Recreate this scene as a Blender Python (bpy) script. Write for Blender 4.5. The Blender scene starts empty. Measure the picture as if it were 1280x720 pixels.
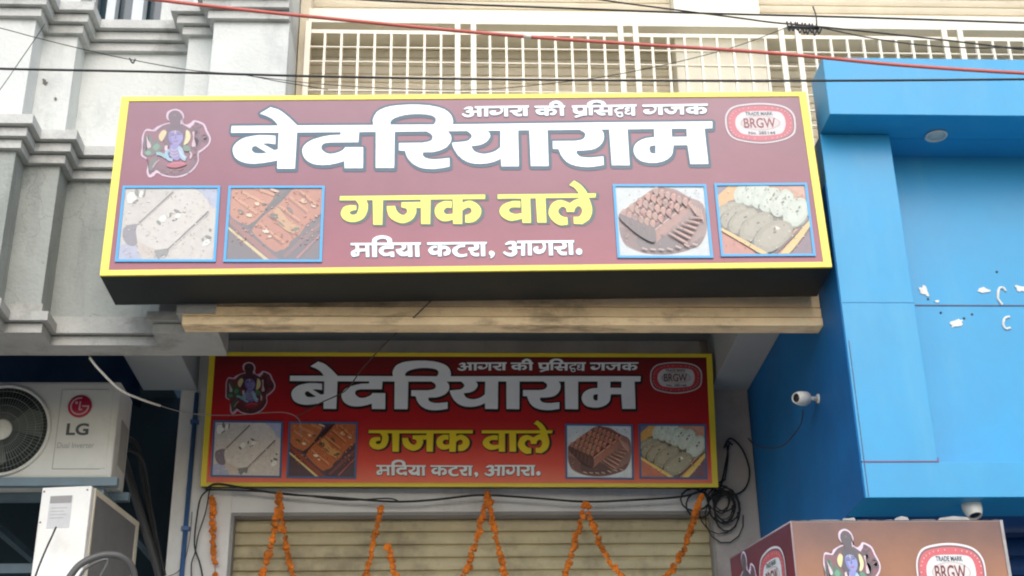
import bpy, bmesh, math, random
from mathutils import Vector, Matrix
random.seed(11)
S = bpy.context.scene
COL = S.collection
R = math.radians

# ------------------------------------------------------------------ camera, sky, sun, exposure
F_PX = 1717.584
CAM_POS = Vector((0.0, 0.0, 1.6))
VP_V = Vector((575 - 640, 360 + 3400, -F_PX)).normalized()      # image of straight up
VP_D = Vector((559 - 640, 360 - 1146, -F_PX)).normalized()      # image of straight into the facade
AX_X = VP_D.cross(VP_V)
CAM_ROT = Matrix((AX_X, VP_D, VP_V))                            # world <- camera
cd = bpy.data.cameras.new('camera'); cam = bpy.data.objects.new('camera', cd); COL.objects.link(cam)
cam.matrix_world = Matrix.Translation(CAM_POS) @ CAM_ROT.to_4x4()
cd.sensor_width = 36.0; cd.lens = 36.0 * F_PX / 1280.0
cd.clip_start = 0.05; cd.clip_end = 400.0
S.camera = cam

SUN_EL, SUN_AZ = R(40), R(-12)          # azimuth measured from straight behind the camera, towards the left
W = bpy.data.worlds.new('World'); S.world = W; W.use_nodes = True
wn = W.node_tree.nodes; wl = W.node_tree.links; wn.clear()
sky = wn.new('ShaderNodeTexSky'); sky.sky_type = 'NISHITA'; sky.sun_disc = False
sky.sun_elevation = SUN_EL; sky.sun_rotation = math.pi - SUN_AZ * -1
sky.air_density = 1.0; sky.dust_density = 2.2; sky.ozone_density = 1.0
bgn = wn.new('ShaderNodeBackground'); bgn.inputs['Strength'].default_value = 0.13
wo = wn.new('ShaderNodeOutputWorld')
wl.new(sky.outputs[0], bgn.inputs[0]); wl.new(bgn.outputs[0], wo.inputs[0])
sd = bpy.data.lights.new('sun', 'SUN'); sun = bpy.data.objects.new('sun', sd); COL.objects.link(sun)
sd.energy = 0.85; sd.angle = R(60); sd.color = (1.0, 0.97, 0.92)
sdir = Vector((math.sin(SUN_AZ) * math.cos(SUN_EL), -math.cos(SUN_AZ) * math.cos(SUN_EL), math.sin(SUN_EL)))
sun.rotation_euler = sdir.to_track_quat('Z', 'Y').to_euler(); sun.location = (-3, -6, 12)
S.view_settings.view_transform = 'Standard'; S.view_settings.look = 'None'
S.view_settings.gamma = 1.0; S.view_settings.use_curve_mapping = False
S.view_settings.exposure = 0.93
S.cycles.filter_width = 2.1
S.cycles.max_bounces = 8; S.cycles.diffuse_bounces = 5; S.cycles.glossy_bounces = 4

# ------------------------------------------------------------------ helpers
def ray(px, py):
    d = CAM_ROT @ Vector((px - 640, 360 - py, -F_PX)); return d
def atY(px, py, Y):
    d = ray(px, py); return CAM_POS + d * (Y / d.y)
def atZ(px, py, Z):
    d = ray(px, py); return CAM_POS + d * ((Z - 1.6) / d.z)
def atX(px, py, X):
    d = ray(px, py); return CAM_POS + d * (X / d.x)
def s2l(c):
    return tuple((v / 12.92 if v <= 0.04045 else ((v + 0.055) / 1.055) ** 2.4) for v in c)

MATS = {}
def mat(name, col, rough=0.6, var=0.12, scale=6.0, bump=0.0, bscale=60.0, spec=0.5, metal=0.0, streak=0.0, hstreak=0.0, grime=None, gscale=1.2, gamt=0.5, coat=0.0, crack=0.0):
    if name in MATS: return MATS[name]
    m = bpy.data.materials.new(name); m.use_nodes = True
    n = m.node_tree.nodes; l = m.node_tree.links
    b = n['Principled BSDF']
    b.inputs['Roughness'].default_value = rough; b.inputs['Metallic'].default_value = metal
    b.inputs['Specular IOR Level'].default_value = spec
    if coat: b.inputs['Coat Weight'].default_value = coat; b.inputs['Coat Roughness'].default_value = 0.15
    tc = n.new('ShaderNodeTexCoord')
    nz = n.new('ShaderNodeTexNoise'); nz.inputs['Scale'].default_value = scale; nz.inputs['Detail'].default_value = 7; nz.inputs['Roughness'].default_value = 0.62
    l.new(tc.outputs['Object'], nz.inputs['Vector'])
    mr = n.new('ShaderNodeMapRange'); mr.inputs[1].default_value = 0.3; mr.inputs[2].default_value = 0.7
    mr.inputs[3].default_value = 1 - var; mr.inputs[4].default_value = 1 + var
    l.new(nz.outputs['Fac'], mr.inputs[0])
    mul = n.new('ShaderNodeMix'); mul.data_type = 'RGBA'; mul.blend_type = 'MULTIPLY'; mul.inputs[0].default_value = 1
    mul.inputs[6].default_value = (*col, 1); l.new(mr.outputs[0], mul.inputs[7])
    out = mul.outputs[2]
    if grime:
        g = n.new('ShaderNodeTexNoise'); g.inputs['Scale'].default_value = gscale; g.inputs['Detail'].default_value = 9; g.inputs['Roughness'].default_value = 0.68
        mp = n.new('ShaderNodeMapping'); mp.inputs['Scale'].default_value = (1 - 0.8 * hstreak, 1, 1 - 0.82 * streak); mp.inputs['Location'].default_value = (3.1, 1.7, 0.4)
        l.new(tc.outputs['Object'], mp.inputs[0]); l.new(mp.outputs[0], g.inputs['Vector'])
        gr = n.new('ShaderNodeMapRange'); gr.inputs[1].default_value = 0.5; gr.inputs[2].default_value = 0.72; gr.inputs[3].default_value = 0; gr.inputs[4].default_value = gamt
        l.new(g.outputs['Fac'], gr.inputs[0])
        mx = n.new('ShaderNodeMix'); mx.data_type = 'RGBA'; l.new(gr.outputs[0], mx.inputs[0]); l.new(out, mx.inputs[6]); mx.inputs[7].default_value = (*grime, 1)
        out = mx.outputs[2]
    if crack:
        nw = n.new('ShaderNodeTexNoise'); nw.inputs['Scale'].default_value = 3; nw.inputs['Detail'].default_value = 5; l.new(tc.outputs['Object'], nw.inputs['Vector'])
        va = n.new('ShaderNodeMixRGB'); va.blend_type = 'ADD'; va.inputs[0].default_value = 0.7; l.new(tc.outputs['Object'], va.inputs[1]); l.new(nw.outputs['Color'], va.inputs[2])
        vo = n.new('ShaderNodeTexVoronoi'); vo.feature = 'DISTANCE_TO_EDGE'; vo.inputs['Scale'].default_value = 1.6; l.new(va.outputs[0], vo.inputs['Vector'])
        cm = n.new('ShaderNodeMapRange'); cm.inputs[1].default_value = 0.0; cm.inputs[2].default_value = 0.009; cm.inputs[3].default_value = crack; cm.inputs[4].default_value = 0; l.new(vo.outputs['Distance'], cm.inputs[0])
        gate = n.new('ShaderNodeMath'); gate.operation = 'MULTIPLY'; l.new(cm.outputs[0], gate.inputs[0]); l.new(mr.outputs[0], gate.inputs[1])
        mc = n.new('ShaderNodeMix'); mc.data_type = 'RGBA'; l.new(gate.outputs[0], mc.inputs[0]); l.new(out, mc.inputs[6]); mc.inputs[7].default_value = (col[0] * 0.3, col[1] * 0.3, col[2] * 0.3, 1)
        out = mc.outputs[2]
    l.new(out, b.inputs['Base Color'])
    rr = n.new('ShaderNodeMapRange'); rr.inputs[3].default_value = max(0.05, rough - 0.1); rr.inputs[4].default_value = min(1, rough + 0.1)
    l.new(nz.outputs['Fac'], rr.inputs[0]); l.new(rr.outputs[0], b.inputs['Roughness'])
    if bump:
        bn = n.new('ShaderNodeTexNoise'); bn.inputs['Scale'].default_value = bscale; bn.inputs['Detail'].default_value = 5
        l.new(tc.outputs['Object'], bn.inputs['Vector'])
        bp = n.new('ShaderNodeBump'); bp.inputs['Strength'].default_value = bump; bp.inputs['Distance'].default_value = 0.01
        l.new(bn.outputs['Fac'], bp.inputs['Height']); l.new(bp.outputs[0], b.inputs['Normal'])
    MATS[name] = m; return m

def print_mat(name, blend_tone=(0.5, 0.45, 0.5), amt=0.0, rough=0.42, spec=0.5, gain=1.0, ripple=0.02):
    """ink on flex vinyl: colour from the printed art ('Col'), mixed towards one tone, faint mottling"""
    if name in MATS: return MATS[name]
    m = bpy.data.materials.new(name); m.use_nodes = True; n = m.node_tree.nodes; l = m.node_tree.links; b = n['Principled BSDF']
    at = n.new('ShaderNodeAttribute'); at.attribute_name = 'Col'
    tc = n.new('ShaderNodeTexCoord')
    nz = n.new('ShaderNodeTexNoise'); nz.inputs['Scale'].default_value = 22; nz.inputs['Detail'].default_value = 8; nz.inputs['Roughness'].default_value = 0.7
    l.new(tc.outputs['Object'], nz.inputs['Vector'])
    mr = n.new('ShaderNodeMapRange'); mr.inputs[1].default_value = 0.3; mr.inputs[2].default_value = 0.7; mr.inputs[3].default_value = 0.86 * gain; mr.inputs[4].default_value = 1.1 * gain
    l.new(nz.outputs['Fac'], mr.inputs[0])
    mul = n.new('ShaderNodeMix'); mul.data_type = 'RGBA'; mul.blend_type = 'MULTIPLY'; mul.inputs[0].default_value = 1
    l.new(at.outputs['Color'], mul.inputs[6]); l.new(mr.outputs[0], mul.inputs[7])
    mx = n.new('ShaderNodeMix'); mx.data_type = 'RGBA'; mx.inputs[0].default_value = amt
    l.new(mul.outputs[2], mx.inputs[6]); mx.inputs[7].default_value = (*blend_tone, 1)
    l.new(mx.outputs[2], b.inputs['Base Color'])
    b.inputs['Roughness'].default_value = rough; b.inputs['Specular IOR Level'].default_value = spec
    n2 = n.new('ShaderNodeTexNoise'); n2.inputs['Scale'].default_value = 2.2; n2.inputs['Detail'].default_value = 3; l.new(tc.outputs['Object'], n2.inputs['Vector'])
    bp = n.new('ShaderNodeBump'); bp.inputs['Strength'].default_value = 0.25; bp.inputs['Distance'].default_value = ripple
    l.new(n2.outputs['Fac'], bp.inputs['Height']); l.new(bp.outputs[0], b.inputs['Normal'])
    MATS[name] = m; return m

def grad_mat(name, stops, z0, z1, rough=0.4, spec=0.5, xvar=0.0, blot=0.1, ripple=0.02):
    """a vertical gradient in the flex colour (object z)"""
    m = bpy.data.materials.new(name); m.use_nodes = True; n = m.node_tree.nodes; l = m.node_tree.links; b = n['Principled BSDF']
    tc = n.new('ShaderNodeTexCoord'); sp = n.new('ShaderNodeSeparateXYZ'); l.new(tc.outputs['Object'], sp.inputs[0])
    nz = n.new('ShaderNodeTexNoise'); nz.inputs['Scale'].default_value = 3.2; nz.inputs['Detail'].default_value = 6; l.new(tc.outputs['Object'], nz.inputs['Vector'])
    a = n.new('ShaderNodeMath'); a.operation = 'MULTIPLY_ADD'; a.inputs[1].default_value = xvar; l.new(nz.outputs['Fac'], a.inputs[0]); l.new(sp.outputs['Z'], a.inputs[2])
    mr = n.new('ShaderNodeMapRange'); mr.inputs[1].default_value = z0 + xvar * 0.5; mr.inputs[2].default_value = z1 + xvar * 0.5; l.new(a.outputs[0], mr.inputs[0])
    cr = n.new('ShaderNodeValToRGB'); e = cr.color_ramp.elements
    while len(e) < len(stops): e.new(0.5)
    for k, (p, c) in enumerate(stops): e[k].position = p; e[k].color = (*c, 1)
    l.new(mr.outputs[0], cr.inputs[0])
    n3 = n.new('ShaderNodeTexNoise'); n3.inputs['Scale'].default_value = 5; n3.inputs['Detail'].default_value = 9; n3.inputs['Roughness'].default_value = 0.65; l.new(tc.outputs['Object'], n3.inputs['Vector'])
    m3 = n.new('ShaderNodeMapRange'); m3.inputs[1].default_value = 0.3; m3.inputs[2].default_value = 0.7; m3.inputs[3].default_value = 1 - blot; m3.inputs[4].default_value = 1 + blot; l.new(n3.outputs['Fac'], m3.inputs[0])
    mul = n.new('ShaderNodeMix'); mul.data_type = 'RGBA'; mul.blend_type = 'MULTIPLY'; mul.inputs[0].default_value = 1
    l.new(cr.outputs[0], mul.inputs[6]); l.new(m3.outputs[0], mul.inputs[7]); l.new(mul.outputs[2], b.inputs['Base Color'])
    b.inputs['Roughness'].default_value = rough; b.inputs['Specular IOR Level'].default_value = spec
    n2 = n.new('ShaderNodeTexNoise'); n2.inputs['Scale'].default_value = 2.2; n2.inputs['Detail'].default_value = 3; l.new(tc.outputs['Object'], n2.inputs['Vector'])
    bp = n.new('ShaderNodeBump'); bp.inputs['Strength'].default_value = 0.25; bp.inputs['Distance'].default_value = ripple
    l.new(n2.outputs['Fac'], bp.inputs['Height']); l.new(bp.outputs[0], b.inputs['Normal'])
    return m

def box(bm, x0, x1, y0, y1, z0, z1, bev=0.0, M=None):
    v = [bm.verts.new((x, y, z)) for x in (x0, x1) for y in (y0, y1) for z in (z0, z1)]
    fs = [bm.faces.new([v[i] for i in q]) for q in ((0, 1, 3, 2), (4, 6, 7, 5), (0, 4, 5, 1), (2, 3, 7, 6), (0, 2, 6, 4), (1, 5, 7, 3))]
    if M is not None:
        for q in v: q.co = M @ q.co
    if bev:
        es = list({e for f in fs for e in f.edges})
        bmesh.ops.bevel(bm, geom=es, offset=bev, segments=2, profile=0.6, affect='EDGES')
    return bm
def prism(bm, pts, y0, y1):
    """x,z outline extruded along y"""
    a = [bm.verts.new((x, y0, z)) for x, z in pts]; b = [bm.verts.new((x, y1, z)) for x, z in pts]
    bm.faces.new(a); bm.faces.new(b[::-1]); k = len(pts)
    for i in range(k): bm.faces.new((a[i], b[i], b[(i + 1) % k], a[(i + 1) % k]))
    return bm
def plan(bm, pts, z0, z1):
    """x,y outline extruded along z"""
    a = [bm.verts.new((x, y, z0)) for x, y in pts]; b = [bm.verts.new((x, y, z1)) for x, y in pts]
    bm.faces.new(a); bm.faces.new(b[::-1]); k = len(pts)
    for i in range(k): bm.faces.new((a[i], b[i], b[(i + 1) % k], a[(i + 1) % k]))
    return bm
def crom(P, n=8):
    P = [Vector(p) for p in P]; o = []
    for i in range(len(P) - 1):
        p0 = P[max(i - 1, 0)]; p1 = P[i]; p2 = P[i + 1]; p3 = P[min(i + 2, len(P) - 1)]
        for k in range(n):
            t = k / n
            o.append(0.5 * ((2 * p1) + (p2 - p0) * t + (2 * p0 - 5 * p1 + 4 * p2 - p3) * t * t + (3 * p1 - p0 - 3 * p2 + p3) * t ** 3))
    o.append(P[-1]); return o
def tube(bm, P, r, seg=8, sm=True, n=8, r2=None):
    P = crom(P, n) if sm and len(P) > 2 else [Vector(p) for p in P]
    rings = []; up = Vector((0.13, 0.21, 0.97)).normalized()
    for i, p in enumerate(P):
        d = (P[min(i + 1, len(P) - 1)] - P[max(i - 1, 0)]).normalized()
        a = d.cross(up)
        if a.length < 1e-3: a = d.cross(Vector((1, 0, 0)))
        a.normalize(); b = d.cross(a)
        rr = r if r2 is None else r + (r2 - r) * i / (len(P) - 1)
        rings.append([bm.verts.new(p + rr * (a * math.cos(2 * math.pi * k / seg) + b * math.sin(2 * math.pi * k / seg))) for k in range(seg)])
    for A, B in zip(rings, rings[1:]):
        for k in range(seg):
            f = bm.faces.new((A[k], A[(k + 1) % seg], B[(k + 1) % seg], B[k])); f.smooth = True
    bm.faces.new(rings[0][::-1]); bm.faces.new(rings[-1]); return bm
def lathe(bm, prof, M=None, seg=24):
    """(r, h) profile turned about local z"""
    rings = []
    for r, h in prof:
        rings.append([bm.verts.new((M or Matrix()) @ Vector((r * math.cos(2 * math.pi * k / seg), r * math.sin(2 * math.pi * k / seg), h))) for k in range(seg)])
    for A, B in zip(rings, rings[1:]):
        for k in range(seg):
            f = bm.faces.new((A[k], A[(k + 1) % seg], B[(k + 1) % seg], B[k])); f.smooth = True
    bm.faces.new(rings[0][::-1]); bm.faces.new(rings[-1]); return bm

def wm(o):
    m = o.matrix_basis.copy()
    return wm(o.parent) @ m if o.parent else m
def thing(name, label, cat, loc=(0, 0, 0), rot=(0, 0, 0), group=None):
    o = bpy.data.objects.new(name, None); COL.objects.link(o); o.empty_display_size = 0.1
    o.location = loc; o.rotation_euler = rot; o['label'] = label; o['category'] = cat
    if group: o['group'] = group
    return o
def obj(name, bm, m, parent=None, world=True, label=None, cat=None, group=None, kind=None, fix=True):
    if fix: bmesh.ops.recalc_face_normals(bm, faces=bm.faces)
    me = bpy.data.meshes.new(name); 
    if parent is not None and world:
        bmesh.ops.transform(bm, matrix=wm(parent).inverted(), verts=bm.verts)
    bm.to_mesh(me); bm.free(); me.materials.append(m)
    o = bpy.data.objects.new(name, me); COL.objects.link(o)
    if parent is not None: o.parent = parent
    if label: o['label'] = label
    if cat: o['category'] = cat
    if group: o['group'] = group
    if kind: o['kind'] = kind
    return o
def NB(): return bmesh.new()
def copy_tree(o, parent=None):
    c = o.copy(); COL.objects.link(c)
    if parent is not None: c.parent = parent
    for ch in list(o.children): copy_tree(ch, c)
    return c

# flat printed art ------------------------------------------------
def art_mesh(name, data, y=-0.001):
    """filled outlines (0.1 mm units, x right, z up) as one flat mesh"""
    cu = bpy.data.curves.new(name, 'CURVE'); cu.dimensions = '2D'; cu.fill_mode = 'BOTH'
    for lp in data:
        pts = [(lp[i] * 1e-4, lp[i + 1] * 1e-4) for i in range(0, len(lp), 2)]
        sp = cu.splines.new('POLY'); sp.points.add(len(pts) - 1); sp.use_cyclic_u = True
        for p, (a, b) in zip(sp.points, pts): p.co = (a, b, 0, 1)
    return curve_to_mesh(name, cu, y)
def curve_to_mesh(name, cu, y, fit=None):
    o = bpy.data.objects.new('tmp', cu); COL.objects.link(o)
    dg = bpy.context.evaluated_depsgraph_get()
    me = bpy.data.meshes.new_from_object(o.evaluated_get(dg)); me.name = name
    bpy.data.objects.remove(o); bpy.data.curves.remove(cu)
    if fit:
        xs = [v.co.x for v in me.vertices]; ys = [v.co.y for v in me.vertices]
        kx = (fit[2] - fit[0]) / (max(xs) - min(xs)); ky = (fit[3] - fit[1]) / (max(ys) - min(ys))
        for v in me.vertices: v.co = (fit[0] + (v.co.x - min(xs)) * kx, fit[1] + (v.co.y - min(ys)) * ky, 0)
    for v in me.vertices: v.co = (v.co.x, y, v.co.y)
    return me
def text_mesh(name, txt, fit, y, bold=0.0, space=1.0):
    cu = bpy.data.curves.new(name, 'FONT'); cu.body = txt; cu.size = 1; cu.offset = bold; cu.space_character = space; cu.fill_mode = 'FRONT'; cu.resolution_u = 4
    return curve_to_mesh(name, cu, y, fit)
def pic_mesh(name, data, y0=-0.001, dy=0.0001, off=(0, 0), k=1.0):
    bm = NB(); lay = bm.loops.layers.float_color.new('Col')
    for r_, g_, b_, ly, pts in data:
        co = [(pts[i] * 2e-4, pts[i + 1] * 2e-4) for i in range(0, len(pts), 2)]
        vs = [bm.verts.new(((a - off[0]) * k, y0 - dy * int(ly), (b - off[1]) * k)) for a, b in co]
        try: f = bm.faces.new(vs)
        except ValueError: continue
        cl = (*s2l((r_ / 255, g_ / 255, b_ / 255)), 1)
        for lp in f.loops: lp[lay] = cl
    bmesh.ops.triangulate(bm, faces=bm.faces)
    for f in bm.faces:
        f.normal_update()
        if f.normal.y > 0: f.normal_flip()
    me = bpy.data.meshes.new(name); bm.to_mesh(me); bm.free(); return me
def put(name, me, m, parent, loc=(0, 0, 0), label=None):
    if len(me.materials) == 0: me.materials.append(m)
    o = bpy.data.objects.new(name, me); COL.objects.link(o); o.parent = parent; o.location = loc
    o.material_slots[0].link = 'OBJECT'; o.material_slots[0].material = m
    if label: o['label'] = label
    return o
def frame_bm(q, w, y0, y1):
    """a border band of width w outside/inside the quad q (x,z corners clockwise from top left)"""
    bm = NB(); c = Vector((sum(p[0] for p in q) / 4, sum(p[1] for p in q) / 4))
    o = [(p[0] + math.copysign(w, p[0] - c.x), p[1] + math.copysign(w, p[1] - c.y)) for p in q]
    for i in range(4):
        j = (i + 1) % 4
        a = [bm.verts.new((p[0], y, p[1])) for y in (y0, y1) for p in (q[i], q[j], o[j], o[i])]
        for f in ((0, 1, 2, 3), (4, 7, 6, 5), (0, 4, 5, 1), (1, 5, 6, 2), (2, 6, 7, 3), (3, 7, 4, 0)): bm.faces.new([a[k] for k in f])
    return bm

ART = {}; PIC = {}; RECT = {}; TXT = {}
ART['title'] = [[-2670,4056,-2242,4050,-1716,4001,-1327,3904,-1036,3779,-869,3649,-785,3546,-718,3435,-669,3287,-646,3162,-642,3097,-664,2961,-654,2953,6195,2994,11254,3000,11219,2629,10855,2617,10863,712,10044,714,10004,1701,9990,1731,9361,1725,9289,1338,9258,1249,9194,1137,9036,990,8905,913,8765,854,8524,797,8224,795,7955,847,7846,892,7750,957,7671,1035,7608,1121,7544,1280,7524,1408,7528,1542,7574,1705,7636,1812,7705,1887,7785,1954,7934,2045,8153,2126,8523,2168,8538,2582,8534,2614,8520,2618,7315,2609,7292,706,7283,677,6488,689,6480,2540,6478,2610,6463,2614,6117,2608,6117,2585,6186,2477,6212,2379,6220,2244,6196,2083,6153,1959,6070,1817,5987,1726,5889,1644,5777,1578,5570,1521,5272,1486,4939,1479,4920,1375,4949,1286,5046,1181,5138,1141,5363,1106,5585,1103,6133,1166,6123,704,5659,620,5356,607,5086,631,4862,677,4641,765,4457,894,4309,1079,4211,1270,4122,1569,3865,1589,3870,2002,4900,2005,5130,2042,5254,2096,5315,2163,5355,2239,5374,2296,5373,2392,5323,2480,5157,2583,5139,2609,3653,2602,3636,738,3627,673,2837,685,2827,2562,2812,2603,2364,2601,2312,2588,2298,784,2288,676,1511,685,1500,1088,1240,957,1085,900,869,849,586,825,317,839,129,884,-62,966,-236,1085,-419,1283,-559,1515,-653,1728,-697,1961,-135,2019,5,2057,100,2122,185,2237,202,2293,197,2362,178,2409,134,2464,-1,2589,-873,2584,-874,2549,-789,2428,-756,2360,-729,2226,-729,2108,-782,1950,-918,1759,-1005,1686,-1124,1614,-1267,1550,-1389,1514,-1577,1467,-2005,1461,-2032,1346,-1994,1259,-1908,1174,-1764,1114,-1581,1085,-1402,1083,-819,1150,-819,696,-1170,617,-1496,583,-1733,586,-1983,615,-2195,688,-2424,838,-2512,920,-2613,1045,-2697,1181,-2743,1282,-2816,1549,-3093,1576,-3095,1970,-2046,1973,-1763,2030,-1638,2090,-1598,2149,-1576,2213,-1571,2287,-1591,2360,-1666,2471,-1821,2557,-1840,2584,-3294,2576,-3295,831,-3304,650,-4120,662,-4144,2542,-4152,2577,-4165,2582,-4903,2577,-4927,2032,-6240,2027,-6426,1991,-6496,1963,-6549,1907,-6575,1840,-6583,1788,-6575,1699,-6511,1594,-6348,1463,-6198,1421,-5985,1442,-5753,1531,-5608,1620,-5502,1770,-4707,1761,-4689,945,-4693,654,-5509,663,-5530,1039,-5822,934,-6170,852,-6515,835,-6782,864,-6947,919,-7102,1004,-7222,1099,-7316,1216,-7369,1327,-7412,1463,-7431,1568,-7431,1694,-7400,1800,-7344,1899,-7206,2049,-7103,2125,-6923,2219,-6542,2344,-6222,2412,-5735,2442,-5735,2567,-5747,2580,-7709,2580,-7718,660,-8507,669,-8521,1272,-8536,1098,-8806,1037,-9170,972,-9499,939,-9729,947,-9902,975,-10118,1051,-10282,1149,-10395,1255,-10478,1400,-10537,1593,-10547,1761,-10502,1918,-10389,2082,-10260,2200,-10125,2286,-9964,2349,-9714,2411,-9422,2452,-9002,2443,-8674,2413,-8647,1961,-8987,2016,-9240,1999,-8698,1644,-8548,1678,-8525,1688,-8521,1733,-8534,2579,-10671,2592,-10681,2637,-10675,2963,-8573,2962,-8735,3202,-8896,3355,-9165,3515,-9443,3623,-8975,3968,-8631,3845,-8441,3716,-8103,3401,-7709,2959,-4394,2952,-4262,2961,-4302,3209,-4253,3407,-4142,3628,-4093,3687,-3978,3782,-3715,3911,-3484,3976,-3142,4023],
[-2380,3534,-2608,3520,-2845,3483,-3080,3419,-3282,3337,-3404,3250,-3486,3145,-3502,3088,-3485,2959,-1524,2951,-1441,3085,-1420,3191,-1439,3310,-1515,3395,-1633,3456,-1829,3502,-2112,3532],
[9677,2624,9337,2618,9321,2175,10013,2177,10038,2617],
[1096,2596,922,2588,1011,2456,1038,2349,1037,2286,983,2149,846,1981,695,1885,528,1821,162,1767,237,1604,294,1512,394,1439,559,1378,702,1354,865,1363,1036,1405,1190,1464,1309,1537,1489,1701,1511,2588],
[8529,1734,8340,1708,8304,1690,8270,1652,8246,1583,8247,1461,8276,1358,8303,1318,8387,1290,8507,1293,8540,1720],
[-9532,1887,-9647,1849,-9674,1815,-9698,1748,-9700,1697,-9669,1617,-9590,1524,-9508,1487,-9424,1474,-9207,1472,-9005,1515]]
ART['yellow'] = [[4747,-89,4964,-253,5063,-348,5207,-550,5278,-689,5305,-773,5694,-776,5655,-984,5355,-991,5436,-1275,5471,-1460,5481,-1623,5454,-1801,5391,-1983,5319,-2100,5235,-2180,5003,-2341,4627,-2309,4635,-1961,4835,-1964,4889,-1944,4950,-1879,5021,-1739,5035,-1643,5023,-1574,4983,-1487,4942,-1443,4905,-1425,4866,-1419,4824,-1433,4744,-1512,4706,-1584,4678,-1713,4347,-1713,4326,-1540,4265,-1465,4206,-1436,4108,-1451,3996,-1572,3969,-1641,3971,-1716,4000,-1801,4054,-1879,4211,-1971,4361,-1983,4361,-2311,4352,-2359,4077,-2391,3978,-2363,3861,-2296,3753,-2205,3644,-2066,3569,-1923,3537,-1783,3553,-1611,3628,-1397,3691,-1297,3754,-1228,3844,-1161,3975,-1110,4140,-1102,4280,-1145,4498,-1264,4693,-1119,4927,-1025,4932,-1001,4922,-987,3428,-992,3428,-2198,3420,-2246,3026,-2237,2998,-996,2748,-996,2748,-2246,2367,-2241,2364,-2053,2354,-2026,2148,-2092,1989,-2121,1888,-2130,1779,-2113,1627,-2040,1546,-1982,1451,-1879,1393,-1769,1367,-1659,1379,-1554,1423,-1449,1500,-1342,1587,-1272,1722,-1202,1937,-1133,2069,-1118,2309,-1140,2300,-1465,2065,-1446,1915,-1456,1867,-1477,1806,-1535,1785,-1583,1797,-1649,1851,-1713,2012,-1782,2126,-1788,2357,-1749,2359,-1006,2028,-994,1308,-1001,1309,-781,4918,-775,4920,-739,4740,-472,4670,-415,4513,-325],
[644,-775,758,-777,748,-1005,-258,-1007,-258,-1196,-129,-1119,25,-1084,148,-1102,344,-1203,477,-1345,526,-1426,564,-1544,568,-1645,547,-1775,511,-1882,457,-1968,319,-2108,218,-2169,109,-2199,-1,-2208,-145,-2190,-138,-1800,-41,-1797,28,-1770,119,-1687,139,-1648,145,-1599,113,-1489,47,-1438,-44,-1437,-163,-1504,-265,-1589,-278,-2264,-676,-2258,-684,-2038,-844,-2095,-975,-2114,-1097,-2113,-1201,-2080,-1287,-2027,-1369,-1953,-1417,-1881,-1453,-1796,-1485,-1670,-1489,-1564,-1458,-1422,-1399,-1308,-1339,-1239,-1239,-1167,-1106,-1107,-1023,-1087,-726,-1105,-736,-1450,-910,-1426,-997,-1456,-1079,-1549,-1089,-1604,-1071,-1669,-1019,-1737,-942,-1776,-855,-1772,-684,-1732,-678,-1293,-687,-1004,-1665,-1011,-1684,-2256,-2079,-2248,-2091,-1287,-2096,-1430,-2302,-1433,-2289,-1569,-2299,-1679,-2363,-1856,-2436,-1977,-2578,-2098,-2752,-2176,-2869,-2196,-2943,-2190,-3052,-2162,-3215,-2090,-3332,-2011,-3421,-1930,-3490,-1835,-3537,-1725,-3589,-1502,-3597,-1323,-3231,-1312,-3174,-1520,-3089,-1658,-2972,-1753,-2891,-1782,-2847,-1782,-2793,-1760,-2723,-1690,-2698,-1639,-2694,-1569,-2714,-1500,-2763,-1445,-2953,-1386,-2953,-1137,-2101,-1125,-2101,-1008,-3769,-1010,-3776,-2265,-4173,-2256,-4216,-1077,-4228,-1008,-4506,-1009,-4438,-1178,-4423,-1248,-4427,-1451,-4451,-1597,-4517,-1784,-4577,-1887,-4656,-1974,-4754,-2039,-4917,-2098,-5055,-2118,-5177,-2106,-5299,-2073,-5401,-2022,-5500,-1931,-5570,-1831,-5608,-1720,-5610,-1650,-5583,-1525,-5541,-1425,-5493,-1357,-5444,-1319,-5369,-1286,-5213,-1256,-4932,-1269,-4926,-1495,-5147,-1544,-5189,-1579,-5214,-1639,-5203,-1679,-5179,-1708,-5107,-1748,-5018,-1744,-4940,-1710,-4887,-1643,-4847,-1516,-4823,-1370,-4826,-1258,-4843,-1195,-4875,-1138,-4975,-1010,-5680,-1005,-5670,-787]]
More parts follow.
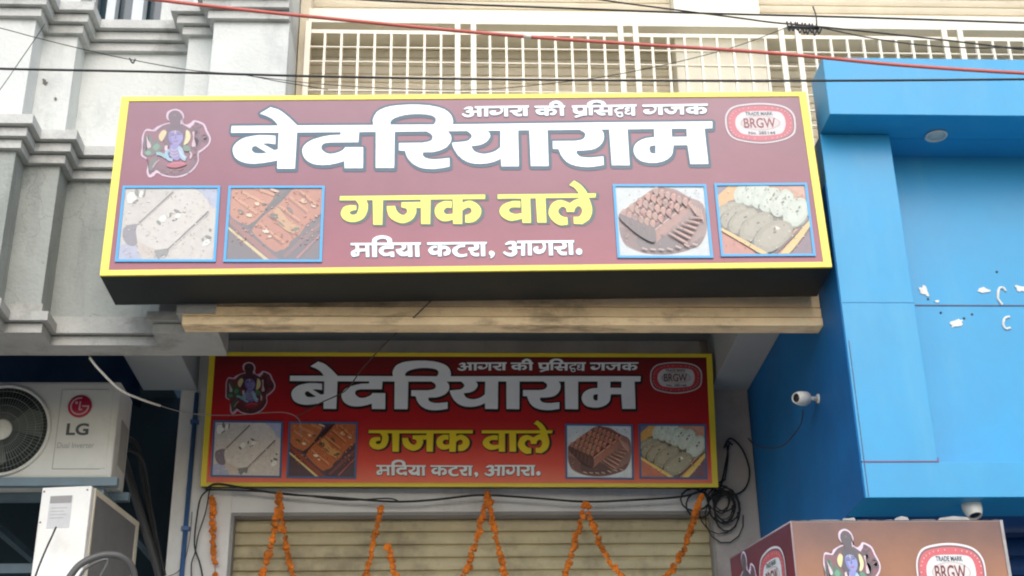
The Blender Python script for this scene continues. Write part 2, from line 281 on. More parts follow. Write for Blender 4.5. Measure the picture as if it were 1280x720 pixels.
ART['address'] = [[-3834,-2797,-3741,-2795,-3641,-2812,-3532,-2844,-3451,-2887,-3409,-2919,-3354,-2993,-3340,-3042,-3338,-3136,-3327,-3163,-2080,-3167,-2098,-3281,-2160,-3284,-2166,-3291,-2139,-3877,-2318,-3874,-2340,-3299,-2350,-3282,-2459,-3285,-2466,-3292,-2449,-3785,-2449,-3868,-2455,-3876,-2631,-3872,-2637,-3797,-2707,-3822,-2792,-3832,-2925,-3824,-3006,-3782,-3104,-3690,-3141,-3622,-3176,-3495,-3012,-3474,-2939,-3446,-2905,-3402,-2899,-3365,-2925,-3310,-2947,-3286,-2962,-3283,-3261,-3279,-3267,-3291,-3268,-3470,-3591,-3467,-3668,-3481,-3700,-3518,-3717,-3571,-3705,-3617,-3659,-3655,-3605,-3673,-3520,-3668,-3390,-3603,-3245,-3606,-3230,-3814,-3230,-3857,-3236,-3865,-3398,-3861,-3409,-3785,-3564,-3821,-3663,-3819,-3705,-3808,-3815,-3734,-3857,-3692,-3896,-3626,-3911,-3558,-3899,-3490,-3855,-3419,-3785,-3358,-3709,-3323,-3650,-3313,-3425,-3315,-3419,-3289,-3434,-3281,-3995,-3280,-3982,-3863,-4184,-3857,-4206,-3288,-4217,-3275,-4325,-3274,-4335,-3281,-4309,-3858,-4455,-3854,-4485,-3447,-4488,-3571,-4741,-3587,-4757,-3756,-4785,-3796,-4842,-3817,-4992,-3840,-5048,-3824,-5077,-3787,-5109,-3707,-5115,-3645,-5107,-3606,-5066,-3547,-4937,-3482,-4915,-3445,-4912,-3387,-4935,-3277,-5135,-3271,-5138,-3160,-4219,-3161,-4194,-2987,-4152,-2927,-4103,-2886,-4025,-2843,-3943,-2814],
[-3794,-2954,-3893,-2983,-3988,-3031,-4015,-3073,-4002,-3158,-3622,-3165,-3526,-3157,-3566,-3035,-3614,-2979,-3699,-2956],
[4399,-3142,4599,-3142,4610,-3150,4595,-3253,4539,-3264,4536,-3810,4534,-3854,4527,-3861,4351,-3855,4345,-3266,4335,-3258,4246,-3261,4269,-3394,4268,-3434,4260,-3466,4233,-3512,4185,-3554,4140,-3573,4002,-3593,3988,-3634,3996,-3654,4017,-3673,4076,-3701,4136,-3712,4252,-3711,4249,-3860,4242,-3872,4050,-3879,3992,-3861,3917,-3803,3864,-3733,3838,-3675,3822,-3593,3716,-3574,3723,-3455,4002,-3447,4059,-3437,4085,-3423,4095,-3372,4086,-3330,4061,-3289,4014,-3259,3716,-3255,3654,-3263,3652,-3827,3650,-3876,3643,-3883,3477,-3877,3477,-3269,3466,-3256,3357,-3255,3338,-3263,3361,-3426,3359,-3486,3331,-3592,3298,-3661,3243,-3725,3187,-3761,3122,-3786,3070,-3796,2997,-3795,2898,-3764,2853,-3722,2820,-3666,2801,-3596,2801,-3558,2817,-3504,2862,-3455,3014,-3421,3037,-3491,2998,-3530,2995,-3544,3003,-3555,3036,-3581,3077,-3594,3143,-3579,3177,-3558,3225,-3496,3239,-3425,3219,-3346,3185,-3263,3172,-3257,2738,-3260,2733,-3770,2730,-3863,2723,-3870,2557,-3864,2567,-3371,2565,-3267,2559,-3259,2467,-3257,2456,-3265,2426,-3880,2265,-3875,2277,-3550,2271,-3538,2059,-3536,2088,-3579,2100,-3637,2098,-3701,2079,-3764,2023,-3831,1978,-3864,1921,-3893,1851,-3912,1753,-3905,1598,-3839,1528,-3780,1478,-3698,1552,-3648,1644,-3716,1717,-3738,1782,-3744,1845,-3727,1893,-3688,1897,-3647,1861,-3594,1824,-3577,1744,-3564,1728,-3548,1731,-3445,1828,-3437,1866,-3425,1898,-3376,1898,-3348,1882,-3317,1849,-3295,1819,-3293,1595,-3339,1586,-3321,1582,-3279,1595,-3263,1700,-3178,1775,-3154,1858,-3145,1958,-3151,1999,-3164,2051,-3200,2076,-3236,2088,-3275,2081,-3338,2058,-3415,2275,-3419,2285,-3411,2293,-3259,2110,-3256,2109,-3151,2117,-3138],
[509,-3174,796,-3179,771,-3274,708,-3291,707,-3864,706,-3878,696,-3881,526,-3875,516,-3293,510,-3281,422,-3283,445,-3392,444,-3436,415,-3512,377,-3554,326,-3584,193,-3604,177,-3640,198,-3674,261,-3716,437,-3721,438,-3865,431,-3877,267,-3885,176,-3853,120,-3809,65,-3739,28,-3590,-26,-3571,-22,-3453,159,-3444,193,-3439,231,-3418,240,-3393,236,-3350,217,-3312,191,-3282,-156,-3282,-163,-3289,-168,-3414,-370,-3433,-443,-3473,-489,-3530,-514,-3596,-503,-3667,-454,-3739,-365,-3773,-244,-3779,-82,-3736,-86,-3869,-315,-3916,-457,-3904,-561,-3863,-617,-3818,-682,-3743,-708,-3694,-722,-3632,-722,-3568,-711,-3526,-693,-3487,-643,-3431,-504,-3342,-457,-3327,-341,-3312,-341,-3285,-1182,-3284,-1183,-3359,-1096,-3338,-1032,-3339,-951,-3372,-878,-3423,-832,-3475,-811,-3520,-796,-3577,-796,-3631,-816,-3717,-829,-3746,-858,-3778,-965,-3827,-1012,-3835,-1049,-3831,-1099,-3813,-1099,-3667,-1088,-3655,-1042,-3649,-1006,-3631,-970,-3578,-979,-3536,-1000,-3505,-1036,-3487,-1079,-3493,-1183,-3531,-1187,-3857,-1190,-3868,-1202,-3869,-1344,-3866,-1347,-3747,-1353,-3740,-1419,-3767,-1496,-3781,-1582,-3780,-1637,-3762,-1674,-3735,-1715,-3687,-1766,-3587,-1766,-3535,-1734,-3473,-1683,-3414,-1637,-3378,-1548,-3342,-1418,-3333,-1403,-3341,-1391,-3444,-1500,-3446,-1534,-3457,-1567,-3493,-1575,-3545,-1543,-3583,-1492,-3604,-1444,-3605,-1350,-3585,-1350,-3286,-1804,-3284,-1815,-3271,-1815,-3177,-1805,-3170],
[-2741,-3281,-2746,-3287,-2726,-3349,-2725,-3387,-2757,-3458,-2828,-3524,-2932,-3560,-2858,-3619,-2823,-3634,-2765,-3625,-2651,-3560,-2662,-3286],
[-4769,-3273,-4776,-3280,-4775,-3319,-4760,-3449,-4489,-3435,-4499,-3278],
[2033,-3437,1998,-3460,1992,-3477,2010,-3505,2031,-3517],
[4780,-3550,4821,-3550,4888,-3582,4920,-3628,4935,-3692,4927,-3750,4901,-3807,4860,-3846,4802,-3865,4751,-3859,4701,-3832,4669,-3786,4654,-3722,4662,-3664,4688,-3606,4730,-3568],
[946,-3616,991,-3615,1059,-3652,1099,-3690,1122,-3752,1107,-3825,1078,-3882,1018,-3947,963,-3978,899,-3958,954,-3902,958,-3884,940,-3855,884,-3805,866,-3743,872,-3695,887,-3657],
[-4925,-3606,-4931,-3613,-4930,-3652,-4921,-3682,-4892,-3699,-4858,-3695,-4848,-3673,-4847,-3611]]
ART['tagline'] = [[5921,4225,6100,4220,6267,4172,6329,4127,6382,4065,6409,4012,6420,3952,7838,3972,7820,3867,7749,3863,7741,3855,7721,3359,7562,3356,7556,3365,7554,3452,7440,3412,7371,3413,7286,3447,7255,3491,7251,3527,7264,3575,7311,3637,7276,3673,7274,3730,7314,3792,7369,3811,7494,3810,7513,3795,7517,3774,7493,3745,7383,3744,7349,3728,7349,3702,7461,3681,7486,3662,7490,3641,7481,3623,7457,3606,7345,3577,7327,3541,7328,3510,7367,3486,7421,3479,7558,3528,7571,3828,7562,3859,7247,3855,7226,3846,7225,3805,7214,3772,7186,3741,7130,3724,7011,3724,6960,3706,6883,3657,6874,3644,6872,3614,6899,3567,7037,3559,7111,3569,7144,3543,7140,3497,7176,3394,7169,3347,7117,3300,7029,3272,6949,3292,6896,3331,6870,3364,6859,3414,6871,3478,6828,3508,6804,3539,6787,3581,6780,3646,6804,3699,6869,3753,6988,3807,7127,3813,7134,3821,7132,3850,6689,3842,6668,3388,6655,3374,6495,3377,6498,3505,6490,3557,6221,3549,6136,3558,6130,3541,6182,3495,6347,3492,6358,3484,6350,3395,6248,3378,6156,3378,6080,3402,5996,3454,5936,3559,5839,3575,5844,3660,6024,3678,6086,3704,6110,3732,6124,3768,6116,3811,6098,3837,5783,3827,5765,3402,5599,3401,5607,3816,5601,3824,5522,3825,5512,3818,5499,3385,5330,3384,4978,3257,4914,3336,4916,3345,5326,3504,5335,3421,5341,3507,5333,3525,5158,3475,5043,3475,4984,3488,4941,3512,4903,3554,4881,3607,4870,3678,4875,3805,4831,3818,4824,3928,5532,3942,5540,4027,5556,4065,5633,4138,5751,4194],
[4087,4210,4172,4212,4290,4166,4381,4089,4459,3946,4528,3939,4505,3837,4451,3825,4446,3383,4267,3387,4265,3826,4259,3834,3740,3829,3744,3752,3878,3782,3942,3782,4042,3736,4104,3670,4122,3596,4105,3536,4047,3464,3978,3425,3928,3418,3808,3435,3814,3522,3919,3546,3948,3578,3954,3602,3941,3638,3896,3671,3847,3665,3743,3623,3737,3401,3729,3387,3569,3390,3566,3462,3436,3433,3318,3446,3223,3491,3173,3551,3151,3610,3147,3664,3155,3688,3194,3732,3260,3764,3333,3775,3554,3774,3568,3760,3568,3826,3552,3835,3114,3833,3103,3863,3104,3930,3791,3938,3798,3946,3803,4039,3842,4095,3959,4174],
[5945,4099,5880,4087,5820,4058,5788,4022,5753,3947,6192,3948,6216,3957,6196,4014,6176,4039,6131,4067,6033,4098],
[4079,4057,4029,4044,4005,4022,3986,3977,3982,3938,4249,3943,4239,3971,4187,4028,4142,4050],
[10991,3981,11141,3981,11122,3873,10670,3868,10661,3850,10658,3761,10677,3759,10813,3801,10877,3794,10952,3764,11022,3713,11046,3673,11060,3607,11038,3550,10989,3492,10926,3452,10860,3435,10720,3430,10714,3444,10724,3536,10839,3561,10861,3582,10873,3619,10857,3662,10817,3690,10786,3689,10685,3656,10652,3638,10641,3411,10628,3398,10472,3400,10465,3463,10353,3444,10229,3457,10150,3499,10111,3557,10097,3643,10118,3695,10161,3742,10196,3764,10279,3788,10460,3785,10461,3694,10333,3692,10297,3672,10274,3636,10297,3586,10327,3567,10405,3566,10465,3578,10477,3834,10473,3860,10459,3865,10006,3856,9975,3411,9966,3392,9803,3398,9813,3661,9805,3697,9726,3698,9690,3684,9670,3661,9636,3548,9598,3505,9493,3437,9433,3419,9345,3419,9255,3448,9173,3512,9114,3574,9086,3719,9242,3729,9268,3645,9293,3611,9353,3569,9429,3551,9524,3598,9538,3615,9541,3636,9526,3675,9501,3699,9409,3722,9419,3810,9810,3826,9819,3850,9809,3859,9016,3847,9005,3757,8999,3424,8995,3393,8984,3389,8798,3395,8815,3835,8809,3844,8730,3844,8724,3837,8735,3759,8718,3666,8683,3585,8629,3522,8571,3483,8462,3438,8402,3426,8254,3433,8171,3470,8118,3545,8111,3602,8151,3658,8193,3681,8249,3693,8424,3691,8365,3615,8408,3571,8453,3559,8557,3592,8614,3627,8645,3689,8642,3729,8626,3762,8556,3845,8093,3840,8086,3936,8095,3949,8253,3954],
[2700,3955,2845,3956,2856,3947,2843,3850,2782,3846,2775,3837,2773,3491,2770,3387,2762,3379,2574,3384,2571,3833,2560,3842,2505,3840,2527,3761,2527,3730,2509,3683,2483,3653,2396,3602,2254,3571,2300,3517,2353,3492,2517,3494,2516,3390,2422,3370,2326,3371,2206,3418,2127,3477,2063,3578,1973,3598,1974,3678,1981,3686,2252,3702,2347,3720,2360,3737,2360,3777,2334,3822,2302,3839,1875,3835,1875,3426,1873,3366,1866,3358,1710,3364,1713,3747,1710,3824,1699,3832,1642,3828,1662,3736,1660,3693,1636,3616,1586,3547,1492,3488,1400,3456,1309,3439,1181,3441,1097,3477,1035,3555,1030,3598,1047,3639,1071,3665,1117,3688,1346,3691,1350,3686,1295,3615,1362,3571,1430,3582,1503,3616,1557,3679,1565,3709,1560,3736,1519,3801,1478,3834,969,3825,966,3384,959,3366,789,3371,795,3809,788,3822,649,3819,660,3409,652,3368,480,3371,474,3580,467,3588,313,3588,322,3505,301,3453,257,3407,202,3374,107,3345,16,3340,-111,3370,-155,3399,-249,3499,-184,3554,-27,3468,22,3455,99,3467,134,3495,144,3533,125,3570,73,3586,-18,3593,-47,3607,-43,3690,56,3709,93,3729,95,3753,76,3790,26,3801,-132,3760,-158,3789,-31,3887,68,3916,191,3914,237,3892,263,3863,284,3792,239,3724,232,3691,460,3688,471,3696,472,3815,371,3822,348,3924,353,3931],
[6330,3841,6268,3832,6281,3755,6265,3660,6450,3663,6502,3672,6505,3838],
[5179,3822,5071,3813,5070,3694,5083,3652,5101,3629,5142,3608,5182,3607,5342,3650,5350,3757,5344,3819],
[3427,3681,3378,3668,3338,3637,3335,3608,3361,3580,3395,3566,3464,3565,3567,3580,3563,3673],
[7078,3480,6940,3470,6930,3435,6933,3392,6957,3367,7010,3339,7046,3339,7093,3361,7106,3375,7107,3394]]
ART['title_edge'] = [[-2671,4177,-2243,4171,-1716,4123,-1409,4053,-1058,3922,-825,3761,-655,3548,-560,3367,-489,3071,6201,3114,11296,3115,11341,3082,11401,2963,11350,2516,11266,2437,10995,2419,10995,611,10943,536,10875,513,10072,521,10006,544,9940,707,9906,1534,9552,1536,9476,1527,9417,1219,9345,1054,9284,968,9071,787,8815,668,8547,606,8328,597,8035,638,7854,699,7703,798,7571,948,7511,1056,7444,1258,7432,625,7413,557,7374,510,7302,486,6488,501,6427,554,6387,695,6379,2389,6355,2414,6340,2407,6360,2130,6299,1883,6190,1681,6037,1519,5849,1397,5701,1349,5413,1303,5099,1287,5220,1241,5373,1223,5732,1230,6132,1284,6211,1246,6263,1168,6278,1094,6266,648,6241,566,6160,510,5686,430,5382,417,5041,452,4796,514,4571,618,4405,747,4249,947,4159,1116,4068,1381,3855,1404,3808,1449,3790,1502,3776,621,3763,560,3725,508,3647,482,2877,490,2811,513,2778,553,2737,690,2715,2403,2457,2397,2437,624,2412,540,2318,486,1515,501,1455,550,1419,637,1404,819,1054,690,776,644,395,643,105,710,-163,844,-347,998,-551,1271,-746,1675,-934,1498,-1204,1363,-1541,1275,-1850,1270,-1737,1225,-1572,1201,-1280,1209,-826,1268,-768,1251,-676,1110,-675,646,-695,560,-773,504,-1134,428,-1460,394,-1839,409,-2093,465,-2335,588,-2535,754,-2750,1049,-2872,1365,-3079,1387,-3148,1447,-3154,593,-3199,486,-3270,461,-4106,476,-4170,528,-4219,667,-4251,2384,-4766,2374,-4776,1974,-4802,1884,-4656,1860,-4580,1766,-4558,1689,-4543,597,-4561,522,-4623,471,-5495,480,-5558,529,-5598,616,-5617,797,-6128,663,-6477,646,-6850,703,-6993,764,-7179,881,-7335,1043,-7456,1281,-7528,1564,-7519,1764,-7417,1982,-7259,2151,-7081,2273,-6827,2386,-7563,2383,-7569,650,-7582,541,-7632,483,-8503,491,-8554,537,-8601,641,-8612,880,-9374,755,-9611,752,-9904,798,-10115,874,-10321,1002,-10481,1185,-10586,1410,-10647,1716,-10604,1947,-10459,2170,-10316,2302,-10164,2397,-10619,2398,-10692,2426,-10777,2601,-10768,3013,-10729,3069,-10673,3086,-8800,3082,-8909,3182,-9086,3292,-9451,3445,-9538,3595,-9538,3675,-9502,3730,-9021,4078,-8950,4084,-8716,4004,-8439,3853,-8039,3487,-7673,3077,-4396,3071,-4389,3306,-4312,3541,-4214,3713,-4030,3886,-3853,3984,-3513,4092],
[-2343,3337,-2661,3312,-2892,3264,-3177,3163,-3304,3076,-1574,3071,-1527,3151,-1522,3206,-1624,3265,-1979,3329],
[9698,2428,9476,2423,9471,2290,9919,2300,9922,2424],
[8294,2424,7461,2419,7444,1641,7489,1762,7568,1894,7793,2091,8055,2218,8425,2278,8426,2421],
[5048,2414,3802,2409,3793,2079,3882,2122,4901,2124,5108,2155,5218,2210,5273,2317,5120,2413],
[1165,2400,1183,2268,1161,2129,1079,1971,964,1832,729,1685,374,1589,462,1533,614,1483,867,1480,1151,1571,1392,1759,1407,2394],
[-130,2395,-633,2388,-583,2097,-138,2138,3,2185,95,2302,-5,2393],
[-2034,2391,-3146,2385,-3153,2073,-3089,2089,-2056,2090,-1790,2143,-1695,2189,-1670,2251,-1686,2297,-1850,2388],
[-5965,1838,-6194,1835,-6375,1798,-6421,1770,-6435,1671,-6336,1582,-6242,1544,-6073,1542,-5932,1579,-5687,1700,-5599,1832]]
ART['yellow_edge'] = [[4749,-47,4895,-91,5172,-318,5334,-526,5442,-733,5692,-732,5788,-755,5851,-800,5823,-1000,5795,-1064,5530,-1080,5602,-1344,5639,-1600,5624,-1788,5543,-2046,5417,-2221,5136,-2424,4669,-2409,4634,-2388,4592,-2313,4606,-1942,4643,-1917,4837,-1924,4899,-1887,4997,-1694,4992,-1593,4950,-1524,4873,-1612,4837,-1772,4794,-1801,4365,-1800,4312,-1725,4299,-1569,4254,-1535,4214,-1554,4147,-1638,4129,-1754,4194,-1883,4270,-1936,4436,-1956,4514,-2002,4517,-2389,4489,-2441,4166,-2483,3996,-2450,3774,-2293,3587,-2044,3584,-2281,3557,-2328,3045,-2324,2990,-2233,2964,-1088,2908,-1100,2910,-2237,2903,-2307,2882,-2329,2403,-2333,2337,-2264,2320,-2163,2071,-2213,1925,-2221,1799,-2199,1644,-2125,1531,-2037,1422,-1901,1362,-1784,1332,-1659,1339,-1574,1377,-1462,1454,-1339,1540,-1258,1661,-1188,1932,-1093,1325,-1088,1266,-993,1270,-787,1293,-746,4862,-732,4759,-560,4530,-415,4477,-325,4521,-256],
[644,-733,828,-749,910,-793,914,-1035,894,-1084,287,-1100,495,-1215,681,-1448,722,-1587,726,-1692,664,-1945,519,-2133,379,-2240,151,-2295,-107,-2282,-123,-2329,-161,-2351,-633,-2350,-705,-2281,-717,-2180,-1054,-2204,-1180,-2166,-1309,-2077,-1424,-1940,-1514,-1706,-1531,-2324,-1649,-2348,-2055,-2336,-2115,-2243,-2133,-1523,-2131,-1667,-2166,-1813,-2250,-1992,-2332,-2097,-2560,-2239,-2698,-2278,-2833,-2287,-2959,-2269,-3121,-2212,-3362,-2051,-3531,-1831,-3612,-1568,-3620,-2330,-3739,-2356,-4148,-2344,-4209,-2251,-4257,-1100,-4327,-1102,-4270,-1256,-4262,-1387,-4281,-1579,-4329,-1766,-4398,-1909,-4491,-2029,-4682,-2150,-4844,-2196,-5026,-2209,-5161,-2192,-5323,-2139,-5424,-2070,-5527,-1953,-5595,-1856,-5643,-1720,-5638,-1595,-5610,-1499,-5539,-1354,-5470,-1290,-5370,-1245,-5219,-1216,-4866,-1232,-4955,-1102,-5658,-1090,-5719,-988,-5711,-789,-5671,-746],
[4440,-1080,4257,-1085,4515,-1198,4676,-1085],
[3757,-1082,3587,-1089,3585,-1400,3730,-1200,3917,-1086],
[-1500,-1097,-1509,-1476,-1423,-1279,-1343,-1193,-1200,-1103],
[-3228,-1097,-3609,-1098,-3613,-1282,-3239,-1270,-3095,-1314,-3070,-1347,-3021,-1542,-2969,-1637,-2860,-1741,-2789,-1710,-2733,-1633,-2734,-1544,-2923,-1480,-2980,-1412,-2992,-1148,-2973,-1102],
[2054,-1538,1975,-1581,1945,-1623,1951,-1671,1988,-1715,2049,-1746,2123,-1748,2323,-1714,2322,-1563],
[69,-1529,-103,-1647,-105,-1754,-11,-1749,91,-1664,105,-1564],
[-831,-1523,-886,-1556,-925,-1612,-924,-1675,-884,-1735,-716,-1695,-716,-1549]]
ART['address_edge'] = [[-3825,-2782,-3632,-2797,-3432,-2875,-3328,-2983,-3297,-3149,-2055,-3159,-2043,-3188,-2066,-3308,-2131,-3336,-2110,-3910,-2144,-3925,-2304,-3922,-2330,-3907,-2357,-3338,-2372,-3330,-2431,-3337,-2414,-3879,-2423,-3908,-2446,-3920,-2622,-3917,-2645,-3902,-2658,-3854,-2783,-3876,-2916,-3868,-3010,-3821,-3117,-3719,-3154,-3651,-3190,-3495,-2945,-3438,-2916,-3380,-2962,-3327,-3229,-3325,-3230,-3479,-3259,-3514,-3582,-3511,-3645,-3521,-3669,-3548,-3675,-3618,-3596,-3658,-3512,-3654,-3382,-3588,-3220,-3598,-3207,-3627,-3195,-3868,-3223,-3908,-3389,-3906,-3412,-3892,-3422,-3835,-3555,-3865,-3679,-3858,-3748,-3827,-3852,-3741,-3900,-3676,-3922,-3611,-3920,-3515,-3864,-3413,-3753,-3321,-3962,-3327,-3944,-3867,-3960,-3903,-4165,-3906,-4195,-3890,-4233,-3320,-4295,-3326,-4272,-3858,-4284,-3896,-4464,-3889,-4487,-3654,-4503,-3616,-4708,-3630,-4726,-3786,-4765,-3837,-4983,-3884,-5051,-3863,-5111,-3766,-5131,-3698,-5128,-3636,-5071,-3537,-4937,-3468,-4928,-3402,-4947,-3321,-5146,-3304,-5158,-3186,-5146,-3152,-4233,-3146,-4207,-2987,-4135,-2897,-4030,-2833],
[-3785,-2999,-3963,-3069,-3980,-3093,-3970,-3142,-3552,-3142,-3579,-3064,-3618,-3019],
[4409,-3127,4613,-3127,4644,-3161,4625,-3283,4577,-3309,4568,-3865,4558,-3894,4533,-3906,4364,-3903,4337,-3885,4328,-3355,4315,-3303,4285,-3305,4302,-3454,4259,-3548,4187,-3603,4024,-3645,4107,-3691,4282,-3707,4283,-3880,4249,-3917,4057,-3924,3986,-3901,3911,-3843,3849,-3763,3810,-3635,3701,-3604,3701,-3476,3718,-3445,4071,-3421,4071,-3359,4017,-3304,3691,-3308,3685,-3887,3675,-3916,3650,-3928,3489,-3926,3462,-3907,3451,-3301,3376,-3303,3393,-3501,3327,-3691,3231,-3788,3073,-3841,2935,-3823,2860,-3776,2799,-3679,2784,-3573,2804,-3504,2858,-3445,3023,-3406,3050,-3423,3072,-3507,3040,-3557,3100,-3579,3159,-3557,3198,-3521,3220,-3469,3216,-3411,3176,-3306,2774,-3303,2765,-3874,2755,-3903,2730,-3915,2570,-3913,2543,-3894,2540,-3304,2490,-3310,2464,-3884,2446,-3920,2282,-3924,2252,-3908,2252,-3583,2123,-3582,2133,-3716,2098,-3812,1999,-3904,1859,-3957,1760,-3950,1589,-3876,1512,-3807,1460,-3712,1476,-3683,1559,-3633,1663,-3705,1726,-3723,1825,-3724,1879,-3690,1856,-3634,1725,-3599,1710,-3567,1720,-3441,1862,-3415,1880,-3386,1869,-3350,1823,-3338,1603,-3384,1579,-3372,1568,-3336,1565,-3293,1588,-3255,1696,-3168,1784,-3139,1967,-3136,2088,-3205,2099,-3138,2130,-3123],
[518,-3159,800,-3160,831,-3194,801,-3304,743,-3336,742,-3884,732,-3914,708,-3926,539,-3923,512,-3905,491,-3325,465,-3328,479,-3451,443,-3545,363,-3618,213,-3655,270,-3702,464,-3716,473,-3881,459,-3915,279,-3930,172,-3893,60,-3783,18,-3631,-38,-3604,-34,-3449,215,-3419,222,-3384,195,-3331,-118,-3327,-143,-3452,-393,-3492,-459,-3560,-479,-3645,-432,-3730,-356,-3758,-231,-3765,-62,-3724,-47,-3755,-53,-3897,-242,-3951,-376,-3960,-487,-3937,-602,-3875,-695,-3773,-739,-3656,-734,-3559,-689,-3463,-503,-3327,-995,-3330,-856,-3413,-792,-3494,-762,-3588,-762,-3646,-799,-3776,-852,-3829,-956,-3872,-1037,-3876,-1104,-3853,-1117,-3819,-1112,-3662,-1016,-3625,-987,-3584,-1020,-3533,-1070,-3537,-1151,-3572,-1159,-3899,-1185,-3913,-1328,-3912,-1359,-3893,-1367,-3795,-1453,-3821,-1574,-3824,-1647,-3798,-1728,-3717,-1783,-3602,-1778,-3531,-1687,-3404,-1570,-3334,-1800,-3328,-1832,-3290,-1832,-3188,-1800,-3155],
[2130,-3303,2106,-3400,2267,-3400,2272,-3306],
[-2697,-3326,-2690,-3402,-2714,-3469,-2784,-3549,-2861,-3592,-2790,-3620,-2668,-3559,-2674,-3344],
[-4734,-3318,-4726,-3435,-4506,-3420,-4515,-3322],
[4790,-3536,4848,-3540,4910,-3572,4951,-3628,4970,-3707,4928,-3840,4879,-3885,4809,-3910,4693,-3869,4655,-3815,4636,-3737,4675,-3606,4726,-3558],
[-1365,-3487,-1512,-3497,-1541,-3556,-1483,-3589,-1367,-3575],
[955,-3601,1000,-3601,1093,-3653,1142,-3710,1156,-3767,1108,-3912,1039,-3987,971,-4023,886,-3987,886,-3953,939,-3902,871,-3834,848,-3758,874,-3657]]
ART['tagline_edge'] = [[5931,4241,6110,4237,6291,4183,6375,4116,6458,3968,7863,3984,7877,3949,7850,3833,7780,3805,7751,3325,7721,3305,7568,3307,7542,3323,7536,3392,7377,3363,7258,3422,7231,3510,7273,3615,7253,3709,7307,3800,7294,3806,7261,3801,7242,3735,7207,3697,7137,3674,7017,3674,6910,3616,6928,3577,7122,3585,7177,3543,7213,3372,7199,3313,7141,3258,7067,3229,6972,3235,6886,3290,6851,3338,6844,3444,6771,3548,6760,3624,6780,3682,6917,3797,6720,3789,6703,3366,6670,3326,6484,3335,6468,3508,6385,3500,6390,3390,6374,3352,6162,3329,5992,3408,5926,3511,5829,3533,5817,3571,5834,3668,6057,3700,6102,3743,6090,3782,5818,3777,5794,3365,5766,3349,5609,3350,5577,3392,5586,3766,5561,3775,5549,3761,5539,3386,5526,3345,5337,3334,4971,3213,4896,3306,4898,3344,5077,3423,4961,3451,4888,3521,4854,3624,4853,3759,4811,3801,4802,3905,4814,3936,5510,3959,5544,4069,5632,4151,5761,4211],
[4097,4227,4182,4229,4314,4177,4398,4108,4484,3964,4559,3943,4536,3803,4486,3775,4488,3405,4471,3340,4284,3333,4253,3350,4238,3785,4008,3779,4095,3722,4134,3673,4158,3579,4122,3480,4069,3420,3986,3375,3821,3381,3793,3401,3801,3526,3929,3567,3928,3601,3899,3622,3778,3584,3772,3379,3736,3338,3577,3340,3553,3356,3541,3404,3439,3384,3307,3402,3214,3449,3159,3518,3127,3620,3140,3685,3187,3740,3263,3779,3101,3791,3081,3902,3097,3940,3769,3955,3794,4051,3861,4128,3955,4185],
[5952,4049,5843,4016,5809,3963,6184,3968,6107,4030],
[11001,3997,11149,3999,11180,3961,11142,3828,10871,3815,10977,3775,11064,3702,11095,3590,11070,3520,11011,3450,10945,3407,10721,3381,10694,3422,10711,3541,10829,3569,10853,3602,10813,3640,10704,3612,10685,3594,10675,3385,10633,3348,10476,3350,10443,3410,10358,3394,10234,3408,10142,3454,10094,3524,10078,3631,10104,3695,10157,3753,10286,3805,10440,3815,10039,3805,10010,3384,9971,3342,9789,3357,9787,3648,9707,3637,9661,3508,9509,3391,9351,3369,9220,3421,9098,3537,9068,3716,9100,3736,9253,3745,9280,3724,9317,3621,9377,3580,9444,3569,9520,3618,9487,3659,9396,3682,9389,3801,9047,3794,9033,3386,8998,3340,8809,3341,8783,3357,8787,3794,8767,3790,8768,3709,8735,3595,8649,3477,8468,3389,8260,3384,8163,3426,8100,3515,8091,3585,8147,3669,8259,3709,8435,3707,8461,3672,8413,3601,8463,3576,8606,3636,8622,3707,8558,3795,8098,3790,8074,3809,8067,3919,8101,3965,8263,3971],
[2709,3971,2859,3972,2892,3931,2873,3813,2810,3787,2806,3370,2770,3329,2587,3331,2551,3366,2495,3331,2330,3323,2142,3414,2058,3531,1966,3552,1953,3596,1969,3695,2335,3729,2337,3766,2305,3789,1915,3785,1910,3350,1874,3309,1724,3310,1697,3327,1690,3647,1665,3579,1606,3500,1445,3417,1321,3390,1189,3391,1073,3449,1011,3560,1031,3635,1064,3674,1158,3709,1355,3708,1387,3672,1345,3604,1421,3593,1498,3628,1545,3683,1522,3745,1481,3784,1005,3775,1002,3357,967,3316,803,3318,776,3334,769,3773,684,3765,696,3365,664,3320,469,3331,448,3539,363,3538,339,3429,276,3361,165,3307,65,3291,-119,3328,-267,3483,-250,3520,-178,3570,0,3478,54,3472,121,3495,113,3530,-36,3550,-65,3586,-56,3694,65,3725,68,3748,-126,3710,-177,3772,-155,3810,-60,3883,78,3933,197,3932,265,3898,321,3785,288,3707,442,3704,451,3769,380,3772,351,3799,329,3911,363,3947],
[6337,3791,6312,3782,6313,3677,6485,3689,6483,3788],
[5186,3772,5106,3763,5106,3677,5127,3638,5193,3623,5325,3660,5323,3770],
[7546,3727,7491,3691,7526,3634,7510,3586,7377,3537,7366,3510,7432,3495,7542,3537],
[2552,3666,2474,3585,2322,3530,2367,3508,2550,3498]]
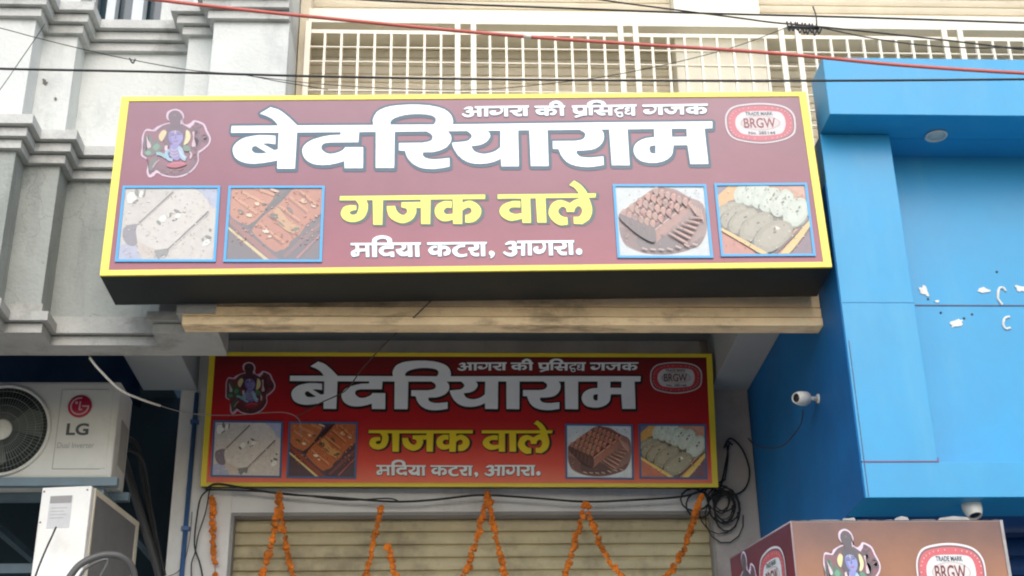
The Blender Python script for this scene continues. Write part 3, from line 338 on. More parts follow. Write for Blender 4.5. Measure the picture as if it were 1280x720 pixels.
PIC['slab_photo'] = [(206,198,188,1,[-7566,-140,-5536,-163,-5509,-1955,-7547,-1926]),
(176,178,200,2,[-7550,-1581,-7475,-1552,-7391,-1539,-7314,-1545,-7242,-1575,-7170,-1627,-7103,-1689,-7047,-1748,-6989,-1810,-6932,-1878,-6904,-1935,-7547,-1926]),
(178,184,208,3,[-5528,-714,-5553,-701,-5600,-656,-5644,-608,-5691,-545,-5793,-380,-5843,-309,-5908,-251,-5984,-199,-6037,-157,-5536,-163]),
(216,208,197,4,[-7224,-1317,-7234,-1184,-7227,-1119,-7200,-1057,-7073,-883,-6890,-657,-6694,-434,-6530,-271,-6430,-206,-6327,-169,-6234,-155,-6134,-156,-6049,-177,-5970,-217,-5900,-273,-5841,-339,-5782,-418,-5726,-511,-5695,-611,-5712,-710,-5861,-938,-6089,-1228,-6328,-1505,-6507,-1699,-6566,-1733,-6629,-1739,-6692,-1739,-6750,-1753,-6801,-1792,-6892,-1892,-6932,-1920,-6968,-1925,-7001,-1916,-7032,-1895,-7061,-1862,-7092,-1806,-7122,-1731,-7151,-1651,-7175,-1576,-7193,-1509,-7208,-1444,-7219,-1381]),
(205,190,176,5,[-7186,-1461,-7147,-1472,-7090,-1508,-7025,-1553,-6963,-1593,-6894,-1624,-6818,-1655,-6756,-1687,-6728,-1724,-6750,-1775,-6807,-1834,-6876,-1888,-6932,-1920,-6967,-1926,-7000,-1916,-7031,-1894,-7061,-1862,-7091,-1815,-7122,-1754,-7149,-1690,-7169,-1633,-7185,-1579,-7198,-1524,-7201,-1481]),
(212,203,192,6,[-6490,-1941,-6519,-1916,-6530,-1848,-6515,-1769,-6482,-1699,-6328,-1493,-6100,-1218,-5863,-947,-5683,-754,-5624,-703,-5556,-661,-5528,-657,-5509,-1955]),
(128,116,126,7,[-7513,-1169,-7493,-1130,-7462,-1103,-7424,-1084,-7386,-1069,-7344,-1055,-7297,-1045,-7254,-1044,-7225,-1056,-7216,-1085,-7222,-1127,-7231,-1177,-7233,-1230,-7218,-1306,-7196,-1398,-7178,-1485,-7177,-1547,-7202,-1578,-7244,-1589,-7293,-1586,-7336,-1573,-7374,-1552,-7412,-1519,-7447,-1477,-7474,-1428,-7495,-1368,-7510,-1296,-7517,-1225]),
(132,126,122,8,[-6790,-1724,-6774,-1701,-6741,-1691,-6657,-1683,-6560,-1665,-6514,-1663,-6484,-1676,-6477,-1717,-6485,-1776,-6501,-1834,-6517,-1869,-6533,-1869,-6575,-1820,-6596,-1812,-6617,-1835,-6639,-1877,-6662,-1914,-6685,-1924,-6716,-1892,-6751,-1833,-6780,-1770]),
(104,94,90,9,[-7232,-1061,-6878,-644,-6520,-221,-6495,-250,-6858,-668,-7215,-1081]),
(96,88,86,10,[-6528,-1694,-6122,-1217,-5711,-731,-5681,-766,-6100,-1243,-6510,-1715]),
(190,178,168,11,[-7193,-1063,-6845,-656,-6488,-248,-6473,-266,-6827,-677,-7178,-1080]),
(196,186,176,12,[-6488,-1718,-6082,-1241,-5665,-760,-5649,-779,-6062,-1264,-6471,-1737]),
(238,236,226,13,[-6603,-858,-6597,-920,-6625,-993,-6691,-1022,-6739,-1001,-6762,-946,-6733,-859,-6651,-816]),
(238,238,228,14,[-6278,-795,-6293,-850,-6325,-901,-6381,-913,-6416,-891,-6414,-847,-6381,-804,-6322,-766]),
(236,236,226,15,[-7298,-456,-7373,-534,-7473,-522,-7512,-417,-7513,-317,-7457,-234,-7361,-240,-7291,-331]),
(236,236,228,16,[-7133,-307,-7168,-359,-7203,-397,-7244,-359,-7254,-281,-7229,-224,-7192,-195,-7161,-241]),
(234,234,226,17,[-5609,-1457,-5599,-1526,-5645,-1593,-5704,-1618,-5766,-1619,-5768,-1550,-5737,-1477,-5668,-1440]),
(228,228,214,18,[-6524,-831,-6550,-890,-6581,-914,-6597,-871,-6588,-804,-6567,-747,-6535,-712,-6527,-771]),
(118,124,104,19,[-6709,-1059,-6728,-1078,-6772,-1047,-6807,-1006,-6807,-970,-6777,-966,-6730,-982,-6708,-1030]),
(120,116,100,20,[-6319,-761,-6349,-771,-6398,-766,-6442,-732,-6459,-702,-6441,-681,-6383,-700,-6331,-730]),
(126,124,108,21,[-6490,-838,-6508,-880,-6524,-894,-6539,-876,-6548,-826,-6535,-773,-6515,-765,-6500,-786]),
(118,118,104,22,[-6362,-930,-6366,-948,-6403,-966,-6445,-983,-6472,-977,-6461,-954,-6418,-929,-6370,-915]),
(112,112,98,23,[-5585,-1415,-5601,-1433,-5655,-1435,-5715,-1402,-5725,-1371,-5710,-1347,-5643,-1360,-5582,-1389]),
(126,120,112,24,[-5592,-1223,-5600,-1248,-5621,-1262,-5643,-1246,-5657,-1222,-5656,-1188,-5627,-1184,-5606,-1199]),
(120,118,110,25,[-7259,-239,-7255,-302,-7276,-358,-7323,-321,-7352,-257,-7350,-194,-7336,-143,-7315,-143,-7283,-171]),
(130,126,116,26,[-5743,-1452,-5750,-1482,-5766,-1494,-5785,-1483,-5801,-1451,-5790,-1420,-5773,-1409,-5751,-1415]),
(120,116,106,27,[-7252,-430,-7246,-448,-7298,-485,-7343,-514,-7375,-518,-7356,-487,-7319,-448,-7271,-426]),
(126,120,110,28,[-7118,-285,-7132,-354,-7147,-363,-7159,-345,-7154,-273,-7141,-189,-7120,-162,-7112,-211]),
(186,176,162,29,[-6168,-1556,-6175,-1568,-6196,-1561,-6204,-1543,-6188,-1538,-6171,-1542]),
(186,176,162,29,[-6965,-915,-6969,-901,-6961,-892,-6946,-898,-6946,-915,-6953,-925]),
(170,158,146,29,[-7454,-1724,-7462,-1713,-7461,-1701,-7446,-1704,-7433,-1718,-7437,-1732]),
(170,158,146,29,[-5946,-568,-5958,-575,-5966,-562,-5962,-550,-5952,-548,-5940,-553]),
(170,158,146,29,[-6206,-785,-6217,-772,-6220,-756,-6213,-739,-6199,-751,-6193,-775]),
(186,176,162,29,[-6038,-263,-6038,-248,-6029,-248,-6016,-256,-6019,-273,-6029,-274]),
(156,144,134,29,[-6725,-1495,-6739,-1505,-6758,-1496,-6772,-1482,-6756,-1476,-6736,-1480]),
(156,144,134,29,[-7415,-1693,-7418,-1680,-7407,-1677,-7394,-1678,-7398,-1691,-7406,-1696]),
(156,144,134,29,[-5796,-656,-5811,-653,-5825,-644,-5837,-629,-5822,-629,-5803,-642]),
(186,176,162,29,[-7051,-1635,-7046,-1620,-7031,-1620,-7024,-1634,-7026,-1652,-7041,-1649]),
(186,176,162,29,[-6902,-1686,-6916,-1684,-6918,-1663,-6912,-1648,-6900,-1661,-6896,-1676]),
(170,158,146,29,[-6147,-1275,-6162,-1283,-6176,-1275,-6169,-1258,-6159,-1246,-6145,-1254]),
(156,144,134,29,[-6230,-757,-6239,-766,-6254,-765,-6263,-754,-6256,-744,-6242,-749]),
(186,176,162,29,[-6917,-1777,-6912,-1763,-6901,-1759,-6891,-1767,-6891,-1782,-6905,-1790]),
(156,144,134,29,[-6471,-1860,-6482,-1852,-6477,-1837,-6466,-1833,-6456,-1843,-6461,-1857]),
(156,144,134,29,[-6351,-458,-6346,-441,-6335,-443,-6330,-457,-6332,-471,-6341,-471]),
(156,144,134,29,[-5670,-1549,-5681,-1545,-5691,-1536,-5687,-1524,-5676,-1524,-5666,-1535]),
(170,158,146,29,[-6049,-1340,-6055,-1321,-6043,-1302,-6026,-1305,-6021,-1324,-6033,-1337]),
(156,144,134,29,[-6642,-309,-6654,-317,-6666,-306,-6658,-290,-6646,-285,-6638,-294]),
(170,158,146,29,[-6984,-1349,-6989,-1362,-7000,-1354,-7004,-1342,-6997,-1334,-6983,-1331]),
(186,176,162,29,[-7190,-1603,-7179,-1586,-7161,-1577,-7144,-1589,-7153,-1607,-7171,-1608]),
(186,176,162,29,[-5702,-839,-5720,-832,-5723,-808,-5717,-791,-5700,-797,-5694,-822]),
(156,144,134,29,[-6328,-785,-6323,-764,-6304,-756,-6290,-769,-6293,-788,-6311,-800]),
(156,144,134,29,[-5689,-509,-5687,-497,-5681,-487,-5671,-497,-5668,-510,-5677,-513]),
(156,144,134,29,[-7264,-1851,-7274,-1864,-7294,-1864,-7298,-1851,-7297,-1837,-7280,-1843]),
(156,144,134,29,[-6161,-576,-6178,-575,-6185,-559,-6176,-547,-6164,-549,-6156,-559]),
(170,158,146,29,[-5972,-1685,-5974,-1669,-5964,-1663,-5955,-1669,-5946,-1683,-5957,-1694]),
(156,144,134,29,[-6837,-1765,-6853,-1752,-6860,-1734,-6851,-1724,-6838,-1726,-6829,-1747]),
(186,176,162,29,[-5729,-424,-5722,-417,-5708,-416,-5692,-423,-5704,-433,-5724,-435]),
(156,144,134,29,[-5962,-1312,-5970,-1321,-5976,-1312,-5979,-1299,-5967,-1295,-5956,-1299]),
(186,176,162,29,[-6142,-1755,-6153,-1758,-6165,-1757,-6160,-1742,-6152,-1734,-6145,-1741]),
(156,144,134,29,[-6252,-1458,-6250,-1440,-6233,-1446,-6225,-1457,-6230,-1469,-6247,-1476]),
(170,158,146,29,[-6213,-671,-6228,-657,-6227,-633,-6218,-620,-6205,-632,-6204,-654]),
(156,144,134,29,[-5973,-1642,-5982,-1644,-5998,-1636,-6000,-1626,-5992,-1621,-5976,-1632]),
(156,144,134,29,[-6522,-386,-6534,-391,-6542,-385,-6543,-371,-6532,-358,-6522,-370]),
(186,176,162,29,[-6621,-265,-6633,-264,-6639,-251,-6631,-240,-6618,-242,-6615,-256]),
(170,158,146,29,[-5965,-1794,-5977,-1786,-5985,-1773,-5984,-1762,-5974,-1761,-5967,-1779]),
(186,176,162,29,[-7125,-764,-7137,-766,-7143,-754,-7133,-746,-7120,-744,-7118,-756]),
(186,176,162,29,[-6930,-1287,-6938,-1275,-6932,-1261,-6920,-1266,-6915,-1275,-6918,-1287]),
(186,176,162,29,[-7290,-1170,-7293,-1157,-7278,-1149,-7267,-1153,-7264,-1167,-7279,-1174]),
(170,158,146,29,[-6468,-791,-6484,-799,-6500,-796,-6512,-782,-6499,-773,-6479,-772]),
(156,144,134,29,[-7189,-997,-7182,-984,-7171,-982,-7165,-994,-7165,-1008,-7178,-1013]),
(156,144,134,29,[-7481,-927,-7482,-913,-7470,-908,-7460,-921,-7465,-932,-7473,-940]),
(170,158,146,29,[-5548,-223,-5555,-216,-5558,-204,-5549,-198,-5539,-206,-5539,-218]),
(186,176,162,29,[-7565,-264,-7559,-262,-7547,-274,-7549,-289,-7557,-298,-7565,-291]),
(186,176,162,29,[-6326,-324,-6324,-308,-6311,-295,-6299,-294,-6297,-307,-6312,-323]),
(186,176,162,29,[-6585,-1873,-6576,-1862,-6564,-1857,-6552,-1873,-6563,-1886,-6576,-1889]),
(186,176,162,29,[-6001,-1842,-6011,-1841,-6019,-1829,-6017,-1818,-6007,-1817,-5999,-1830]),
(156,144,134,29,[-5838,-485,-5834,-475,-5825,-470,-5813,-476,-5819,-488,-5828,-493]),
(170,158,146,29,[-5822,-205,-5833,-215,-5846,-197,-5845,-183,-5834,-179,-5819,-190]),
(156,144,134,29,[-6554,-792,-6562,-788,-6568,-778,-6561,-773,-6553,-774,-6549,-784]),
(186,176,162,29,[-6850,-1366,-6853,-1354,-6848,-1343,-6837,-1350,-6831,-1362,-6839,-1369]),
(170,158,146,29,[-6643,-1097,-6649,-1103,-6665,-1097,-6677,-1084,-6663,-1081,-6646,-1087]),
(156,144,134,29,[-5757,-888,-5750,-874,-5727,-868,-5714,-876,-5724,-887,-5742,-894]),
(170,158,146,29,[-6364,-1275,-6374,-1279,-6386,-1256,-6384,-1240,-6370,-1249,-6362,-1265]),
(156,144,134,29,[-7119,-1098,-7129,-1084,-7132,-1058,-7119,-1047,-7110,-1065,-7110,-1085]),
(186,176,162,29,[-6062,-552,-6072,-541,-6071,-521,-6061,-517,-6052,-526,-6055,-540]),
(156,144,134,29,[-5617,-1488,-5622,-1471,-5611,-1459,-5597,-1463,-5596,-1478,-5603,-1490]),
(170,158,146,29,[-5740,-1141,-5741,-1125,-5734,-1112,-5723,-1108,-5718,-1121,-5726,-1137]),
(156,144,134,29,[-5808,-1190,-5814,-1199,-5828,-1195,-5831,-1185,-5827,-1176,-5815,-1182]),
(186,176,162,29,[-7297,-532,-7315,-533,-7330,-520,-7332,-505,-7321,-501,-7308,-513]),
(156,144,134,29,[-6161,-1400,-6173,-1410,-6189,-1402,-6201,-1391,-6188,-1387,-6172,-1386]),
(170,158,146,29,[-6595,-870,-6607,-855,-6602,-842,-6586,-843,-6575,-857,-6580,-868]),
(156,144,134,29,[-5707,-397,-5717,-388,-5722,-373,-5713,-368,-5703,-372,-5702,-385]),
(186,176,162,29,[-7063,-1179,-7078,-1180,-7086,-1165,-7077,-1155,-7065,-1152,-7060,-1165]),
(170,158,146,29,[-6161,-881,-6174,-871,-6167,-853,-6154,-854,-6146,-864,-6151,-877]),
(156,144,134,29,[-6149,-1315,-6159,-1316,-6167,-1311,-6167,-1301,-6159,-1295,-6152,-1303]),
(170,158,146,29,[-6760,-1221,-6762,-1207,-6750,-1206,-6737,-1211,-6738,-1228,-6751,-1228]),
(170,158,146,29,[-6977,-247,-6987,-239,-6990,-228,-6982,-219,-6969,-224,-6963,-240]),
(156,144,134,29,[-6745,-1882,-6757,-1891,-6773,-1885,-6786,-1870,-6771,-1863,-6753,-1867]),
(186,176,162,29,[-6535,-1053,-6547,-1046,-6557,-1024,-6552,-1015,-6543,-1018,-6536,-1037]),
(156,144,134,29,[-6660,-250,-6670,-245,-6669,-230,-6660,-225,-6652,-233,-6653,-245]),
(186,176,162,29,[-7495,-1342,-7507,-1345,-7517,-1342,-7514,-1327,-7504,-1315,-7494,-1323]),
(170,158,146,29,[-6776,-1409,-6789,-1413,-6796,-1401,-6799,-1385,-6784,-1385,-6774,-1394]),
(156,144,134,29,[-5942,-1455,-5957,-1442,-5969,-1425,-5961,-1415,-5950,-1415,-5940,-1436]),
(170,158,146,29,[-7457,-1347,-7462,-1336,-7453,-1314,-7445,-1319,-7440,-1328,-7448,-1345]),
(170,158,146,29,[-7297,-1773,-7312,-1779,-7329,-1757,-7321,-1743,-7309,-1740,-7294,-1755]),
(186,176,162,29,[-5685,-970,-5698,-973,-5713,-959,-5709,-944,-5695,-934,-5681,-954]),
(170,158,146,29,[-6465,-362,-6463,-351,-6446,-342,-6434,-350,-6440,-364,-6458,-374]),
(170,158,146,29,[-6196,-1021,-6193,-1007,-6186,-997,-6174,-1010,-6172,-1028,-6184,-1032]),
(170,158,146,29,[-6951,-1347,-6968,-1345,-6973,-1324,-6966,-1312,-6950,-1313,-6945,-1332]),
(156,144,134,29,[-7345,-594,-7357,-594,-7367,-580,-7368,-568,-7358,-570,-7346,-580]),
(170,158,146,29,[-5747,-1734,-5750,-1716,-5731,-1714,-5721,-1723,-5720,-1738,-5736,-1741]),
(156,144,134,29,[-5633,-231,-5638,-220,-5628,-212,-5618,-212,-5613,-225,-5623,-237]),
(170,158,146,29,[-6839,-1163,-6851,-1155,-6853,-1139,-6849,-1125,-6837,-1134,-6829,-1153]),
(170,158,146,29,[-5784,-1859,-5786,-1842,-5780,-1831,-5766,-1829,-5757,-1847,-5770,-1856]),
(156,144,134,29,[-7407,-236,-7419,-236,-7430,-229,-7430,-213,-7416,-209,-7404,-219]),
(232,226,216,30,[-7442,-1072,-7443,-1055,-7436,-1045,-7426,-1048,-7417,-1060,-7426,-1075]),
(232,226,216,30,[-7365,-1787,-7377,-1802,-7390,-1784,-7399,-1764,-7381,-1761,-7367,-1771]),
(232,226,216,30,[-7154,-1740,-7168,-1721,-7160,-1706,-7148,-1704,-7129,-1712,-7135,-1733]),
(232,226,216,30,[-5834,-824,-5843,-841,-5865,-833,-5876,-814,-5860,-807,-5843,-808]),
(232,226,216,30,[-6352,-1663,-6365,-1651,-6365,-1632,-6354,-1625,-6339,-1631,-6342,-1651]),
(232,226,216,30,[-6886,-1889,-6901,-1885,-6905,-1870,-6900,-1859,-6887,-1858,-6882,-1874]),
(232,226,216,30,[-5773,-1374,-5780,-1353,-5765,-1337,-5752,-1342,-5739,-1356,-5755,-1373]),
(232,226,216,30,[-6065,-494,-6068,-484,-6065,-470,-6053,-472,-6047,-485,-6055,-499]),
(232,226,216,30,[-6616,-1879,-6603,-1863,-6586,-1856,-6572,-1865,-6575,-1883,-6597,-1888]),
(232,226,216,30,[-6940,-815,-6949,-804,-6953,-790,-6945,-782,-6932,-786,-6932,-805]),
(232,226,216,30,[-6985,-1727,-6992,-1717,-6989,-1704,-6979,-1704,-6970,-1713,-6975,-1725]),
(232,226,216,30,[-6125,-728,-6121,-712,-6104,-714,-6094,-727,-6099,-744,-6120,-747]),
(232,226,216,30,[-7390,-1643,-7406,-1636,-7405,-1622,-7392,-1611,-7381,-1625,-7377,-1637]),
(232,226,216,30,[-5754,-888,-5763,-905,-5773,-892,-5774,-877,-5764,-866,-5750,-870]),
(232,226,216,30,[-7124,-1441,-7122,-1423,-7101,-1411,-7083,-1423,-7091,-1442,-7109,-1450]),
(232,226,216,30,[-6093,-891,-6093,-872,-6086,-853,-6071,-847,-6065,-864,-6079,-888]),
(232,226,216,30,[-5997,-429,-6011,-432,-6020,-410,-6018,-393,-6003,-395,-5994,-416]),
(232,226,216,30,[-6805,-439,-6812,-426,-6806,-415,-6792,-417,-6789,-432,-6793,-446]),
(232,226,216,30,[-7358,-352,-7360,-339,-7349,-326,-7334,-316,-7336,-335,-7347,-357]),
(232,226,216,30,[-7455,-1057,-7468,-1046,-7468,-1029,-7460,-1016,-7447,-1028,-7443,-1046]),
(232,226,216,30,[-6942,-1227,-6946,-1238,-6962,-1232,-6971,-1221,-6963,-1212,-6944,-1215]),
(232,226,216,30,[-5540,-1869,-5551,-1858,-5558,-1838,-5549,-1830,-5539,-1837,-5534,-1855]),
(232,226,216,30,[-7307,-503,-7314,-491,-7305,-479,-7295,-487,-7290,-497,-7297,-509]),
(232,226,216,30,[-7428,-776,-7447,-765,-7443,-742,-7425,-734,-7408,-751,-7409,-775]),
(232,226,216,30,[-5973,-1069,-5965,-1048,-5945,-1046,-5933,-1062,-5938,-1080,-5957,-1089]),
(232,226,216,30,[-5884,-1360,-5899,-1358,-5904,-1343,-5899,-1331,-5884,-1329,-5879,-1345]),
(232,226,216,30,[-6434,-1493,-6442,-1470,-6436,-1450,-6423,-1447,-6407,-1458,-6420,-1477]),
(232,226,216,30,[-6526,-431,-6532,-418,-6518,-397,-6505,-395,-6503,-411,-6515,-428]),
(232,226,216,30,[-5630,-417,-5642,-411,-5650,-402,-5648,-388,-5636,-392,-5629,-402]),
(232,226,216,30,[-6308,-1301,-6317,-1287,-6316,-1269,-6304,-1259,-6289,-1272,-6296,-1292]),
(232,226,216,30,[-6029,-810,-6032,-789,-6023,-772,-6009,-768,-6004,-786,-6013,-802]),
(232,226,216,30,[-7122,-596,-7131,-614,-7143,-602,-7146,-589,-7142,-571,-7127,-576]),
(232,226,216,30,[-6113,-701,-6111,-686,-6095,-682,-6085,-690,-6085,-705,-6103,-712]),
(232,226,216,30,[-6945,-1804,-6946,-1790,-6935,-1781,-6923,-1788,-6927,-1799,-6934,-1805]),
(232,226,216,30,[-7195,-522,-7206,-509,-7190,-497,-7175,-498,-7176,-514,-7184,-528]),
(232,226,216,30,[-5669,-531,-5668,-512,-5656,-505,-5645,-524,-5647,-542,-5658,-545]),
(232,226,216,30,[-7161,-325,-7176,-333,-7189,-319,-7200,-297,-7180,-294,-7159,-303]),
(232,226,216,30,[-6141,-1498,-6156,-1492,-6171,-1481,-6171,-1464,-6156,-1469,-6145,-1481]),
(232,226,216,30,[-5995,-1350,-6005,-1359,-6019,-1351,-6029,-1331,-6012,-1319,-5992,-1330]),
(232,226,216,30,[-7374,-1195,-7381,-1210,-7393,-1204,-7402,-1186,-7389,-1174,-7378,-1180]),
(232,226,216,30,[-5920,-280,-5936,-292,-5959,-288,-5971,-267,-5954,-255,-5931,-259]),
(232,226,216,30,[-7043,-500,-7054,-492,-7057,-479,-7049,-468,-7036,-476,-7035,-491]),
(232,226,216,30,[-6422,-797,-6437,-801,-6460,-793,-6466,-771,-6447,-771,-6431,-780]),
(232,226,216,30,[-6531,-747,-6544,-740,-6546,-717,-6538,-706,-6530,-719,-6524,-735]),
(232,226,216,30,[-6226,-758,-6232,-732,-6214,-717,-6195,-709,-6193,-733,-6205,-754]),
(232,226,216,30,[-6380,-1243,-6393,-1229,-6386,-1204,-6369,-1211,-6360,-1223,-6362,-1246]),
(232,226,216,30,[-6846,-909,-6853,-917,-6866,-905,-6873,-892,-6863,-885,-6848,-898]),
(232,226,216,30,[-5585,-1165,-5592,-1181,-5608,-1174,-5612,-1155,-5600,-1149,-5585,-1148]),
(232,226,216,30,[-7006,-499,-7024,-495,-7043,-486,-7040,-472,-7031,-462,-7011,-480]),
(232,226,216,30,[-6394,-947,-6402,-962,-6425,-958,-6427,-941,-6424,-925,-6403,-931]),
(232,226,216,30,[-6749,-1804,-6761,-1815,-6776,-1810,-6785,-1797,-6775,-1788,-6760,-1789]),
(232,226,216,30,[-7073,-756,-7082,-748,-7076,-732,-7066,-730,-7058,-739,-7063,-755]),
(232,226,216,30,[-6304,-1747,-6322,-1742,-6321,-1720,-6308,-1712,-6295,-1722,-6291,-1738]),
(232,226,216,30,[-6589,-1451,-6587,-1438,-6577,-1429,-6563,-1431,-6569,-1445,-6577,-1458]),
(232,226,216,30,[-7556,-770,-7546,-758,-7526,-757,-7520,-769,-7523,-782,-7544,-784]),
(232,226,216,30,[-6853,-1428,-6863,-1436,-6876,-1425,-6880,-1413,-6870,-1410,-6861,-1417]),
(232,226,216,30,[-7083,-750,-7097,-743,-7101,-721,-7086,-708,-7074,-727,-7071,-744]),
(232,226,216,30,[-7180,-1047,-7194,-1044,-7194,-1024,-7183,-1018,-7170,-1023,-7170,-1041]),
(232,226,216,30,[-6374,-1543,-6369,-1526,-6353,-1528,-6343,-1540,-6345,-1558,-6366,-1563]),
(232,226,216,30,[-6331,-1341,-6348,-1342,-6369,-1334,-6370,-1313,-6355,-1304,-6339,-1321])]
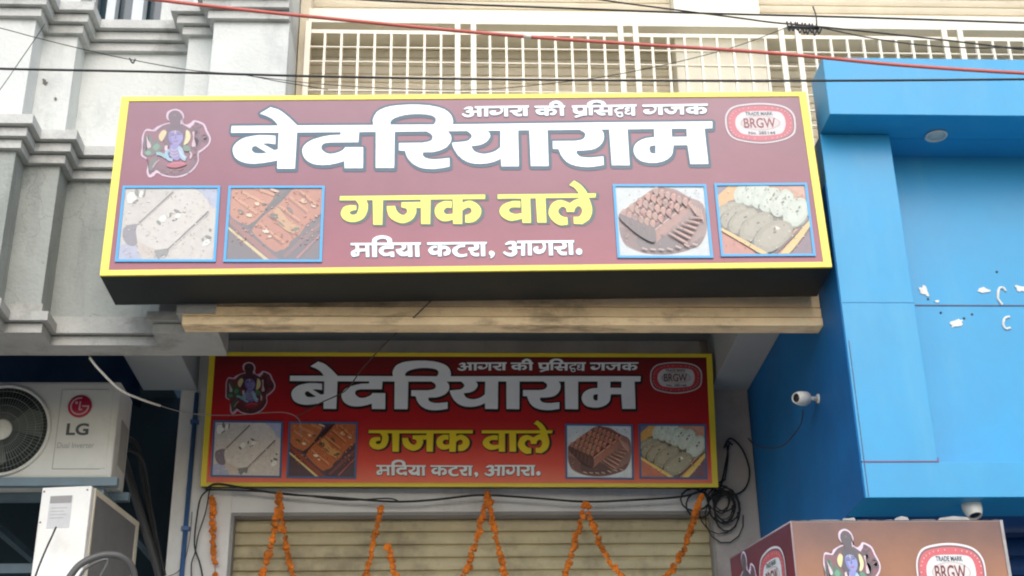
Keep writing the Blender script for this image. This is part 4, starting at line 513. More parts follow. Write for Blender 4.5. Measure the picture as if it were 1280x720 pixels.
PIC['block_photo'] = [(84,58,66,1,[-5241,-166,-3233,-189,-3230,-1987,-5234,-1959]),
(196,112,64,2,[-4443,-175,-4370,-213,-4308,-266,-4276,-327,-4285,-398,-4327,-479,-4383,-565,-4437,-652,-4538,-841,-4592,-932,-4644,-1002,-4689,-1050,-4733,-1087,-4781,-1107,-4840,-1102,-4933,-1067,-5049,-1009,-5158,-926,-5236,-819,-5239,-810,-5241,-166]),
(190,102,56,3,[-3994,-360,-3957,-305,-3923,-248,-3882,-198,-3851,-182,-3233,-189,-3232,-833,-3235,-844,-3293,-932,-3375,-985,-3461,-1025,-3530,-1075,-3575,-1140,-3635,-1275,-3670,-1335,-3718,-1384,-3823,-1465,-3863,-1506,-3884,-1551,-3893,-1597,-3903,-1641,-3931,-1677,-3981,-1717,-4047,-1758,-4121,-1780,-4201,-1765,-4322,-1679,-4469,-1544,-4608,-1401,-4703,-1292,-4719,-1257,-4717,-1221,-4704,-1184,-4686,-1147,-4655,-1091,-4612,-1027,-4560,-958,-4500,-887,-4422,-808,-4238,-640,-4162,-566,-4113,-512]),
(58,30,30,4,[-3857,-182,-3859,-186,-3995,-330,-4130,-502,-4187,-566,-4260,-634,-4427,-781,-4501,-857,-4563,-944,-4666,-1121,-4710,-1176,-4749,-1189,-4795,-1180,-4830,-1159,-4838,-1131,-4809,-1098,-4686,-1005,-4623,-944,-4551,-850,-4391,-618,-4317,-520,-4253,-447,-4192,-385,-4132,-331,-4074,-284,-4008,-240,-3937,-201,-3896,-182]),
(78,50,58,5,[-3232,-828,-3253,-834,-3350,-912,-3450,-1014,-3529,-1104,-3576,-1180,-3607,-1259,-3634,-1333,-3668,-1393,-3716,-1432,-3770,-1457,-3822,-1478,-3863,-1506,-3886,-1546,-3906,-1637,-3931,-1677,-3988,-1706,-4067,-1728,-4132,-1752,-4150,-1789,-4104,-1867,-4015,-1971,-4008,-1976,-3704,-1981,-3638,-1925,-3456,-1715,-3286,-1480,-3231,-1389]),
(150,64,44,6,[-5238,-975,-5234,-1038,-4315,-1958,-4116,-1960,-5238,-883]),
(108,42,38,7,[-5235,-1024,-5230,-1088,-4352,-1971,-4290,-1958]),
(222,196,130,8,[-5237,-1174,-5235,-1204,-4414,-1970,-4302,-1972,-5237,-1137]),
(178,88,86,9,[-3231,-1380,-3458,-1653,-3700,-1958,-3737,-1917,-3480,-1628,-3231,-1337]),
(120,66,70,10,[-3232,-1147,-3581,-1534,-3968,-1937,-4021,-1873,-3645,-1456,-3253,-1046,-3232,-1072]),
(214,140,88,11,[-3929,-372,-3714,-564,-3505,-763,-3529,-799,-3743,-608,-3953,-409]),
(146,70,40,12,[-3969,-429,-3755,-622,-3544,-819,-3556,-837,-3769,-644,-3981,-447]),
(214,140,88,13,[-4148,-592,-3908,-791,-3673,-996,-3696,-1033,-3935,-835,-4171,-630]),
(146,70,40,14,[-4187,-648,-3948,-848,-3712,-1051,-3723,-1070,-3961,-871,-4198,-667]),
(214,140,88,15,[-4365,-796,-4072,-1053,-3784,-1315,-3808,-1351,-4100,-1097,-4389,-833]),
(146,70,40,16,[-4404,-852,-4112,-1110,-3823,-1370,-3835,-1388,-4126,-1132,-4416,-870]),
(214,140,88,17,[-4554,-1043,-4273,-1291,-4000,-1544,-4023,-1579,-4301,-1334,-4577,-1079]),
(146,70,40,18,[-4592,-1099,-4313,-1347,-4038,-1598,-4050,-1616,-4327,-1369,-4604,-1117]),
(214,140,88,19,[-3705,-226,-3503,-419,-3306,-618,-3332,-653,-3533,-462,-3731,-262]),
(146,70,40,20,[-3745,-282,-3544,-477,-3346,-674,-3359,-692,-3559,-498,-3758,-300]),
(214,142,92,21,[-4983,-230,-4717,-376,-4456,-534,-4478,-592,-4743,-446,-5004,-288]),
(214,142,92,22,[-5122,-380,-4864,-586,-4614,-800,-4644,-852,-4900,-648,-5151,-432]),
(214,142,92,23,[-4604,-174,-4434,-243,-4266,-326,-4283,-387,-4454,-317,-4623,-234,-4606,-174]),
(206,150,84,24,[-4281,-713,-4265,-684,-4232,-673,-4192,-679,-4155,-700,-4108,-759,-3997,-937,-3937,-1011,-3867,-1059,-3719,-1125,-3678,-1160,-3673,-1209,-3692,-1264,-3728,-1310,-3771,-1334,-3826,-1326,-3895,-1297,-3967,-1257,-4028,-1214,-4077,-1171,-4120,-1122,-4157,-1068,-4190,-1008,-4223,-934,-4253,-848,-4275,-769]),
(74,66,46,25,[-4151,-967,-4197,-986,-4266,-950,-4336,-899,-4359,-830,-4301,-812,-4216,-838,-4175,-909]),
(80,74,50,26,[-3859,-810,-3899,-802,-3951,-749,-3996,-679,-3986,-644,-3947,-659,-3898,-695,-3854,-768]),
(86,80,52,27,[-3683,-1205,-3696,-1243,-3768,-1263,-3851,-1278,-3893,-1246,-3837,-1208,-3786,-1174,-3702,-1169]),
(80,60,44,28,[-4014,-1174,-4057,-1146,-4113,-1100,-4166,-1028,-4176,-996,-4138,-1019,-4086,-1067,-4021,-1142]),
(86,80,50,29,[-4919,-813,-4950,-830,-5005,-812,-5045,-766,-5062,-719,-5026,-703,-4972,-736,-4922,-772]),
(84,70,50,30,[-4450,-578,-4454,-599,-4490,-612,-4531,-600,-4538,-577,-4535,-552,-4493,-551,-4454,-555]),
(238,222,196,31,[-4348,-1299,-4392,-1315,-4436,-1316,-4482,-1285,-4504,-1233,-4456,-1216,-4409,-1213,-4356,-1246]),
(230,210,180,32,[-4738,-873,-4746,-909,-4804,-910,-4858,-884,-4865,-845,-4848,-814,-4796,-820,-4751,-839]),
(226,200,170,33,[-3342,-678,-3377,-681,-3415,-678,-3446,-651,-3473,-621,-3445,-610,-3401,-626,-3354,-647]),
(232,214,186,34,[-4278,-1399,-4289,-1425,-4319,-1427,-4351,-1426,-4364,-1398,-4349,-1375,-4322,-1370,-4290,-1372]),
(226,196,160,35,[-4592,-598,-4607,-630,-4656,-621,-4691,-588,-4701,-551,-4674,-531,-4632,-531,-4587,-560]),
(222,180,140,36,[-3560,-560,-3599,-578,-3655,-568,-3707,-518,-3689,-474,-3662,-443,-3603,-454,-3564,-509]),
(226,186,150,37,[-4171,-284,-4210,-290,-4290,-274,-4376,-223,-4383,-193,-4349,-186,-4273,-206,-4186,-251]),
(150,72,40,38,[-3293,-1500,-3307,-1490,-3312,-1472,-3304,-1457,-3292,-1468,-3288,-1482]),
(150,72,40,38,[-5015,-286,-5021,-261,-5016,-232,-4994,-229,-4981,-253,-4996,-275]),
(214,130,84,38,[-4698,-902,-4707,-892,-4695,-876,-4681,-863,-4677,-884,-4686,-905]),
(222,150,100,38,[-3415,-1422,-3416,-1402,-3401,-1380,-3389,-1389,-3387,-1403,-3398,-1416]),
(150,72,40,38,[-4208,-994,-4222,-985,-4233,-965,-4229,-945,-4214,-959,-4204,-978]),
(214,130,84,38,[-4885,-1500,-4905,-1500,-4927,-1486,-4923,-1467,-4909,-1459,-4891,-1478]),
(222,150,100,38,[-4013,-529,-4021,-507,-4001,-498,-3985,-506,-3973,-530,-3998,-545]),
(214,130,84,38,[-3404,-1017,-3399,-994,-3375,-984,-3359,-1007,-3371,-1026,-3392,-1042]),
(150,72,40,38,[-4442,-1597,-4449,-1616,-4466,-1616,-4473,-1593,-4462,-1575,-4448,-1579]),
(222,150,100,38,[-3429,-1272,-3430,-1247,-3418,-1234,-3396,-1238,-3394,-1263,-3407,-1275]),
(222,150,100,38,[-4231,-345,-4236,-325,-4233,-300,-4220,-287,-4215,-308,-4219,-331]),
(150,72,40,38,[-3758,-1323,-3785,-1322,-3791,-1289,-3787,-1263,-3762,-1265,-3743,-1298]),
(150,72,40,38,[-3421,-540,-3439,-552,-3462,-546,-3468,-522,-3454,-506,-3434,-521]),
(168,84,46,38,[-3614,-504,-3611,-482,-3596,-472,-3582,-488,-3578,-514,-3598,-516]),
(214,130,84,38,[-3563,-911,-3582,-910,-3585,-892,-3569,-885,-3552,-886,-3551,-901]),
(150,72,40,38,[-3638,-1610,-3646,-1619,-3664,-1624,-3668,-1602,-3659,-1584,-3643,-1596]),
(168,84,46,38,[-3480,-969,-3477,-955,-3456,-951,-3443,-963,-3448,-982,-3473,-983]),
(214,130,84,38,[-3290,-504,-3312,-520,-3335,-499,-3337,-476,-3321,-465,-3298,-475]),
(150,72,40,38,[-4366,-1246,-4381,-1232,-4391,-1209,-4371,-1199,-4353,-1208,-4347,-1234]),
(168,84,46,38,[-5197,-407,-5201,-390,-5179,-368,-5156,-364,-5160,-390,-5183,-412]),
(214,130,84,38,[-4537,-759,-4556,-761,-4568,-745,-4555,-726,-4534,-724,-4523,-741]),
(214,130,84,38,[-4847,-1452,-4867,-1450,-4880,-1423,-4889,-1398,-4869,-1401,-4851,-1428]),
(168,84,46,38,[-4683,-227,-4696,-218,-4699,-191,-4686,-177,-4671,-190,-4669,-219]),
(150,72,40,38,[-4432,-715,-4451,-704,-4457,-685,-4444,-667,-4430,-681,-4423,-695]),
(168,84,46,38,[-5018,-1335,-5035,-1335,-5044,-1313,-5037,-1296,-5022,-1304,-5010,-1320]),
(150,72,40,38,[-3500,-1500,-3521,-1492,-3526,-1463,-3508,-1454,-3490,-1459,-3483,-1487]),
(222,150,100,38,[-3733,-515,-3739,-489,-3726,-478,-3708,-497,-3699,-524,-3713,-535]),
(214,130,84,38,[-3828,-296,-3840,-278,-3825,-263,-3811,-279,-3801,-296,-3815,-310]),
(222,150,100,38,[-4680,-639,-4691,-658,-4714,-646,-4717,-624,-4706,-606,-4688,-622]),
(168,84,46,38,[-3955,-1536,-3967,-1541,-3977,-1526,-3977,-1512,-3966,-1508,-3956,-1522]),
(150,72,40,38,[-4872,-1069,-4881,-1056,-4876,-1035,-4860,-1038,-4846,-1051,-4859,-1068]),
(214,130,84,38,[-4825,-1271,-4831,-1251,-4813,-1234,-4798,-1237,-4795,-1254,-4809,-1266]),
(222,150,100,38,[-4493,-1224,-4480,-1207,-4460,-1208,-4448,-1218,-4458,-1230,-4477,-1238]),
(222,150,100,38,[-3853,-1169,-3867,-1163,-3880,-1145,-3871,-1127,-3851,-1128,-3844,-1154]),
(168,84,46,38,[-5061,-895,-5060,-873,-5039,-860,-5018,-874,-5029,-895,-5045,-911]),
(150,72,40,38,[-4654,-1153,-4652,-1128,-4636,-1117,-4613,-1123,-4613,-1152,-4632,-1159]),
(214,130,84,38,[-3983,-604,-3988,-586,-3975,-562,-3957,-556,-3960,-579,-3968,-596]),
(150,72,40,38,[-4184,-1336,-4204,-1344,-4229,-1344,-4246,-1326,-4225,-1316,-4200,-1321]),
(150,72,40,38,[-3889,-826,-3894,-806,-3874,-795,-3859,-807,-3853,-830,-3876,-836]),
(168,84,46,38,[-4242,-711,-4259,-714,-4268,-703,-4263,-686,-4249,-681,-4235,-689]),
(222,150,100,38,[-3882,-1068,-3878,-1039,-3853,-1024,-3829,-1036,-3835,-1064,-3857,-1072]),
(222,150,100,38,[-4195,-1097,-4205,-1080,-4198,-1059,-4189,-1053,-4179,-1062,-4181,-1087]),
(222,150,100,38,[-4440,-588,-4456,-581,-4453,-562,-4441,-554,-4420,-558,-4423,-583]),
(168,84,46,38,[-4397,-1459,-4398,-1441,-4393,-1423,-4377,-1428,-4371,-1445,-4383,-1454]),
(168,84,46,38,[-5042,-448,-5061,-449,-5073,-435,-5065,-414,-5047,-416,-5039,-427]),
(168,84,46,38,[-4070,-1420,-4092,-1417,-4094,-1393,-4072,-1381,-4049,-1394,-4048,-1417]),
(222,150,100,38,[-4212,-910,-4226,-922,-4248,-919,-4249,-899,-4240,-889,-4224,-893]),
(222,150,100,38,[-5021,-1461,-5034,-1448,-5029,-1427,-5018,-1424,-5005,-1430,-5006,-1454]),
(222,150,100,38,[-5098,-283,-5114,-291,-5137,-281,-5135,-257,-5121,-240,-5095,-259]),
(222,150,100,38,[-4577,-449,-4566,-433,-4551,-425,-4541,-449,-4550,-468,-4565,-469]),
(168,84,46,38,[-4687,-637,-4704,-629,-4711,-613,-4700,-596,-4684,-606,-4679,-620]),
(168,84,46,38,[-3369,-1481,-3382,-1485,-3390,-1468,-3384,-1457,-3372,-1451,-3364,-1469]),
(222,150,100,38,[-4848,-1267,-4869,-1262,-4877,-1236,-4863,-1223,-4844,-1224,-4839,-1248]),
(168,84,46,38,[-3352,-644,-3348,-613,-3327,-588,-3304,-599,-3300,-627,-3325,-639]),
(214,130,84,38,[-4560,-281,-4575,-281,-4594,-259,-4593,-232,-4570,-242,-4559,-264]),
(222,150,100,38,[-4339,-672,-4327,-658,-4309,-651,-4297,-661,-4300,-677,-4325,-685]),
(222,150,100,38,[-4640,-1151,-4659,-1131,-4649,-1103,-4636,-1082,-4618,-1102,-4622,-1134]),
(214,130,84,38,[-3743,-1361,-3762,-1348,-3777,-1328,-3774,-1312,-3760,-1317,-3739,-1338]),
(150,72,40,38,[-4915,-1587,-4925,-1599,-4946,-1580,-4951,-1566,-4939,-1562,-4913,-1569]),
(150,72,40,38,[-4089,-1371,-4086,-1350,-4075,-1330,-4054,-1333,-4053,-1357,-4070,-1375]),
(168,84,46,38,[-4533,-1364,-4549,-1365,-4557,-1339,-4548,-1319,-4527,-1326,-4517,-1355]),
(150,72,40,38,[-3568,-1584,-3560,-1559,-3538,-1564,-3520,-1580,-3534,-1600,-3554,-1605]),
(150,72,40,38,[-4839,-675,-4841,-655,-4836,-637,-4824,-627,-4815,-641,-4826,-666]),
(168,84,46,38,[-3804,-1226,-3817,-1247,-3840,-1235,-3846,-1213,-3832,-1201,-3813,-1205]),
(222,150,100,38,[-3948,-773,-3940,-759,-3924,-756,-3915,-770,-3923,-781,-3936,-784]),
(150,72,40,38,[-5131,-1508,-5145,-1494,-5137,-1476,-5126,-1466,-5114,-1478,-5119,-1497]),
(214,130,84,38,[-3594,-923,-3611,-915,-3610,-889,-3597,-868,-3578,-884,-3577,-917]),
(150,72,40,38,[-4036,-425,-4051,-414,-4053,-388,-4041,-377,-4032,-392,-4030,-408]),
(150,72,40,38,[-3559,-276,-3572,-267,-3578,-243,-3562,-231,-3548,-247,-3545,-270]),
(222,150,100,38,[-4837,-780,-4846,-756,-4845,-725,-4823,-726,-4805,-742,-4816,-773]),
(222,150,100,38,[-4492,-825,-4503,-810,-4507,-788,-4487,-789,-4475,-800,-4479,-816]),
(150,72,40,38,[-5034,-1303,-5054,-1289,-5050,-1269,-5028,-1273,-5012,-1284,-5018,-1298]),
(214,130,84,38,[-3776,-1107,-3772,-1087,-3758,-1074,-3738,-1085,-3740,-1110,-3758,-1124]),
(222,150,100,38,[-4563,-1172,-4572,-1161,-4572,-1137,-4558,-1130,-4549,-1145,-4553,-1164]),
(222,150,100,38,[-3785,-462,-3796,-475,-3815,-475,-3824,-456,-3811,-445,-3793,-443]),
(222,150,100,38,[-3508,-1166,-3528,-1154,-3519,-1129,-3505,-1105,-3491,-1130,-3489,-1157]),
(214,130,84,38,[-4601,-548,-4616,-551,-4635,-527,-4645,-503,-4623,-513,-4603,-530]),
(214,130,84,38,[-3810,-335,-3830,-327,-3825,-307,-3811,-293,-3798,-309,-3790,-329]),
(214,130,84,38,[-5064,-1293,-5074,-1269,-5062,-1252,-5042,-1243,-5037,-1269,-5040,-1293]),
(150,72,40,38,[-4947,-1043,-4944,-1033,-4932,-1027,-4921,-1036,-4923,-1052,-4940,-1052]),
(150,72,40,38,[-4610,-709,-4621,-708,-4625,-692,-4619,-684,-4610,-687,-4603,-700]),
(214,130,84,38,[-4297,-1396,-4311,-1389,-4318,-1371,-4304,-1360,-4286,-1367,-4289,-1384]),
(168,84,46,38,[-4298,-950,-4312,-932,-4308,-907,-4295,-905,-4282,-911,-4281,-938]),
(214,130,84,38,[-3331,-947,-3334,-920,-3330,-890,-3308,-885,-3296,-908,-3311,-935]),
(222,150,100,38,[-3792,-256,-3800,-264,-3819,-254,-3821,-238,-3810,-230,-3789,-242]),
(222,150,100,38,[-4252,-1060,-4261,-1041,-4241,-1025,-4226,-1032,-4217,-1051,-4238,-1064]),
(168,84,46,38,[-4013,-1018,-4033,-1026,-4052,-1026,-4071,-1010,-4056,-994,-4030,-1002]),
(150,72,40,38,[-4870,-1487,-4877,-1472,-4862,-1461,-4852,-1475,-4849,-1488,-4861,-1498]),
(168,84,46,38,[-4977,-1538,-4975,-1520,-4956,-1506,-4934,-1514,-4944,-1537,-4963,-1550]),
(222,150,100,38,[-4923,-612,-4927,-598,-4912,-584,-4900,-588,-4900,-602,-4911,-613]),
(222,150,100,38,[-3326,-901,-3344,-921,-3366,-907,-3366,-886,-3357,-868,-3336,-876]),
(150,72,40,38,[-4214,-341,-4213,-322,-4205,-312,-4191,-327,-4181,-354,-4197,-363]),
(222,150,100,38,[-3531,-1337,-3539,-1328,-3535,-1308,-3526,-1297,-3515,-1306,-3519,-1337]),
(214,130,84,38,[-3301,-461,-3318,-453,-3317,-430,-3305,-420,-3288,-425,-3280,-455]),
(214,130,84,38,[-3316,-1488,-3310,-1468,-3286,-1454,-3271,-1460,-3278,-1477,-3296,-1490]),
(168,84,46,38,[-3917,-1507,-3929,-1523,-3957,-1515,-3960,-1497,-3952,-1483,-3923,-1486]),
(168,84,46,38,[-4519,-996,-4524,-982,-4519,-967,-4503,-973,-4500,-989,-4506,-1001]),
(214,130,84,38,[-3331,-629,-3346,-611,-3349,-591,-3329,-586,-3309,-596,-3314,-616]),
(222,150,100,38,[-4062,-764,-4068,-743,-4068,-715,-4052,-714,-4043,-728,-4047,-754]),
(168,84,46,38,[-3638,-1448,-3652,-1425,-3637,-1399,-3617,-1410,-3599,-1427,-3616,-1448]),
(214,130,84,38,[-3864,-1179,-3877,-1190,-3898,-1186,-3905,-1170,-3895,-1157,-3871,-1161]),
(222,150,100,38,[-4954,-459,-4951,-443,-4934,-430,-4920,-431,-4922,-447,-4940,-464]),
(150,72,40,38,[-3276,-885,-3293,-883,-3303,-871,-3300,-858,-3287,-846,-3271,-864]),
(222,150,100,38,[-5133,-686,-5144,-705,-5158,-693,-5158,-673,-5147,-653,-5129,-661]),
(150,72,40,38,[-4009,-467,-4022,-472,-4036,-450,-4033,-435,-4020,-436,-4004,-452]),
(168,84,46,38,[-4426,-1222,-4444,-1235,-4459,-1223,-4457,-1201,-4442,-1194,-4427,-1198]),
(150,72,40,38,[-3751,-1376,-3763,-1363,-3755,-1342,-3740,-1324,-3726,-1347,-3735,-1374]),
(222,150,100,38,[-4158,-1000,-4179,-1004,-4196,-974,-4185,-958,-4168,-954,-4156,-978]),
(150,72,40,38,[-4171,-864,-4192,-876,-4216,-870,-4225,-844,-4207,-826,-4186,-842]),
(168,84,46,38,[-4714,-1584,-4713,-1564,-4698,-1553,-4681,-1567,-4688,-1585,-4700,-1592]),
(222,150,100,38,[-4876,-401,-4870,-383,-4851,-377,-4834,-392,-4842,-416,-4866,-425]),
(214,130,84,38,[-3618,-554,-3623,-528,-3612,-506,-3592,-514,-3580,-535,-3596,-552]),
(150,72,40,38,[-3616,-1120,-3633,-1123,-3649,-1111,-3654,-1095,-3640,-1090,-3619,-1099]),
(150,72,40,38,[-4404,-1152,-4424,-1155,-4447,-1140,-4445,-1121,-4431,-1115,-4405,-1127]),
(150,72,40,38,[-4010,-750,-4022,-758,-4033,-742,-4031,-726,-4017,-725,-4009,-738]),
(168,84,46,38,[-3585,-400,-3606,-398,-3621,-368,-3613,-341,-3588,-347,-3577,-378]),
(222,150,100,38,[-4727,-1356,-4741,-1339,-4727,-1324,-4712,-1324,-4699,-1341,-4712,-1356]),
(214,130,84,38,[-4169,-1267,-4167,-1250,-4154,-1237,-4140,-1248,-4144,-1264,-4155,-1280]),
(222,150,100,38,[-3549,-404,-3538,-385,-3516,-376,-3504,-382,-3503,-398,-3529,-409]),
(150,72,40,38,[-4839,-1463,-4860,-1464,-4867,-1441,-4863,-1421,-4843,-1421,-4830,-1444]),
(168,84,46,38,[-3836,-1439,-3847,-1419,-3851,-1393,-3838,-1381,-3823,-1390,-3826,-1420]),
(150,72,40,38,[-3834,-291,-3844,-308,-3860,-303,-3861,-281,-3852,-261,-3833,-266]),
(150,72,40,38,[-4639,-229,-4636,-207,-4622,-186,-4609,-188,-4610,-203,-4622,-223]),
(222,150,100,38,[-3633,-240,-3643,-247,-3663,-228,-3659,-213,-3647,-211,-3635,-228]),
(222,150,100,38,[-4079,-1490,-4094,-1480,-4101,-1453,-4093,-1429,-4075,-1446,-4065,-1477]),
(168,84,46,38,[-4921,-1181,-4937,-1166,-4933,-1141,-4913,-1145,-4895,-1155,-4900,-1181]),
(222,150,100,38,[-4979,-823,-4997,-827,-5020,-800,-5021,-772,-4997,-778,-4982,-802]),
(222,150,100,38,[-3437,-608,-3456,-610,-3473,-601,-3475,-572,-3451,-562,-3436,-584]),
(168,84,46,38,[-3278,-1284,-3296,-1290,-3305,-1267,-3291,-1252,-3270,-1250,-3270,-1272]),
(168,84,46,38,[-4860,-1454,-4871,-1434,-4859,-1417,-4842,-1425,-4829,-1443,-4842,-1459])]
